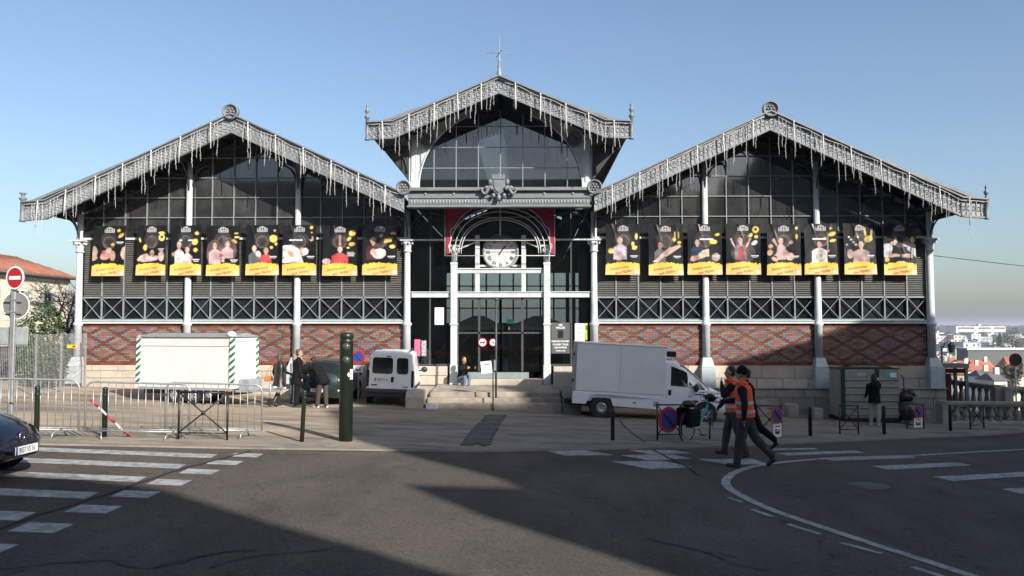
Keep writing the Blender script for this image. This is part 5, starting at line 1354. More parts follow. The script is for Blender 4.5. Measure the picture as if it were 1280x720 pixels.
# ---- white refrigerated box van
def box_van():
    x, y = 2.45, -3.25; z = g(3.4, -4) + .03
    root = empty('box_van', (x, y, z + .035), 0, 'white refrigerated box van parked side on right of the steps', 'van'); root.rotation_euler = (0, R(3.0), R(-2.0))
    pw = mat('box_white', (.74, .755, .77), .4, col2=(.66, .665, .67), scale=1.1, detail=9); cw = mat('cab_white', (.74, .76, .78), .3, var=.03, coat=.3)
    part('cargo_box', pw, root, lambda b: b.b2((0, -.92, .52), (2.9, .92, 2.36)), .03, 2)
    part('roof_cap', cw, root, lambda b: b.b2((-.02, -.94, 2.33), (2.92, .94, 2.385)), .02)
    part('corner_rail', M['steel'], root, lambda b: (b.b2((-.03, -.94, .5), (.05, -.88, 2.36)), b.b2((-.03, .88, .5), (.05, .94, 2.36))))
    part('lower_side', cw, root, lambda b: (b.prism([(-.02, .42), (.42, .42), (.50, .62), (.70, .76), (1.0, .76), (1.2, .62), (1.28, .40), (2.95, .36), (2.95, .70), (-.02, .80)], -.955, -.925)), .01)
    part('lower_side', cw, root, lambda b: (b.prism([(-.02, .42), (.42, .42), (.50, .62), (.70, .76), (1.0, .76), (1.2, .62), (1.28, .40), (2.95, .36), (2.95, .70), (-.02, .80)], .925, .955)), .01)
    part('chassis', M['black'], root, lambda b: (b.b2((-.05, -.8, .36), (3.0, .8, .50)), b.b2((-.28, -.6, .38), (-.05, .6, .52)), b.tube([(-.3, -.2, .5), (-.18, -.1, .62)], .04, 6)))
    for xx in (1.46,): part('panel_seam', M['zinc_light'], root, lambda b: b.b2((xx, -.9235, .84), (xx + .006, -.919, 2.3)))
    part('door_seal', M['black'], root, lambda b: b.b2((.055, -.9235, .82), (.065, -.919, 2.32))); part('side_reflector', mat('amber_reflector', (.5, .16, .02), .3), root, lambda b: (b.b2((1.9, -.962, .52), (2.0, -.954, .56))))
    part('trim_line', M['zinc'], root, lambda b: b.b2((.07, -.9245, .83), (2.9, -.919, .842))); part('fuel_flap', M['zinc_light'], root, lambda b: b.b2((2.55, -.96, .46), (2.72, -.953, .62)))
    part('rear_step', M['black'], root, lambda b: b.b2((-.22, -.75, .44), (-.04, .75, .56)), .02)
    part('door_hinge', M['black'], root, lambda b: (b.b2((-.05, -.95, 1.1), (.0, -.93, 1.2)), b.b2((-.05, -.95, 1.95), (.0, -.93, 2.03))))
    part('fridge_unit', M['sign_white'], root, lambda b: b.b2((2.9, -.62, 2.02), (3.26, .62, 2.30)), .05, 2)
    part('fridge_grille', M['black'], root, lambda b: b.b2((2.94, -.632, 2.05), (3.24, -.615, 2.22)))
    wd = .90
    st_ = [(2.86, prof(.30, wd, .5, .9, wd * .97, 1.08, .76, 1.96)), (3.15, prof(.28, wd, .5, .9, wd * .97, 1.08, .76, 1.94)), (3.5, prof(.28, wd, .5, .9, wd * .97, 1.08, .72, 1.80)), (3.95, prof(.28, wd, .5, .9, wd * .96, 1.06, .68, 1.45)), (4.35, prof(.28, wd, .5, .86, wd * .93, 1.0, .70, 1.12)), (4.75, prof(.3, wd * .96, .5, .78, wd * .86, .88, .62, .95)), (4.95, prof(.34, wd * .84, .48, .66, wd * .74, .74, .5, .80))]
    lf = Loft(st_); autosmooth(part('cab', cw, root, lambda b: lf.mesh(b)), 35)
    for s in (-1, 1):
        dr = part('door', cw, root, lambda b: lf.patch(b, .35, 3.15, 3.0, 5.9, s, .006))
        part('window', M['car_glass'], dr, lambda b: lf.patch(b, .75, 2.25, 5.08, 5.85, s, .016)); part('quarter_window', M['car_glass'], dr, lambda b: lf.patch(b, 2.36, 3.5, 5.06, 5.75, s, .016))
        part('handle', M['black'], dr, lambda b: b.box((3.05, s * .905, .93), (.09, .03, .16)))
        part('mirror', M['black'], root, lambda b: b.ell((3.86, s * 1.02, 1.12), (.09, .09, .13), 10, 7)); part('headlamp', M['chrome'], root, lambda b: b.ell((4.75, s * .60, .74), (.14, .2, .1), 10, 7))
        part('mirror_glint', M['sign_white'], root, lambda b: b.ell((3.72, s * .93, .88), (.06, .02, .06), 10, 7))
    part('windscreen', M['car_glass'], root, lambda b: [lf.patch(b, 1.6, 3.9, 6.1, 9, s, .008) for s in (-1, 1)])
    part('front_bumper', M['plastic_dark'], root, lambda b: b.b2((4.72, -.78, .3), (5.0, .78, .52)), .08, 2)
    for s in (-1, 1):
        wheel(root, .92, s * .86, .315, .2, s); wheel(root, 4.18, s * .83, .315, .2, s); part('wheel_arch', M['black'], root, lambda b: b.lathe([(.001, -.003), (.40, -.003), (.40, .003), (.001, .003)], (.92, s * .93, .36), 20, M=RX, sm=False)); part('wheel_arch', M['black'], root, lambda b: b.lathe([(.001, -.003), (.38, -.003), (.38, .003), (.001, .003)], (4.18, s * .905, .33), 20, M=RX, sm=False))
box_van()
# ---- hatchbacks: dark blue one entering at the left, dark green one parked behind the people
def hatch(loc, rot, paint, label, front, L=4.0, wd=.85, open_boot=False):
    root = empty('hatchback_car', loc, 0, label, 'car'); root.rotation_euler = rot
    k = L / 4.0
    st_ = [(-2.0, prof(.40, wd * .86, .5, .66, wd * .82, .80, .62, .92)), (-1.93, prof(.30, wd * .95, .48, .70, wd * .92, .90, .60, 1.02)), (-1.62, prof(.22, wd, .46, .74, wd * .95, .94, .58, 1.34)), (-1.1, prof(.2, wd, .46, .74, wd * .96, .93, .62, 1.42)), (-.2, prof(.2, wd, .46, .74, wd * .96, .92, .62, 1.43)), (.35, prof(.2, wd, .46, .73, wd * .95, .90, .58, 1.32)),
           (1.0, prof(.2, wd, .46, .72, wd * .94, .86, .66, .95)), (1.5, prof(.22, wd * .98, .45, .66, wd * .9, .76, .62, .86)), (1.82, prof(.24, wd * .90, .42, .58, wd * .8, .66, .54, .76)), (1.98, prof(.26, wd * .72, .38, .52, wd * .62, .58, .42, .66)), (2.06, prof(.30, wd * .5, .36, .46, wd * .42, .52, .3, .57))]
    st_ = [(x * k, p) for x, p in st_]
    lf = Loft(st_); autosmooth(part('body', paint, root, lambda b: lf.mesh(b)), 50)
    for s in (-1, 1):
        part('side_window', M['car_glass'], root, lambda b: lf.patch(b, 2.3, 5.3, 5.1, 5.85, s, .008)); part('mirror', paint, root, lambda b: b.ell((.55 * k, s * (wd + .1), .94), (.07, .1, .07), 10, 7))
        part('headlamp', mat('headlamp%d%s' % (s, label[:4]), (.35, .37, .4), .1), root, lambda b: lf.patch(b, 7.7, 9.0, 4.0, 5.0, s, .012)); part('tail_lamp', M['red'], root, lambda b: lf.patch(b, .15, 1.4, 3.3, 5.0, s, .012))
        wheel(root, 1.30 * k, s * (wd - .07), .30, .18, s); wheel(root, -1.22 * k, s * (wd - .07), .30, .18, s)
        for xx in (1.30, -1.22): part('wheel_arch', M['black'], root, lambda b: b.lathe([(.001, -.003), (.355, -.003), (.355, .003), (.001, .003)], (xx * k, s * (wd + .003), .33), 20, M=RX, sm=False))
    part('windscreen', M['car_glass'], root, lambda b: [lf.patch(b, 4.75, 6.1, 6.2, 9, s, .008) for s in (-1, 1)]); part('rear_window', M['car_glass'], root, lambda b: [lf.patch(b, 1.1, 2.05, 6.1, 9, s, .01) for s in (-1, 1)])
    fx = 2.06 * k
    part('lower_grille', M['black'], root, lambda b: b.b2((fx - .12, -.42, .30), (fx + .012, .42, .38)), .02); part('bumper_rear', paint, root, lambda b: b.b2((-2.06 * k, -.72, .36), (-1.8 * k, .72, .56)), .06, 2)
    if front:
        part('grille', M['black'], root, lambda b: b.add([(fx - .05, s * .40, z) for s in (-1, 1) for z in (.53, .60)] + [(fx + .004, 0, .53), (fx - .01, 0, .605)], [(0, 4, 5, 1), (4, 2, 3, 5)]))
        part('bumper_lip', paint, root, lambda b: b.tube([(fx - .42, -.72, .43), (fx - .16, -.52, .43), (fx + .01, -.28, .43), (fx + .035, 0, .43), (fx + .01, .28, .43), (fx - .16, .52, .43), (fx - .42, .72, .43)], .055, 8))
        em = part('emblem', M['chrome'], root, lambda b: b.tube([(fx + .01, .062 * math.cos(t), .60 + .062 * math.sin(t)) for t in np.linspace(0, 2 * math.pi, 17)[:-1]], .008, 5, closed=True))
        part('emblem_mark', M['chrome'], em, lambda b: (b.tube([(fx + .012, .045, .64), (fx + .012, .0, .60), (fx + .012, -.045, .64)], .006, 4), b.tube([(fx + .012, .055, .60), (fx + .012, .028, .555), (fx + .012, 0, .59), (fx + .012, -.028, .555), (fx + .012, -.055, .60)], .006, 4)))
        plate(root, '9037 VS 16', (fx + .09, 0, .42), 0, .52, .115)
        part('fog_lamp', M['chrome'], root, lambda b: b.ell((fx - .18, .56, .33), (.05, .06, .03), 8, 6))
    else:
        plate(root, '518 RB 16', (-2.09 * k, 0, .50), math.pi, .5, .11)
    return root
navy_paint = mat('navy_car_paint', (.008, .010, .022), .18, coat=.6, spec=.5)
green_paint = mat('green_car_paint', (.012, .030, .028), .22, coat=.5)
hatch((-8.33, -18.92, g(-8.3, -18.9)), (0, R(2.06), 0), navy_paint, 'dark blue hatchback car entering from the left edge of the road', True)
hatch((-5.85, -2.0, g(-5.85, -2.0) + .03), (Matrix.Rotation(R(2.06), 3, 'Y') @ Matrix.Rotation(R(91), 3, 'Z')).to_euler(), green_paint, 'dark green hatchback car parked behind the standing people', False, 3.7, .79)
# ---- market trailer with striped corners
def trailer():
    C = Vector((-8.08, -5.3)); ang = R(164 - 180)
    root = empty('market_trailer', (C.x, C.y, g(-9.5, -4.7) + .03), ang, 'white box trailer with green striped corner posts behind the barriers', 'trailer')
    # local: +X towards the drawbar, origin at the near right corner; box spans x -3.95..0, y 0..1.5
    L, Wd, z0, z1 = 3.5, 1.25, .50, 2.12
    part('box', M['trailer_white'], root, lambda b: b.b2((-L, 0, z0), (0, Wd, z1 - .02)), .01)
    part('hatch_line', M['zinc'], root, lambda b: b.b2((-L + .1, -.006, 1.80), (-.1, 0, 1.815))); part('lower_rail', M['zinc_light'], root, lambda b: b.b2((-L, -.03, z0 - .06), (0, .02, z0 + .02)))
    part('roof', M['zinc_light'], root, lambda b: (b.prism([(-.06, z1 - .03), (Wd + .06, z1 - .03), (Wd + .06, z1), (Wd / 2, z1 + .10), (-.06, z1)], -L - .05, .05, ax='x')), .01)
    gs = mat('stripe_green', (.02, .13, .075), .5)
    for cx, cy in ((0, 0), (-L, 0), (0, Wd)):
        p = part('corner_post', M['sign_white'], root, lambda b: b.b2((cx - .10, cy - .035, z0), (cx + .06, cy + .035, z1 - .06)), .01)
        for k in range(7):
            z = z0 + .08 + k * .21
            for dy, yy in ((-1, cy - .038), ):
                part('green_stripe', gs, p, lambda b: b.add([(cx - .10, yy, z), (cx + .06, yy, z + .12), (cx + .06, yy, z + .22), (cx - .10, yy, z + .10)], [(0, 1, 2, 3)]))
            part('green_stripe', gs, p, lambda b: b.add([(cx + .063, cy - .035, z + .12), (cx + .063, cy + .035, z + .17), (cx + .063, cy + .035, z + .27), (cx + .063, cy - .035, z + .22)], [(0, 1, 2, 3)]))
    part('cover_cap', M['sign_white'], root, lambda b: b.ell((-.06, 0, z1 + .06), (.17, .1, .10), 10, 7)); part('cover_cap', M['sign_white'], root, lambda b: b.ell((-L, 0, z1 - .03), (.12, .06, .05), 10, 7))
    part('end_frame', M['zinc_light'], root, lambda b: (b.b2((.0, .1, z1 - .16), (.012, Wd - .1, z1 - .145)), b.b2((0, .1, z0 + .1), (.012, Wd - .1, z0 + .115)))); part('lock', M['black'], root, lambda b: b.b2((0, Wd * .52, z0 + .16), (.03, Wd * .56, z0 + .27)))
    part('underframe', M['black'], root, lambda b: (b.b2((-L + .1, .12, .30), (-.05, Wd - .1, z0 - .06)), b.b2((-L + .2, .02, .36), (-L + .8, .1, .48))))
    part('drawbar', M['steel'], root, lambda b: (b.bar((-.1, .25, .42), (1.3, Wd / 2, .44), .07, .08), b.bar((-.1, Wd - .2, .42), (1.3, Wd / 2, .44), .07, .08), b.tube([(1.2, Wd / 2, .5), (1.5, Wd / 2, .52)], .04, 8)))
    part('jockey_wheel', M['rubber'], root, lambda b: b.lathe([(.04, -.03), (.10, -.03), (.10, .03), (.04, .03)], (1.0, Wd / 2 - .1, .10), 14, M=RX)); part('jockey_tube', M['steel'], root, lambda b: b.tube([(1.0, Wd / 2 - .1, .1), (1.0, Wd / 2 - .1, .75)], .03, 8))
    part('gas_locker', M['zinc_light'], root, lambda b: b.b2((.02, .3, .44), (.42, Wd - .3, .78)), .01); part('side_lamp', mat('amber', (.6, .2, .02), .3), root, lambda b: b.b2((-.12, -.05, .42), (-.04, -.03, .50)))
    for xx in (-2.2, -1.5):
        for s, yy in ((-1, .10), (1, Wd - .1)): wheel(root, xx, yy, .27, .16, s)
    part('spare_hub', M['steel'], root, lambda b: b.lathe([(.05, -.05), (.11, -.04), (.11, .04), (.05, .05)], (-.9, .06, .3), 14, M=RX))
trailer()
# ---- bicycle leaning on the barrier
def bicycle():
    A, B_ = Vector((4.74, -11.05)), Vector((5.46, -10.28)); d = (B_ - A); ang = math.atan2(d.y, d.x)
    root = empty('bicycle', (A.x, A.y, g(5.2, -10.9) + .03), 0, 'turquoise bicycle with black panniers leaning on the barrier', 'bicycle'); root.rotation_euler = (R(4), R(2), ang)
    tq = mat('turquoise_paint', (.03, .28, .30), .35); r = .335; wb = 1.06
    for x, st in ((0, 0), (wb, R(28))):
        Mz = Matrix.Rotation(st, 3, 'Z')
        o = part('wheel', M['rubber'], root, lambda b: b.tube([Mz @ Vector((r * math.cos(t), 0, r * math.sin(t))) + Vector((x, 0, r)) for t in np.linspace(0, 2 * math.pi, 33)[:-1]], .019, 6, closed=True))
        part('rim', M['steel'], o, lambda b: b.tube([Mz @ Vector((r * .92 * math.cos(t), 0, r * .92 * math.sin(t))) + Vector((x, 0, r)) for t in np.linspace(0, 2 * math.pi, 33)[:-1]], .011, 5, closed=True))
        part('spokes', M['steel'], o, lambda b: [b.tube([Mz @ Vector((0, .02 * (-1) ** k, 0)) + Vector((x, 0, r)), Mz @ Vector((r * .92 * math.cos(k * .393), 0, r * .92 * math.sin(k * .393))) + Vector((x, 0, r))], .002, 3) for k in range(16)])
        part('mudguard', M['black'], o, lambda b: b.tube([Mz @ Vector((r * 1.08 * math.cos(t), 0, r * 1.08 * math.sin(t))) + Vector((x, 0, r)) for t in np.linspace(.4, 2.7, 12)], .02, 5))
    part('frame', tq, root, lambda b: (b.tube([(.42, 0, .28), (.30, 0, .80)], .018, 8), b.tube([(.42, 0, .28), (.60, 0, .42), (.84, 0, .82)], .026, 8), b.tube([(.36, 0, .55), (.62, 0, .58), (.85, 0, .78)], .018, 8), b.tube([(0, .05, r), (.42, 0, .28)], .012, 6), b.tube([(0, .05, r), (.32, 0, .72)], .010, 6)))
    part('fork', tq, root, lambda b: (b.tube([(.80, 0, .98), (.90, 0, .68)], .02, 8), b.tube([(.90, .05, .68), (wb, .05, r)], .013, 6), b.tube([(.90, -.05, .68), (wb, -.05, r)], .013, 6)))
    part('saddle', M['black'], root, lambda b: (b.ell((.27, 0, .93), (.14, .075, .035), 12, 6), b.tube([(.30, 0, .78), (.28, 0, .92)], .013, 6)))
    part('handlebar', M['black'], root, lambda b: (b.tube([(.72, -.30, 1.04), (.80, -.16, 1.07), (.82, 0, 1.05), (.80, .16, 1.07), (.72, .30, 1.04)], .016, 7), b.tube([(.80, 0, .96), (.82, 0, 1.06)], .018, 7)))
    part('basket', M['black'], root, lambda b: [b.tube([(.95 + sx * .14, sy * .17, .92), (.95 + sx * .17, sy * .2, 1.12)], .006, 4) for sx in (-1, 0, 1) for sy in (-1, 0, 1)] + [b.tube([(.95 + sx * q, sy * (q + .03), z) for sx, sy in ((-1, -1), (1, -1), (1, 1), (-1, 1))], .007, 4, closed=True) for q, z in ((.14, .92), (.155, 1.02), (.17, 1.12))])
    for s in (-1, 1): part('pannier', M['black_cloth'], root, lambda b: b.b2((-.20, s * .06, .36), (.24, s * .22, .78)), .05, 3)
    part('rack', M['black'], root, lambda b: (b.b2((-.25, -.07, .80), (.28, .07, .82)), b.ell((0, 0, .88), (.2, .16, .09), 10, 6))); part('chain_guard', M['sign_white'], root, lambda b: b.b2((.20, -.07, .30), (.46, -.05, .40)), .02)
    part('pedal', M['black'], root, lambda b: (b.tube([(.42, -.06, .28), (.52, -.08, .15)], .01, 5), b.b2((.47, -.18, .13), (.57, -.08, .16)))); part('front_bag', M['black_cloth'], root, lambda b: b.ell((.95, 0, 1.0), (.13, .15, .10), 10, 6))
bicycle()
# ---- recycling container, litter bin, stone stubs
def recycle():
    x0, y0 = 11.62, -2.45; root = empty('recycling_container', (x0, y0, g(12.3, -2.3) + .03), R(2), 'beige ribbed recycling container with green edges and lifting ring', 'recycling container')
    bg_ = mat('container_beige', (.29, .275, .235), .6, var=.1); gn = mat('container_green', (.012, .035, .022), .5)
    L, D, H = 2.0, 1.25, 1.78
    part('body', bg_, root, lambda b: b.b2((0.05, 0, .12), (L - .05, D, H)), .03); part('base', M['black'], root, lambda b: b.b2((0, -.02, 0), (L, D + .02, .13)), .02)
    for k in range(6): part('rib', bg_, root, lambda b: b.b2((.08, -.03, .22 + k * .235), (L - .06, .0, .27 + k * .235)), .012)
    part('green_edge', gn, root, lambda b: b.b2((-.02, -.04, .1), (.10, .12, H + .04)), .03); part('green_edge', gn, root, lambda b: b.b2((1.12, -.05, .1), (1.25, .02, H + .02)), .02)
    part('lid', gn, root, lambda b: b.prism([(0, H), (L, H), (L - .1, H + .03), (.1, H + .03)], 0, D))
    part('lifting_bar', M['black'], root, lambda b: (b.tube([(.08, D * .4, H + .04), (L * .5, D * .4, H + .16), (L - .1, D * .4, H + .04)], .018, 6)))
    part('lifting_ring', M['black'], root, lambda b: b.tube([(L * .5 + .075 * math.cos(t), D * .4, H + .28 + .11 * math.sin(t)) for t in np.linspace(0, 6.283, 15)[:-1]], .014, 6, closed=True))
    a_ = part('label_plate', mat('plate_violet', (.45, .42, .55), .5), root, lambda b: b.b2((.5, -.012, 1.55), (.78, -.002, 1.66))); c_ = part('label_plate', mat('plate_teal', (.10, .40, .38), .5), root, lambda b: b.b2((1.45, -.012, 1.48), (1.85, -.002, 1.67)))
    part('label_white', M['paper'], c_, lambda b: b.b2((1.62, -.016, 1.50), (1.84, -.013, 1.65)))
recycle()
lb = empty('litter_bin', (13.78, -2.3, g(13.8, -2.3) + .03), 0, 'black litter bin with a full bag beside the recycling container', 'litter bin')
part('tub', M['dark_green'], lb, lambda b: b.lathe([(.27, .12), (.29, .75)], n=16)); part('post', M['black'], lb, lambda b: b.tube([(.05, .2, 0), (.05, .2, 1.5), (-.1, .05, 1.62)], .02, 6))
def bagf(b):
    rr = random.Random(8)
    for _ in range(7): b.ell((rr.uniform(-.12, .14), rr.uniform(-.15, .1), .82 + rr.uniform(0, .28)), (.17, .16, .16), 9, 6)
part('bag', mat('bin_bag', (.012, .012, .013), .3, bump=.8, bscale=14), lb, bagf)
for x, y, s, lb_ in ((10.2, -1.5, .36, 'low broken stone stub left of the recycling container'), (10.95, -1.9, .30, 'small square stone block touching the recycling container'), (9.1, -1.4, .4, 'rough stone stub at the wall foot behind the workers')):
    o = MB(); o.box((0, 0, s * .6), (s * 1.1, s, s * 1.3), rz=.1); tag(o.build('stone_stub', M['stone_grey'], None, .03, at_ground(x, y)), lb_, 'stone block')
# ---- kiosk, balustrades, lamp, sign back at the right
kz = g(17, 1) + .0
kk = empty('phone_booth', (16.55, .9, kz), 0, 'grey framed glass phone booth at the right corner of the hall', 'phone booth')
fm = mat('booth_grey', (.17, .20, .20), .5)
part('frame', fm, kk, lambda b: [b.b2((x - .05, y - .05, 0), (x + .05, y + .05, 1.95)) for x in (0, .95) for y in (0, .8)] + [b.b2((-.08, -.08, 1.86), (1.03, .88, 2.02)), b.b2((-.02, -.02, .30), (.97, .03, .38))])
part('header', M['black'], kk, lambda b: b.b2((.08, -.085, 1.68), (.88, -.06, 1.84))); part('poster', mat('booth_poster', (.16, .03, .06), .5, var=.8, scale=7), kk, lambda b: b.b2((.3, .72, .5), (.75, .75, 1.6)))
for a, c in (((.05, -.004, .38), (.9, .004, 1.68)), ((.05, .79, .38), (.9, .80, 1.86))): part('pane', M['glass'], kk, lambda b: b.b2(a, c))
part('handset_box', M['black'], kk, lambda b: b.b2((.1, .55, .8), (.3, .72, 1.5)), .02)
def balustrade(p, q, h, label, nb, zb=None):
    P, Q = Vector((p[0], p[1], g(*p))), Vector((q[0], q[1], g(*q))); root = empty('balustrade', P, 0, label, 'balustrade'); d = Q - P; L = d.length; u = d / L
    part('cap', M['stone_grey'], root, lambda b: (b.bar(Vector((0, 0, h - .06)) - u * .1, d + Vector((0, 0, h - .06)) + u * .1, .36, .12), b.bar(Vector((0, 0, h - .15)), d + Vector((0, 0, h - .15)), .28, .06)), .02, 2)
    part('plinth', M['stone_grey'], root, lambda b: b.bar(Vector((0, 0, .02)), d + Vector((0, 0, .02)), .30, .22), .015)
    for k in range(nb):
        t = (k + .5) / nb; c = d * t
        hh = h - .31
        part('baluster', M['stone_grey'], root, lambda b: b.lathe([(.09, .13), (.09, .17), (.055, .20), (.06, .24), (.11, .13 + hh * .35), (.10, .13 + hh * .5), (.055, .13 + hh * .82), (.085, .13 + hh * .93), (.085, .13 + hh)], c, 10))
    for t in (0, 1): part('pier', M['stone_grey'], root, lambda b: b.box(d * t + Vector((0, 0, h * .5 - .05)), (.34, .34, h), rz=math.atan2(d.y, d.x)), .02)
balustrade((15.2, -1.95), (20.6, -.2), .80, 'grey stone balustrade with round balusters at the right edge of the pavement', 15)
balustrade((18.15, 4.2), (18.35, .4), 1.30, 'taller stone balustrade running back beside the phone booth', 9)
balustrade((18.6, .3), (23, 1.4), 1.25, 'stone balustrade at the far right with its pier below the round sign', 9)
sb_ = empty('round_sign', (18.55, -.5, g(18.5, -.5)), 0, 'dark back of a round sign on a thin post at the right', 'sign')
part('disc', M['plastic_dark'], sb_, lambda b: b.lathe([(.001, -.01), (.2, -.01), (.2, .01), (.001, .01)], (0, 0, 2.28), 24, M=RX)); part('rim', M['red'], sb_, lambda b: b.lathe([(.19, -.012), (.23, -.012), (.23, .012), (.19, .012)], (0, .01, 2.28), 24, M=RX, ring=True)); part('post', M['steel'], sb_, lambda b: b.tube([(0, .04, -.1), (0, .04, 2.4)], .025, 8))
lp = empty('street_lamp', (20.3, 8.4, -3.5), 0, 'black lantern street lamp beyond the corner column', 'street lamp')
part('pole', M['black'], lp, lambda b: b.lathe([(.12, 0), (.06, .6), (.045, 5.2)], n=10)); part('arm', M['black'], lp, lambda b: (b.tube([(0, 0, 5.0), (.15, 0, 5.35), (.4, 0, 5.45), (.45, 0, 5.3)], .03, 6), b.tube([(0, 0, 4.6), (-.15, 0, 4.8), (-.3, 0, 4.7)], .025, 6)))
part('lantern', M['black'], lp, lambda b: b.lathe([(.10, 4.9), (.17, 5.2), (.20, 5.25), (.05, 5.42)], (.45, 0, 0), 6, sm=False)); part('lantern', M['black'], lp, lambda b: (b.lathe([(.07, 4.4), (.12, 4.62), (.14, 4.66), (.03, 4.78)], (-.3, 0, 0), 6, sm=False))); part('small_disc', M['sign_blue'], lp, lambda b: b.lathe([(.001, -.01), (.15, -.01), (.15, .01), (.001, .01)], (0, -.06, 3.9), 16, M=RX))
# ================================================================== people
def seg_dist(p, a, b_):
    ab = b_ - a; t = max(0, min(1, (p - a).dot(ab) / max(ab.length_squared, 1e-9))); return (p - (a + ab * t)).length, t
def person(loc, rz, h, label, mats, pose, group=None, bulk=1.0, regions=None, hair=None, extras=None):
    """mats: skin, top, trousers, shoes, (band) ; the body is one fused surface, coloured by body region"""
    root = empty('person', loc, rz, label, 'person', group); k = h / 1.75
    lean = R(pose.get('lean', 3)); H0 = .93
    tw = pose.get('twist', 0)
    up = Vector((math.sin(lean), 0, math.cos(lean))); Pv = Vector((0, 0, H0))
    legs = pose.get('legs', ((3, 2, 0), (-3, 2, 0))); J = {}
    mn = 9
    for i, s in enumerate((1, -1)):
        th, kn, fp = [R(a) for a in legs[i]]; sp = R(pose.get('spread', 2)) * s
        hip = Pv + Vector((0, s * .095, -.03)); kne = hip + Vector((math.sin(th), math.sin(sp), -math.cos(th))) * .43; ank = kne + Vector((math.sin(th - kn), math.sin(sp) * .3, -math.cos(th - kn))) * .42
        heel = ank + Vector((-.06 * math.cos(fp), 0, -.055 - .06 * -math.sin(fp) * 0)); toe = ank + Vector((.17 * math.cos(fp) + .04 * math.sin(fp), s * .02, -.055 + .17 * math.sin(fp)))
        J[s] = [hip, kne, ank, heel, toe]; mn = min(mn, heel.z - .03, toe.z - .03)
    if pose.get('sit') is not None: dz = pose['sit'] - (H0 - .12)
    else: dz = -mn
    Pv.z += dz
    for s in (1, -1):
        for p in J[s]: p.z += dz
    wai = Pv + up * .17; che = Pv + up * .36; sho = Pv + up * .49; nek = Pv + up * .56 + Vector((.01, 0, 0)); hp_ = R(pose.get('head', 0))
    hd = nek + Vector((math.sin(lean * .5 + hp_), 0, math.cos(lean * .5 + hp_))) * .15
    bones = []   # (a, b, ra, rb, region)
    bm = MB(); B = bulk
    def limb(a, b_, ra, rb, reg, n=10, sy=1.0):
        bones.append((a, b_, max(ra, rb), reg)); d = (b_ - a); L = d.length
        pts = [a + d * t for t in (-.04, 0, .25, .5, .75, 1, 1.04)]; rs = [ra * .7, ra, ra * .98 + rb * .02, (ra + rb) / 2 * 1.03, ra * .25 + rb * .75, rb, rb * .7]
        bm.tube(pts, rs, n)
    lat = Vector((0, 1, 0))
    def ring(c, rx, ry, n=14):
        return [c + Vector((rx * math.cos(t) * math.cos(lean), ry * math.sin(t), -rx * math.cos(t) * math.sin(lean))) for t in [2 * math.pi * i / n for i in range(n)]]
    # trunk as a loft of ellipses
    rings = [ring(Pv + up * -.12, .085 * B, .12 * B), ring(Pv + up * -.04, .115 * B, .165 * B), ring(Pv + up * .06, .115 * B, .165 * B), ring(wai, .105 * B, .150 * B), ring(Pv + up * .28, .118 * B, .168 * B), ring(che, .125 * B, .185 * B), ring(Pv + up * .45, .115 * B, .185 * B), ring(sho + up * .01, .085 * B, .14 * B), ring(Pv + up * .55, .06, .075)]
    n = 14; vs = [p for r_ in rings for p in r_]
    fs = [(i * n + j, i * n + (j + 1) % n, (i + 1) * n + (j + 1) % n, (i + 1) * n + j) for i in range(len(rings) - 1) for j in range(n)] + [tuple(reversed(range(n))), tuple((len(rings) - 1) * n + j for j in range(n))]
    bm.add(vs, fs)
    bones.append((Pv + up * .04, sho, .17, 'top')); bones.append((Pv + up * -.1, Pv + up * .0, .15, 'legs'))
    limb(nek - up * .06, hd - Vector((0, 0, .05)), .058, .055, 'skin')
    bm.ell(hd + Vector((-.01, 0, .02)), (.095, .077, .105), 14, 10); bm.ell(hd + Vector((.03, 0, -.045)), (.062, .056, .07), 12, 8); bm.ell(hd + Vector((.098, 0, -.02)), (.022, .014, .022), 8, 6); bm.ell(hd + Vector((.085, 0, -.068)), (.012, .024, .010), 8, 5)
    for s in (1, -1): bm.ell(hd + Vector((-.005, s * .078, -.005)), (.022, .012, .032), 8, 6)
    bones.append((hd + Vector((0, 0, -.08)), hd + Vector((0, 0, .07)), .09, 'skin'))
    for i, s in enumerate((1, -1)):
        hip, kne, ank, heel, toe = J[s]
        limb(hip, kne, .094 * B, .074 * B, 'legs'); limb(kne, ank, .072 * B, .058 * B, 'shin'); limb(heel, toe, .042, .036, 'shoe'); limb(ank, heel + (toe - heel) * .3, .045, .042, 'shoe')
        sw, out, el = pose['arms'][i][:3]; sw, out, el = R(sw), R(out), R(el); inn = R(pose['arms'][i][3]) if len(pose['arms'][i]) > 3 else 0
        shd = sho + Vector((0, s * .17 * (.6 + .4 * B), -.02)); a_ = lean * .5 + sw
        elb = shd + Vector((math.sin(a_) * math.cos(out), s * math.sin(out), -math.cos(a_) * math.cos(out))) * .285
        wr = elb + Vector((math.sin(a_ + el) * math.cos(inn), s * (math.sin(out) * .3) - s * math.sin(inn), -math.cos(a_ + el) * math.cos(inn))) * .25
        limb(shd, elb, .066 * B, .050 * B, 'arm'); limb(elb, wr, .050 * B, .036 * B, 'arm')
        d = (wr - elb).normalized(); side = d.cross(Vector((1, 0, .3))).normalized(); nn = d.cross(side).normalized()
        palm = wr + d * .05; bm.ell(palm, (.034, .034, .045), 8, 6); bones.append((wr + d * .02, wr + d * .16, .03, 'skin'))
        for f in range(4):
            o_ = side * (-.030 + .02 * f); ln = (.062, .074, .070, .055)[f]; p0 = palm + o_ + d * .03
            bm.tube([p0, p0 + d * ln * .5 + nn * .008, p0 + d * ln * .9 + nn * .026], [.0105, .010, .008], 6)
        p0 = palm - side * .03 - d * .01; bm.tube([p0, p0 + d * .03 - side * .022 + nn * .01, p0 + d * .058 - side * .026 + nn * .02], [.012, .011, .009], 6)
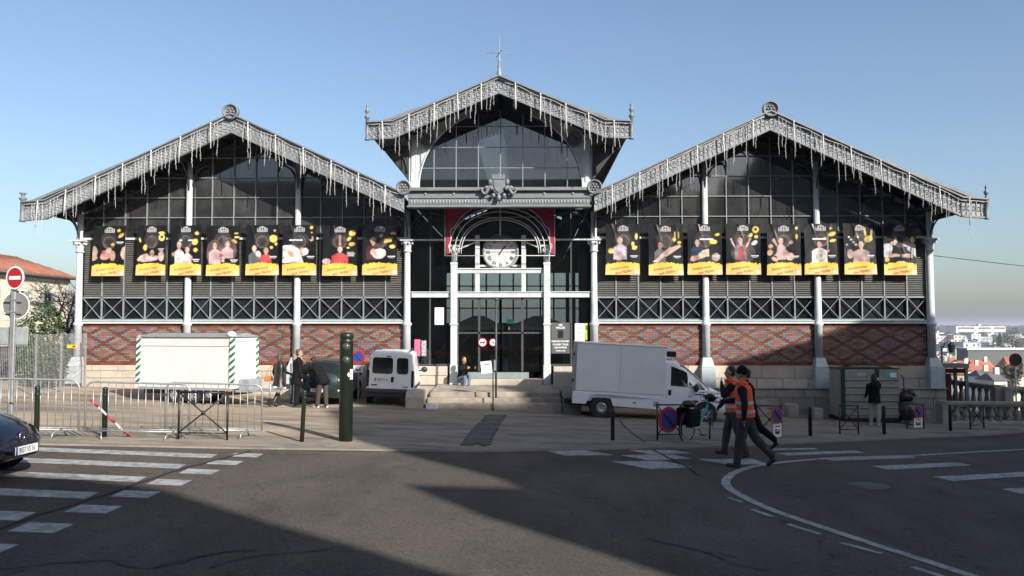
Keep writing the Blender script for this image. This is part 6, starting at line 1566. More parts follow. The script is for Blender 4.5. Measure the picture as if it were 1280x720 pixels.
        J[(s, 'wr')] = wr + d * .08
    bm.v = [tuple(Vector(p) * k) for p in bm.v]
    tmp = bm.build('tmp_body', [M['skin']])
    rm = tmp.modifiers.new('fuse', 'REMESH'); rm.mode = 'VOXEL'; rm.voxel_size = .0115; rm.use_smooth_shade = True
    sm_ = tmp.modifiers.new('smooth', 'SMOOTH'); sm_.factor = .5; sm_.iterations = 3
    dg = bpy.context.evaluated_depsgraph_get(); me = bpy.data.meshes.new_from_object(tmp.evaluated_get(dg)); bpy.data.objects.remove(tmp)
    me.name = 'body'
    order = ['skin', 'top', 'legs', 'shoe', 'arm', 'shin', 'band']; me.materials.clear()
    for q in order: me.materials.append(M[mats.get(q, mats.get({'arm': 'top', 'shin': 'legs', 'band': 'top'}.get(q, q), 'skin'))])
    cen = np.zeros(len(me.polygons) * 3); me.polygons.foreach_get('center', cen); cen = cen.reshape(-1, 3) / k
    best = np.full(len(cen), 1e9); reg = np.zeros(len(cen), int); tt = np.zeros(len(cen))
    for (a, b_, r_, rg) in bones:
        a_, b__ = np.array(a), np.array(b_); ab = b__ - a_; t = np.clip(((cen - a_) @ ab) / (ab @ ab), 0, 1); dd = np.linalg.norm(cen - (a_ + t[:, None] * ab), axis=1) / r_
        m_ = dd < best; best[m_] = dd[m_]; reg[m_] = order.index(rg); tt[m_] = t[m_]
    if mats.get('band'):
        hgt = (cen - np.array(Pv)) @ np.array(up)
        for lo, hi in mats.get('bands', ((.03, .08), (.17, .22))): reg[(reg == 1) & (hgt > lo) & (hgt < hi)] = 6
    if mats.get('hem'):
        hgt = (cen - np.array(Pv)) @ np.array(up); reg[(reg == 2) & (hgt > mats['hem'])] = 1
    me.polygons.foreach_set('material_index', reg.astype(np.int32)); me.polygons.foreach_set('use_smooth', np.ones(len(reg), bool)); me.update()
    o = bpy.data.objects.new('body', me); COL.objects.link(o); o.parent = root
    V = lambda p: Vector(p) * k
    hc = V(hd)
    if hair:
        hm, style = hair
        def hf(b):
            if style == 'beanie': b.ell(hc + Vector((-.014, 0, .045)) * k, (.103 * k, .086 * k, .108 * k), 14, 9); b.tube([hc + Vector((-.012 + .094 * math.cos(t), .078 * math.sin(t), .03 - .035 * (1 - math.cos(t)) * .5)) * k for t in np.linspace(0, 6.283, 17)[:-1]], .017 * k, 6, closed=True)
            else:
                b.ell(hc + Vector((-.030, 0, .045)) * k, (.090 * k, .083 * k, .092 * k), 14, 9)
                if style == 'long': b.ell(hc + Vector((-.06, 0, -.06)) * k, (.065 * k, .085 * k, .14 * k), 12, 8); [b.ell(hc + Vector((-.01, s * .07, -.04)) * k, (.05 * k, .03 * k, .11 * k), 8, 6) for s in (1, -1)]
                else: b.ell(hc + Vector((-.05, 0, -.01)) * k, (.065 * k, .08 * k, .075 * k), 12, 7)
        part('beanie' if style == 'beanie' else 'hair', M[hm], root, hf)
    part('eyes', M['ink'], root, lambda b: [b.ell(hc + Vector((.082, s * .03, .012)) * k, (.009 * k, .012 * k, .007 * k), 6, 4) for s in (1, -1)])
    if extras: extras(root, k, dict(Pv=V(Pv), up=up, sho=V(sho), che=V(che), nek=V(nek), hd=hc, wrL=V(J[(1, 'wr')]), wrR=V(J[(-1, 'wr')]), lean=lean, ankL=V(J[1][2]), ankR=V(J[-1][2])))
    return root
def coat(mat_, hem, w0=.185, w1=.21, d0=.13, d1=.17, slit=0):
    def f(root, k, q):
        P, up, lean = q['Pv'], q['up'], q['lean']
        def mk(b):
            lv = [(.50, .80, .75), (.44, 1.02, 1.0), (.34, 1.03, 1.03), (.18, .93, .98), (.06, 1.0, 1.02), (-.1, 1.06, 1.06)]
            rows = [(P + up * (z * k), d0 * a * k, w0 * c * k) for z, a, c in lv]
            zs = P.z - .1 * k; n_ = 4
            base = P + up * (-.1 * k)
            for i in range(1, n_ + 1): rows.append((Vector((base.x * (1 - .1 * i), 0, zs + (hem - zs) * i / n_)), (d0 + (d1 - d0) * i / n_) * 1.06 * k, (w0 + (w1 - w0) * i / n_) * 1.04 * k))
            n = 20; vs = []
            for i, (c, rx, ry) in enumerate(rows):
                for j in range(n):
                    t = 2 * math.pi * j / n; w_ = 1 + (.035 * math.sin(5 * t + i) if i > 5 else 0)
                    vs.append(c + Vector((rx * math.cos(t) * w_, ry * math.sin(t) * w_, 0)))
            b.add(vs, [(i * n + j, i * n + (j + 1) % n, (i + 1) * n + (j + 1) % n, (i + 1) * n + j) for i in range(len(rows) - 1) for j in range(n)], 0, True)
            b.tube([q['nek'] + Vector((.07 * math.cos(t), .085 * math.sin(t), -.035)) * k for t in np.linspace(0, 6.28, 13)[:-1]], .028 * k, 6, closed=True)
        part('coat', M[mat_], root, mk)
    return f
M['leather'] = mat('black_leather', (.011, .0105, .010), .42, var=.2, bump=.5, bscale=9)
M['tights'] = mat('tights', (.16, .085, .05), .7); M['boot'] = mat('boot', (.02, .016, .014), .45); M['pale_cloth'] = mat('pale_cloth', (.42, .46, .52), .85); M['hair_grey'] = mat('hair_grey', (.22, .19, .16), .7)
gnd = lambda x, y: (x, y, g(x, y) + (.03 if y > edge(x) else 0))
def woman_x(root, k, q):
    coat('leather', .62, .18, .24, .13, .18)(root, k, q)
    bp = Vector((-.06, .36, .88))
    part('handbag', M['bag'], root, lambda b: b.prism([(bp.x - .17, bp.z - .10), (bp.x + .17, bp.z - .10), (bp.x + .13, bp.z + .08), (bp.x - .13, bp.z + .08)], bp.y - .05, bp.y + .05), .03, 2); part('bag_strap', M['bag'], root, lambda b: b.tube([bp + Vector((-.1, 0, .1)), bp + Vector((-.04, -.02, .3)), q['sho'] + Vector((-.02, .14, .03)), bp + Vector((.06, -.02, .3)), bp + Vector((.1, 0, .1))], .009, 5))
    part('lace_hem', M['paper'], root, lambda b: b.lathe([(.185, .585), (.195, .59), (.19, .64)], (0, 0, 0), 18, ring=True))
person(gnd(-6.88, -4.52), R(65), 1.64, 'person in a dark leather coat with an orange brown handbag, seen from behind', dict(top='leather', legs='tights', shin='boot', shoe='boot'), dict(lean=4, legs=((14, 10, 0), (-16, 18, -25)), arms=((-6, 16, 35), (10, 12, 60))), hair=('hair_brown', 'long'), extras=woman_x)
person(gnd(-6.62, -3.75), R(60), 1.6, 'person in pale clothes half hidden between the two dark coats', dict(top='pale_cloth', legs='jeans', shoe='shoe'), dict(lean=6, legs=((4, 4, 0), (-4, 3, 0)), arms=((15, 8, 40), (15, 8, 40))), hair=('hair_grey', 'long'))
person(gnd(-6.28, -4.55), R(18), 1.77, 'person standing upright in a long black coat', dict(top='black_cloth', legs='black_cloth', shoe='shoe'), dict(lean=2, legs=((2, 2, 0), (-3, 2, 0)), arms=((12, 8, 45, 10), (4, 6, 12)), head=8), hair=('hair_brown', 'short'), bulk=1.04, extras=coat('black_cloth', .72, .205, .235, .155, .185))
person(gnd(-5.48, -4.5), R(148), 1.72, 'person bending towards the green car in a black jacket and brown trousers', dict(top='black_cloth', legs='brown_cloth', shoe='shoe_white', hem=-.16), dict(lean=42, legs=((10, 4, 0), (-2, 2, 0)), arms=((30, 10, 40), (38, 10, 35)), head=25), hair=('hair_dark', 'short'), bulk=1.16, extras=coat('black_cloth', .78, .20, .215, .16, .17))
person((-1.42, -.62, .47), R(-48), 1.68, 'person sitting on the doorstep in a black top and blue jeans', dict(top='black_cloth', legs='jeans', shoe='shoe_white'), dict(sit=.16, lean=16, legs=((112, 118, 0), (100, 108, 0)), arms=((48, 10, 55, 10), (40, 8, 70, 20)), head=12), hair=('hair_brown', 'short'))
st_ = MB(); st_.b2((-.22, -.16, 0), (.22, .16, .06)); tag(st_.build('white_bag', M['sign_white'], None, .02, (-1.62, -.35, .49)), 'small white bag under the seated person at the door', 'bag')
def vestx(root, k, q):
    P, up = q['Pv'], q['up']
    def mk(b):
        rows = [(.50, .80, .78), (.44, 1.0, .98), (.34, 1.04, 1.03), (.18, 1.0, 1.0), (.06, 1.05, 1.04), (-.06, 1.1, 1.08)]
        n = 20; vs = []
        for i, (z, a, c) in enumerate(rows):
            for j in range(n):
                t = 2 * math.pi * j / n; p = Vector((.150 * a * math.cos(t), .205 * c * math.sin(t), 0)) * k
                vs.append(P + up * (z * k) + Vector((p.x * math.cos(q['lean']), p.y, -p.x * math.sin(q['lean']))))
        b.add(vs, [(i * n + j, i * n + (j + 1) % n, (i + 1) * n + (j + 1) % n, (i + 1) * n + j) for i in range(len(rows) - 1) for j in range(n)], 0, True)
    v_ = part('safety_vest', M['orange'], root, mk)
    for z, a, c in ((.015, 1.09, 1.07), (.175, 1.025, 1.02)):
        part('reflective_band', M['reflective'], v_, lambda b: b.add([P + up * ((z + dz) * k) + Vector((.150 * a * k * 1.03 * math.cos(t), .205 * c * k * 1.02 * math.sin(t), 0)) for dz in (0, .06) for t in [2 * math.pi * j / 20 for j in range(20)]], [(j, (j + 1) % 20, 20 + (j + 1) % 20, 20 + j) for j in range(20)], 0, True))
    part('collar', M['orange'], root, lambda b: b.tube([q['nek'] + Vector((.075 * math.cos(t), .09 * math.sin(t), -.02)) * k for t in np.linspace(0, 6.28, 13)[:-1]], .042 * k, 6, closed=True))
person(gnd(5.2, -13.75), R(172), 1.78, 'worker in an orange vest holding a hand to the face, farther left of the pair', dict(top='orange', arm='navy', legs='grey_cloth', shoe='shoe'), dict(lean=5, legs=((-10, 10, -18), (16, 8, 8)), arms=((32, 6, 138, 12), (10, 10, 25))), hair=('hair_dark', 'short'), bulk=1.15, group='workers crossing the road', extras=vestx)
person(gnd(5.12, -15.0), R(160), 1.84, 'worker in an orange vest and black beanie striding in front', dict(top='orange', arm='navy', legs='grey_cloth', shoe='shoe'), dict(lean=5, legs=((13, 6, 5), (-20, 24, -45)), arms=((-14, 14, 15), (22, 10, 60))), hair=('black_cloth', 'beanie'), bulk=1.18, group='workers crossing the road', extras=vestx)
person(gnd(5.85, -12.6), R(165), 1.76, 'walking person all in black behind the two orange vests', dict(top='black_cloth', legs='black_cloth', shoe='shoe', hem=-.12), dict(lean=8, legs=((18, 8, 5), (-24, 26, -50)), arms=((-20, 12, 15), (20, 10, 40))), hair=('hair_dark', 'short'), bulk=1.15, group='workers crossing the road')
person(gnd(12.35, -3.25), R(78), 1.62, 'person in a dark jacket and beige trousers at the recycling container', dict(top='black_cloth', legs='beige_cloth', shoe='shoe_white', hem=-.14), dict(lean=3, legs=((3, 3, 0), (-4, 3, 0)), arms=((10, 8, 40), (50, 6, 105))), hair=('hair_dark', 'long'), bulk=1.12, extras=lambda root, k, q: (coat('black_cloth', .72, .195, .21, .145, .16)(root, k, q), part('held_paper', M['paper'], root, lambda b: b.box(q['wrR'] + Vector((.03, 0, .02)), (.03, .06, .09)))))

# ================================================================== left: house, fence, plants
hs = empty('house', (-36, 20, .5), 0, 'cream rendered house with a terracotta tiled roof at the left', 'house')
part('wall', M['render_cream'], hs, lambda b: b.b2((-3.4, -8, -.4), (3.4, 9.2, 5.74)))
rf = part('roof', M['terracotta'], hs, lambda b: b.add([(-3.8, -8.4, 5.7), (3.8, -8.4, 5.7), (3.8, 9.6, 5.7), (-3.8, 9.6, 5.7), (0, -6.5, 7.15), (0, 8.2, 7.15), (-3.8, -8.4, 5.58), (3.8, -8.4, 5.58), (3.8, 9.6, 5.58), (-3.8, 9.6, 5.58)], [(0, 1, 4), (1, 2, 5, 4), (2, 3, 5), (3, 0, 4, 5), (0, 6, 7, 1), (1, 7, 8, 2), (2, 8, 9, 3), (3, 9, 6, 0), (9, 8, 7, 6)]))
def tiles(b):
    for i in range(60):
        y = -8.3 + i * .3; t0 = 0
        x1 = 3.78; x0 = .05 + max(0, (abs(y + 6.5) if y < -6.5 else (y - 8.2 if y > 8.2 else 0))) * 2.0
        if x1 - x0 < .3: continue
        zz = lambda x: 7.15 - (7.15 - 5.7) * x / 3.8 + .03
        b.tube([(x0, y, zz(x0)), (x1, y, zz(x1))], .07, 5)
tag(part('tile_rows', M['terracotta'], rf, tiles), kind='stuff')
part('gutter', M['zinc'], rf, lambda b: b.tube([(3.86, -8.4, 5.62), (3.86, 9.6, 5.62)], .07, 6))
part('cornice', M['stone'], hs, lambda b: b.b2((3.4, -8, 5.3), (3.52, 9.2, 5.56)))
for y in (-6, -3, 0.4, 3.4, 6.6):
    wn = part('window', M['car_glass'], hs, lambda b: b.b2((3.38, y - .45, 2.9), (3.41, y + .45, 4.5))); part('frame', M['sign_white'], wn, lambda b: (b.b2((3.4, y - .03, 2.9), (3.44, y + .03, 4.5)), b.b2((3.4, y - .5, 2.82), (3.5, y + .5, 2.9))))
    for s in (-1, 1): part('shutter', M['zinc_light'], wn, lambda b: b.b2((3.4, y + s * .47, 2.9), (3.45, y + s * .92, 4.5)))
wf = empty('wire_fence', (-14.9, -4.5, g(-14.9, -4.5) + .03), 0, 'galvanised wire mesh fence at the left of the forecourt', 'fence')
FP = [(-15.15, -.7), (-14.95, -2.6), (-14.72, -4.45), (-14.65, -6.9), (-14.6, -9.4)]
for (x, y) in FP:
    z = g(x, y) - g(-14.9, -4.5); part('post', M['steel'], wf, lambda b: b.b2((x + 14.9 - .03, y + 4.5 - .03, z - .05), (x + 14.9 + .03, y + 4.5 + .03, z + 2.0)))
for i in range(4):
    A, B_ = [Vector((x + 14.9, y + 4.5, g(x, y) - g(-14.9, -4.5))) for x, y in FP[i:i + 2]]
    def mesh_(b):
        L = (B_ - A).length; n = int(L / .09)
        for j in range(n + 1): p = A.lerp(B_, j / n); b.tube([p + Vector((.03, 0, .05)), p + Vector((.03, 0, 1.98))], .0035, 3, sm=False)
        for j in range(11): b.tube([A + Vector((.036, 0, .06 + .19 * j)), B_ + Vector((.036, 0, .06 + .19 * j))], .005, 3, sm=False)
    tag(part('mesh_panel', M['steel'], wf, mesh_), kind='stuff')
def leaves_blob(b, c, r_, n, size, rr, flat=.8):
    for _ in range(n):
        while True:
            p = Vector((rr.uniform(-1, 1), rr.uniform(-1, 1), rr.uniform(-1, 1)))
            if .25 < p.length < 1: break
        p = Vector((p.x * r_[0], p.y * r_[1], p.z * r_[2])) + Vector(c)
        a = Vector((rr.gauss(0, 1), rr.gauss(0, 1), rr.gauss(0, .6))).normalized(); q = a.orthogonal().normalized(); s = size * rr.uniform(.6, 1.3)
        b.add([p - a * s, p + q * s * .45, p + a * s, p - q * s * .45], [(0, 1, 2, 3)])
def branch(b, p, d, L, r_, lvl, rr, tips=None):
    pts = [p]; n = 4
    for i in range(n): d = (d + Vector((rr.gauss(0, .12), rr.gauss(0, .12), rr.gauss(0, .06)))).normalized(); pts.append(pts[-1] + d * L / n)
    b.tube(pts, [r_ * (1 - .45 * i / n) for i in range(n + 1)], 5 if lvl > 1 else 4)
    if lvl == 0:
        if tips is not None: tips.append(pts[-1])
        return
    for i in range(rr.choice((3, 4)) if lvl > 1 else 4):
        t = rr.uniform(.35, 1.0); q = pts[min(n, int(t * n))]; nd = (d + Vector((rr.gauss(0, .55), rr.gauss(0, .55), rr.gauss(.1, .35)))).normalized(); branch(b, q, nd, L * rr.uniform(.5, .75), r_ * .5, lvl - 1, rr, tips)
def evergreen(loc, label, hgt, blobs, seed, cat='bush'):
    rr = random.Random(seed); root = empty('evergreen_bush', loc, 0, label, cat)
    tips = []
    part('trunk', M['bark'], root, lambda b: branch(b, Vector((0, 0, -.1)), Vector((.05, 0, 1)), hgt * .55, .07, 2, rr, tips))
    def cr(b):
        for c, r_, n in blobs: leaves_blob(b, c, r_, n, .075, rr)
        for t in tips: leaves_blob(b, t, (.25, .25, .22), 22, .07, rr)
    part('crown', M['leaf'], root, cr)
evergreen((-17.6, .6, .45), 'dark evergreen bush with loose sprays behind the wire fence', 3.6, [((0, 0, .9), (1.0, .7, .9), 1100), ((.35, 0, 1.7), (.8, .6, .6), 620), ((-.5, .1, 2.0), (.7, .5, .6), 420), ((.1, 0, 2.7), (.6, .5, .5), 260), ((.6, 0, 2.4), (.35, .3, .3), 50), ((-.35, 0, 3.3), (.35, .3, .35), 45), ((.2, 0, 3.6), (.25, .25, .25), 25)], 4)
evergreen((-16.3, -1.2, .42), 'low dark evergreen bush at the foot of the fence', 1.6, [((0, 0, .6), (.8, .6, .65), 800), ((.3, 0, 1.1), (.6, .4, .4), 300), ((-.3, 0, 1.2), (.4, .4, .4), 90)], 7)
def bare_tree(loc, hgt, seed, label):
    rr = random.Random(seed); root = empty('bare_tree', loc, 0, label, 'tree', 'bare winter trees at the left')
    part('trunk', M['bark'], root, lambda b: b.tube([(0, 0, -.3), (.03, 0, hgt * .18), (-.02, .02, hgt * .34)], [.13, .11, .10], 8))
    part('crown', M['bark'], root, lambda b: [branch(b, Vector((-.02, .02, hgt * .32)), Vector((rr.gauss(0, .3), rr.gauss(0, .3), 1)).normalized(), hgt * .36, .06, 3, rr) for _ in range(5)])
bare_tree((-19.2, 5.2, .45), 5.2, 12, 'bare pale tree beside the left corner column')
bare_tree((-27.0, 24, .5), 7.5, 15, 'bare tree farther back beside the house corner')
bare_tree((-24.5, 18, .5), 6.6, 19, 'bare tree between the house and the bare pale tree')
dw = empty('low_wall', (-18.2, 3.2, g(-18, 3)), 0, 'low dark boarded wall beyond the fence', 'wall')
part('boards', mat('dark_board', (.06, .062, .066), .8, var=.3, stretch=(1, 1, 8)), dw, lambda b: b.b2((-3, 0, -.2), (2.3, .1, 1.35))); part('coping', M['stone_grey'], dw, lambda b: b.b2((-3.1, -.1, 1.35), (2.4, .2, 1.43))); part('footing', M['stone_grey'], dw, lambda b: b.b2((-1.2, -1.4, -.3), (2.3, -.3, .28)), .02)
tlt = empty('signal_lamps', (-18.55, 5.0, g(-18, 5)), 0, 'small signal post with blue and red discs beside the bare tree', 'signal')
part('post', M['zinc_light'], tlt, lambda b: b.tube([(0, 0, -.2), (0, 0, 2.9)], .04, 6))
for z, m_ in ((2.75, M['sign_blue']), (2.52, M['leaf']), (2.30, M['red'])): part('disc', m_, tlt, lambda b: b.lathe([(.001, -.01), (.10, -.01), (.10, .01), (.001, .01)], (.02, -.05, z), 14, M=RX))
# ================================================================== the town in the valley, right
CW = {'white': mat('block_white', (.66, .64, .61), .9), 'cream': mat('block_cream', (.58, .51, .42), .9), 'grey': mat('block_grey', (.30, .31, .32), .9), 'shadew': mat('block_shaded_white', (.34, .37, .41), .9), 'greyw': mat('block_pale', (.42, .43, .44), .9), 'hall': mat('hall_grey', (.10, .105, .10), .9), 'white2': mat('long_white', (.70, .68, .66), .9)}  # the blue grey entry is white wall with its shade put into the colour
M['far_glass'] = mat('far_glass', (.07, .08, .095), .4); M['far_roof'] = mat('far_roof', (.30, .105, .062), .9, var=.35, scale=.3); M['far_slate'] = mat('far_slate', (.10, .10, .105), .9)
def block(x0, x1, y, zt, dep, kind, label, group=None):
    zb = min(terrain(x0, y), terrain(x1, y), terrain(x1, y + dep)) - 1; cx = (x0 + x1) / 2
    root = empty('apartment_block', (cx, y, zb), 0, label, 'building', group); hw = (x1 - x0) / 2; H = zt - zb
    part('walls', CW[kind], root, lambda b: b.b2((-hw, 0, 0), (hw, dep, H))); part('roof', CW['grey'], root, lambda b: b.b2((-hw - .3, -.3, H), (hw + .3, dep + .3, H + .5)))
    if kind == 'hall':
        part('roof_edge', CW['white'], root, lambda b: b.b2((-hw - .5, -.6, H - .2), (hw + .5, -.31, H + .7))); return
    n = max(2, int(H / 3.0)); big = kind == 'white2'
    for k in range(n):
        z = H - 2.4 - k * 3.0 * (2.4 if big else 1)
        if z < 1: break
        if big:
            for (a, c) in ((-hw + 3, -hw * .02 - 9), (-hw * .02 - 3, hw * .40), (hw * .40 + 5, hw - 1)): part('window_band', M['far_glass'], root, lambda b: b.b2((a, -.25, z - 1.6), (c, .1, z + 1.0)))
        else:
            m_ = max(2, int(2 * hw / 3.2))
            for j in range(m_):
                xx = -hw + 2 * hw * (j + .5) / m_; part('window', M['far_glass'], root, lambda b: b.b2((xx - .75, -.15, z), (xx + .75, .1, z + 1.35)))
    if kind in ('white', 'shadew'):
        part('stair_head', CW['white'], root, lambda b: b.b2((-hw * .2, dep * .3, H + .5), (hw * .15, dep * .6, H + 2.2)))
    if big: part('rooftop_hut', CW['cream'], root, lambda b: b.b2((hw * .02, 8, H + .5), (hw * .12, 14, H + 4)))
WB = 'apartment blocks in the valley'
block(662.4, 738.3, 1269.2, 5.1, 30, 'white2', 'very long low white block on the distant hill crest')
block(386.2, 399.0, 769.2, -5.2, 20, 'white', 'distant white block nearest the corner column on the upper slope')
block(409.7, 415.1, 789.2, -3.8, 15, 'grey', 'narrow grey tower block between a white and a cream block'); block(400.7, 408.2, 759.2, -4.3, 18, 'cream', 'distant cream tower block on the upper slope')
block(469.1, 497.1, 869.2, -7.0, 14, 'greyw', 'long pale grey slab block below the long white one')
block(298.2, 308.2, 585.2, -8.0, 14, 'white', 'white apartment block beside the street lantern'); block(297.3, 306.7, 562.2, -8.0, 14, 'shadew', 'white apartment block coloured as in blue grey shade, in front of its white neighbour')
block(290.7, 299.7, 529.2, -7.2, 16, 'white', 'tall white apartment block left of the long grey roof'); block(341.1, 351.4, 609.2, -8.2, 14, 'shadew', 'white apartment block coloured as in blue grey shade, behind the long grey roof')
block(178.5, 205, 309.2, -6.1, 9, 'hall', 'large dark flat hall with a white roof edge in the valley'); block(289.1, 292.5, 489.2, -8.5, 10, 'white', 'small white cube shaped building behind the flat hall')
block(307.6, 311.3, 529.2, -7.7, 10, 'grey', 'small grey building behind the flat hall'); block(359.9, 382.4, 569.2, -5.5, 16, 'white', 'white apartment block beyond the right edge of the valley view', WB); block(452.6, 472.2, 669.2, -4.2, 16, 'cream', 'cream apartment block beyond the right edge of the valley view', WB); block(403.9, 414.5, 669.2, -4.2, 14, 'greyw', 'pale grey block behind the trees at the right edge')
rq = random.Random(33)
for k in range(34):
    r_ = rq.uniform(480, 1050); a = rq.uniform(.44, .60); x, y = 1 + r_ * math.sin(a), r_ * math.cos(a) - 31
    if 300 < r_ < 420: continue
    w_ = rq.uniform(6, 16); block(x, x + w_, y, terrain(x, y) + rq.uniform(8, 15), 9, rq.choice(('white', 'white', 'cream', 'greyw')), 'small pale building scattered over the far valley slope', 'small pale buildings in the valley')
rh = random.Random(21)
def house(x0, x1, y, ze, zr, roof='far_roof', label='distant house with a red tiled roof in the valley town'):
    dep = max(5, (x1 - x0) * .9) ; zb = min(terrain(x0, y), terrain(x1, y + dep)) - 1.5; cx = (x0 + x1) / 2; hw = (x1 - x0) / 2
    root = empty('house', (cx, y, zb), rh.uniform(-.25, .25), label, 'house', 'houses in the valley'); he, hr = ze - zb, zr - zb
    part('walls', rh.choice((CW['cream'], CW['white'], M['render_cream'])), root, lambda b: b.b2((-hw, 0, 0), (hw, dep, he)))
    rf = part('roof', M[roof], root, lambda b: b.add([(-hw - .3, -.4, he - .1), (hw + .3, -.4, he - .1), (hw + .3, dep + .4, he - .1), (-hw - .3, dep + .4, he - .1), (-hw * .75, dep / 2, hr), (hw * .75, dep / 2, hr)], [(0, 1, 5, 4), (1, 2, 5), (2, 3, 4, 5), (3, 0, 4), (0, 3, 2, 1)]))
    part('chimney', CW['cream'], rf, lambda b: b.b2((hw * .3, dep * .4, hr - .9), (hw * .3 + 1.0, dep * .4 + .6, hr + 1.1)))
    for j in range(2):
        xx = -hw + 2 * hw * (j + .5) / 2; part('window', M['far_glass'], root, lambda b: b.b2((xx - .4, -.06, he - 2.2), (xx + .4, .1, he - .9)))
for q in [(185.1, 190.0, 337.2, -12.7, -10.6), (200.7, 206.5, 353.2, -14.1, -11.5), (144.5, 152.5, 241.2, -11.6, -7.9), (265.6, 275.5, 449.2, -14.6, -10.4), (164.6, 171.7, 257.2, -11.3, -7.4), (123.8, 127.0, 209.2, -9.5, -7.9), (120.0, 125.5, 177.2, -9.1, -7.1), (242.9, 247.9, 417.2, -15.6, -13.4), (224.5, 228.3, 369.2, -15.2, -12.9), (201.3, 205.2, 385.2, -14.3, -11.9), (173.3, 181.4, 257.2, -11.9, -8.5), (244.0, 253.8, 385.2, -14.3, -11.1), (151.4, 158.1, 209.2, -11.3, -8.5), (312.1, 324.1, 481.2, -16.2, -12.7), (133, 139, 222, -10.5, -8.3), (170, 176, 300, -12.8, -10.4), (178, 184, 318, -13.0, -10.8), (212, 220, 400, -15.0, -12.2), (232, 240, 440, -15.6, -12.8), (110, 116, 190, -9.6, -7.6), (156, 163, 275, -12.2, -9.8), (192, 199, 372, -14.8, -12.4)]:
    house(*q)
for q in [(157.5, 161.7, 289.2, -11.6, -9.5), (104.0, 107.2, 161.2, -8.5, -7.1), (93.6, 96.5, 137.2, -7.8, -6.5), (139, 145, 262, -12.0, -9.9)]: house(*q, 'far_slate', 'distant house with a grey slate roof in the valley town')
M['far_leaf'] = mat('far_leaf', (.035, .055, .03), .9, var=.4, scale=.5); M['far_leaf2'] = mat('far_leaf2', (.10, .10, .06), .9, var=.4, scale=.5)
def far_tree(x, y, zt, r_, seed, label, conifer=False, m_='far_leaf'):
    zb = terrain(x, y); rr = random.Random(seed); root = empty('valley_tree', (x, y, zb), 0, label, 'tree', 'trees in the valley'); H = zt - zb
    part('trunk', M['bark'], root, lambda b: b.tube([(0, 0, -.5), (0, 0, H * .5), (.1, 0, H * .9)], [.45, .3, .1], 6))
    def cr(b):
        if conifer:
            for k in range(12): z = H * (.2 + .8 * k / 12); leaves_blob(b, (0, 0, z), (r_ * (1.05 - k / 12.5), r_ * (1.05 - k / 12.5), H * .06), 60, .55, rr)
        else:
            for _ in range(9): leaves_blob(b, (rr.gauss(0, r_ * .45), rr.gauss(0, r_ * .4), H * rr.uniform(.4, .88)), (r_ * .5, r_ * .5, H * .14), 110, .5, rr)
    part('crown', M[m_], root, cr)
far_tree(252.9, 419, .4, 4.2, 1, 'dark conifer rising above the valley roofs', True); far_tree(228.6, 369, 1.8, 5.6, 2, 'tall broad tree right of the dark conifer'); far_tree(350.3, 569, 3.7, 8.1, 3, 'large tree on the crest at the right edge'); far_tree(109.7, 159, -3.6, 2.2, 4, 'small yellow green tree among the red roofs', False, 'far_leaf2'); far_tree(243.6, 389, -1.5, 4.0, 6, 'olive tree beside the tall broad tree', False, 'far_leaf2'); far_tree(229.0 + 14, 349, 1.1, 5.9, 8, 'rounded tree beyond the right edge of the town')
# distant wooded slopes, one mass
def woods(b):
    rr = random.Random(77)
    for _ in range(1900):
        a = rr.uniform(.28, .75); r_ = rr.uniform(1000, 3400) if rr.random() < .8 else rr.uniform(450, 1000); x, y = r_ * math.sin(a), r_ * math.cos(a) - 30
        s = rr.uniform(3, 6.5) * (.75 + r_ / 2200); z = terrain(x, y)
        b.lathe([(s * .5, 0), (s * .75, s * .4), (s * .5, s * .85), (.05, s)], (x, y, z - .5), 5, sm=False)
wd_ = MB(); woods(wd_); tag(wd_.build('distant_woods', M['far_leaf']), 'dark wooded slopes and hedges across the far valley', 'woods', None, 'stuff')

# ================================================================== unseen town houses, outlines shaped so that their shadows fall as wanted
SD = (math.sin(R(SUN_AZ)), -math.cos(R(SUN_AZ)))
def shadow_house(poly, dep, label, m_, wins, y0=-40):
    zb = .1; root = empty('unseen_house', (poly[0][0], y0, zb), 0, label, 'house'); ox = poly[0][0]
    n = len(poly)
    def f(b):
        vs = [(x - ox + SD[0] * t, SD[1] * t, z - zb) for t in (0, dep) for x, z in poly]
        b.add(vs, [tuple(range(n)), tuple(reversed(range(n, 2 * n)))] + [((i + 1) % n, i, i + n, (i + 1) % n + n) for i in range(n)])
    part('walls', m_, root, f)
    for x, z in wins:
        wn = part('window', M['car_glass'], root, lambda b: b.b2((x - ox - .55, -.02, z - zb), (x - ox + .55, .03, z - zb + 2.0)))
        part('sill', M['stone'], wn, lambda b: b.b2((x - ox - .7, -.02, z - zb - .14), (x - ox + .7, .16, z - zb)))
M['town'] = mat('town_render', (.28, .25, .21), .9, var=.15, scale=.5)
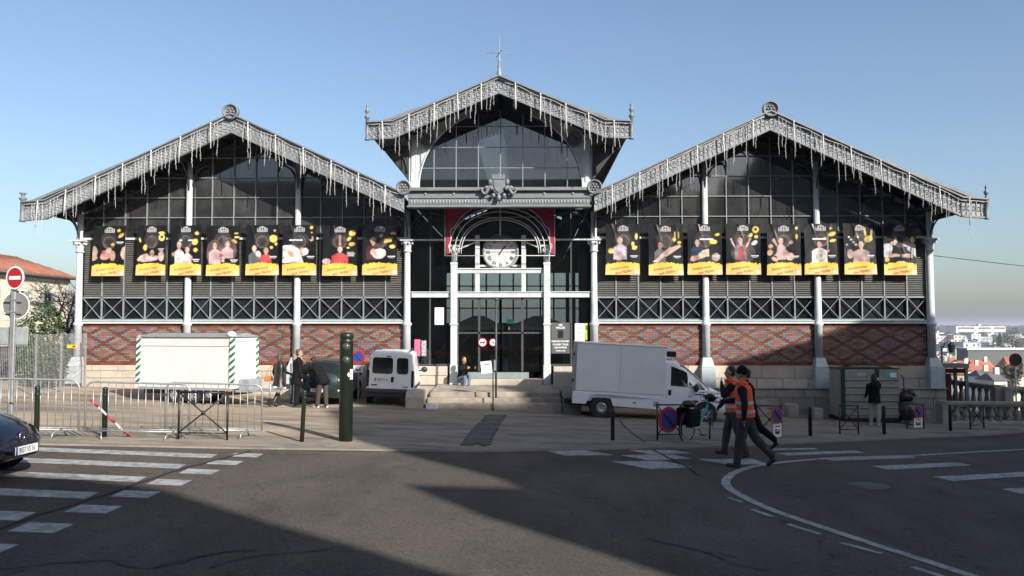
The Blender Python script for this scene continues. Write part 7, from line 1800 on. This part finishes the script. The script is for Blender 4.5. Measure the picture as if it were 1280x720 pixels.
shadow_house([(-70, .1), (14.9, .1), (14.75, 12.1), (14.4, 12.8), (13.94, 13.5), (13.35, 14.7), (12.4, 15.1), (11.2, 15.3), (-70, 15.3)], 12, 'unseen town house row behind the viewer at the left, outline shaped for its shadow', M['town'], [(x, z) for x in np.arange(-44, 13, 3.4) for z in (4.2, 7.8, 11.2)])
shadow_house([(17.0, .1), (19.2, .1), (19.2, 15.35), (17.45, 15.3), (17.1, 14.0)], 12, 'unseen narrow low town house behind the viewer, outline shaped for its shadow', M['town'], [(18.2, 4), (18.2, 8)])
shadow_house([(19.21, .1), (80, .1), (80, 27.8), (36, 28.2), (32.5, 27.7), (31.9, 25.6), (28.7, 25.6), (28.6, 27.7), (26.4, 27.7), (26.3, 25.4), (25.3, 25.0), (23.9, 24.1), (21.8, 21.4), (20.0, 19.3), (19.6, 18.5), (20.1, 17.7), (20.3, 17.0), (19.21, 15.3)], 12, 'unseen tall mansard town house behind the viewer at the right, roofline shaped for its shadow', M['town'], [(x, z) for x in np.arange(21.5, 78, 3.4) for z in (4, 8, 12, 16)])
shadow_house([(21.55, -.5), (44, -.5), (44, 14.0), (28.8, 13.97), (26.65, 13.92), (25.0, 13.27), (23.27, 12.80), (21.66, 12.36), (21.55, 12.2)], 9, 'unseen corner house added beyond the right edge to shade the facade', M['town'], [(x, z) for x in np.arange(23.5, 43, 3.4) for z in (1.5, 5, 8.5)], -16)  # added closer to the hall for a sharper shadow edge on the brickwork
# ================================================================== haze over the valley
hz = MB(); hz.b2((-7200, -340, -27), (7200, 7000, 34))
hm = bpy.data.materials.new('haze'); hm.use_nodes = True
hn = hm.node_tree.nodes; hn.remove(hn['Principled BSDF']); pv_ = hn.new('ShaderNodeVolumePrincipled')
pv_.inputs['Color'].default_value = (.74, .80, .95, 1); pv_.inputs['Density'].default_value = .00022; pv_.inputs['Anisotropy'].default_value = .1
hm.node_tree.links.new(pv_.outputs[0], hn['Material Output'].inputs['Volume'])
tag(hz.build('haze', hm), 'thin pale haze filling the air over the valley', 'haze', None, 'stuff')
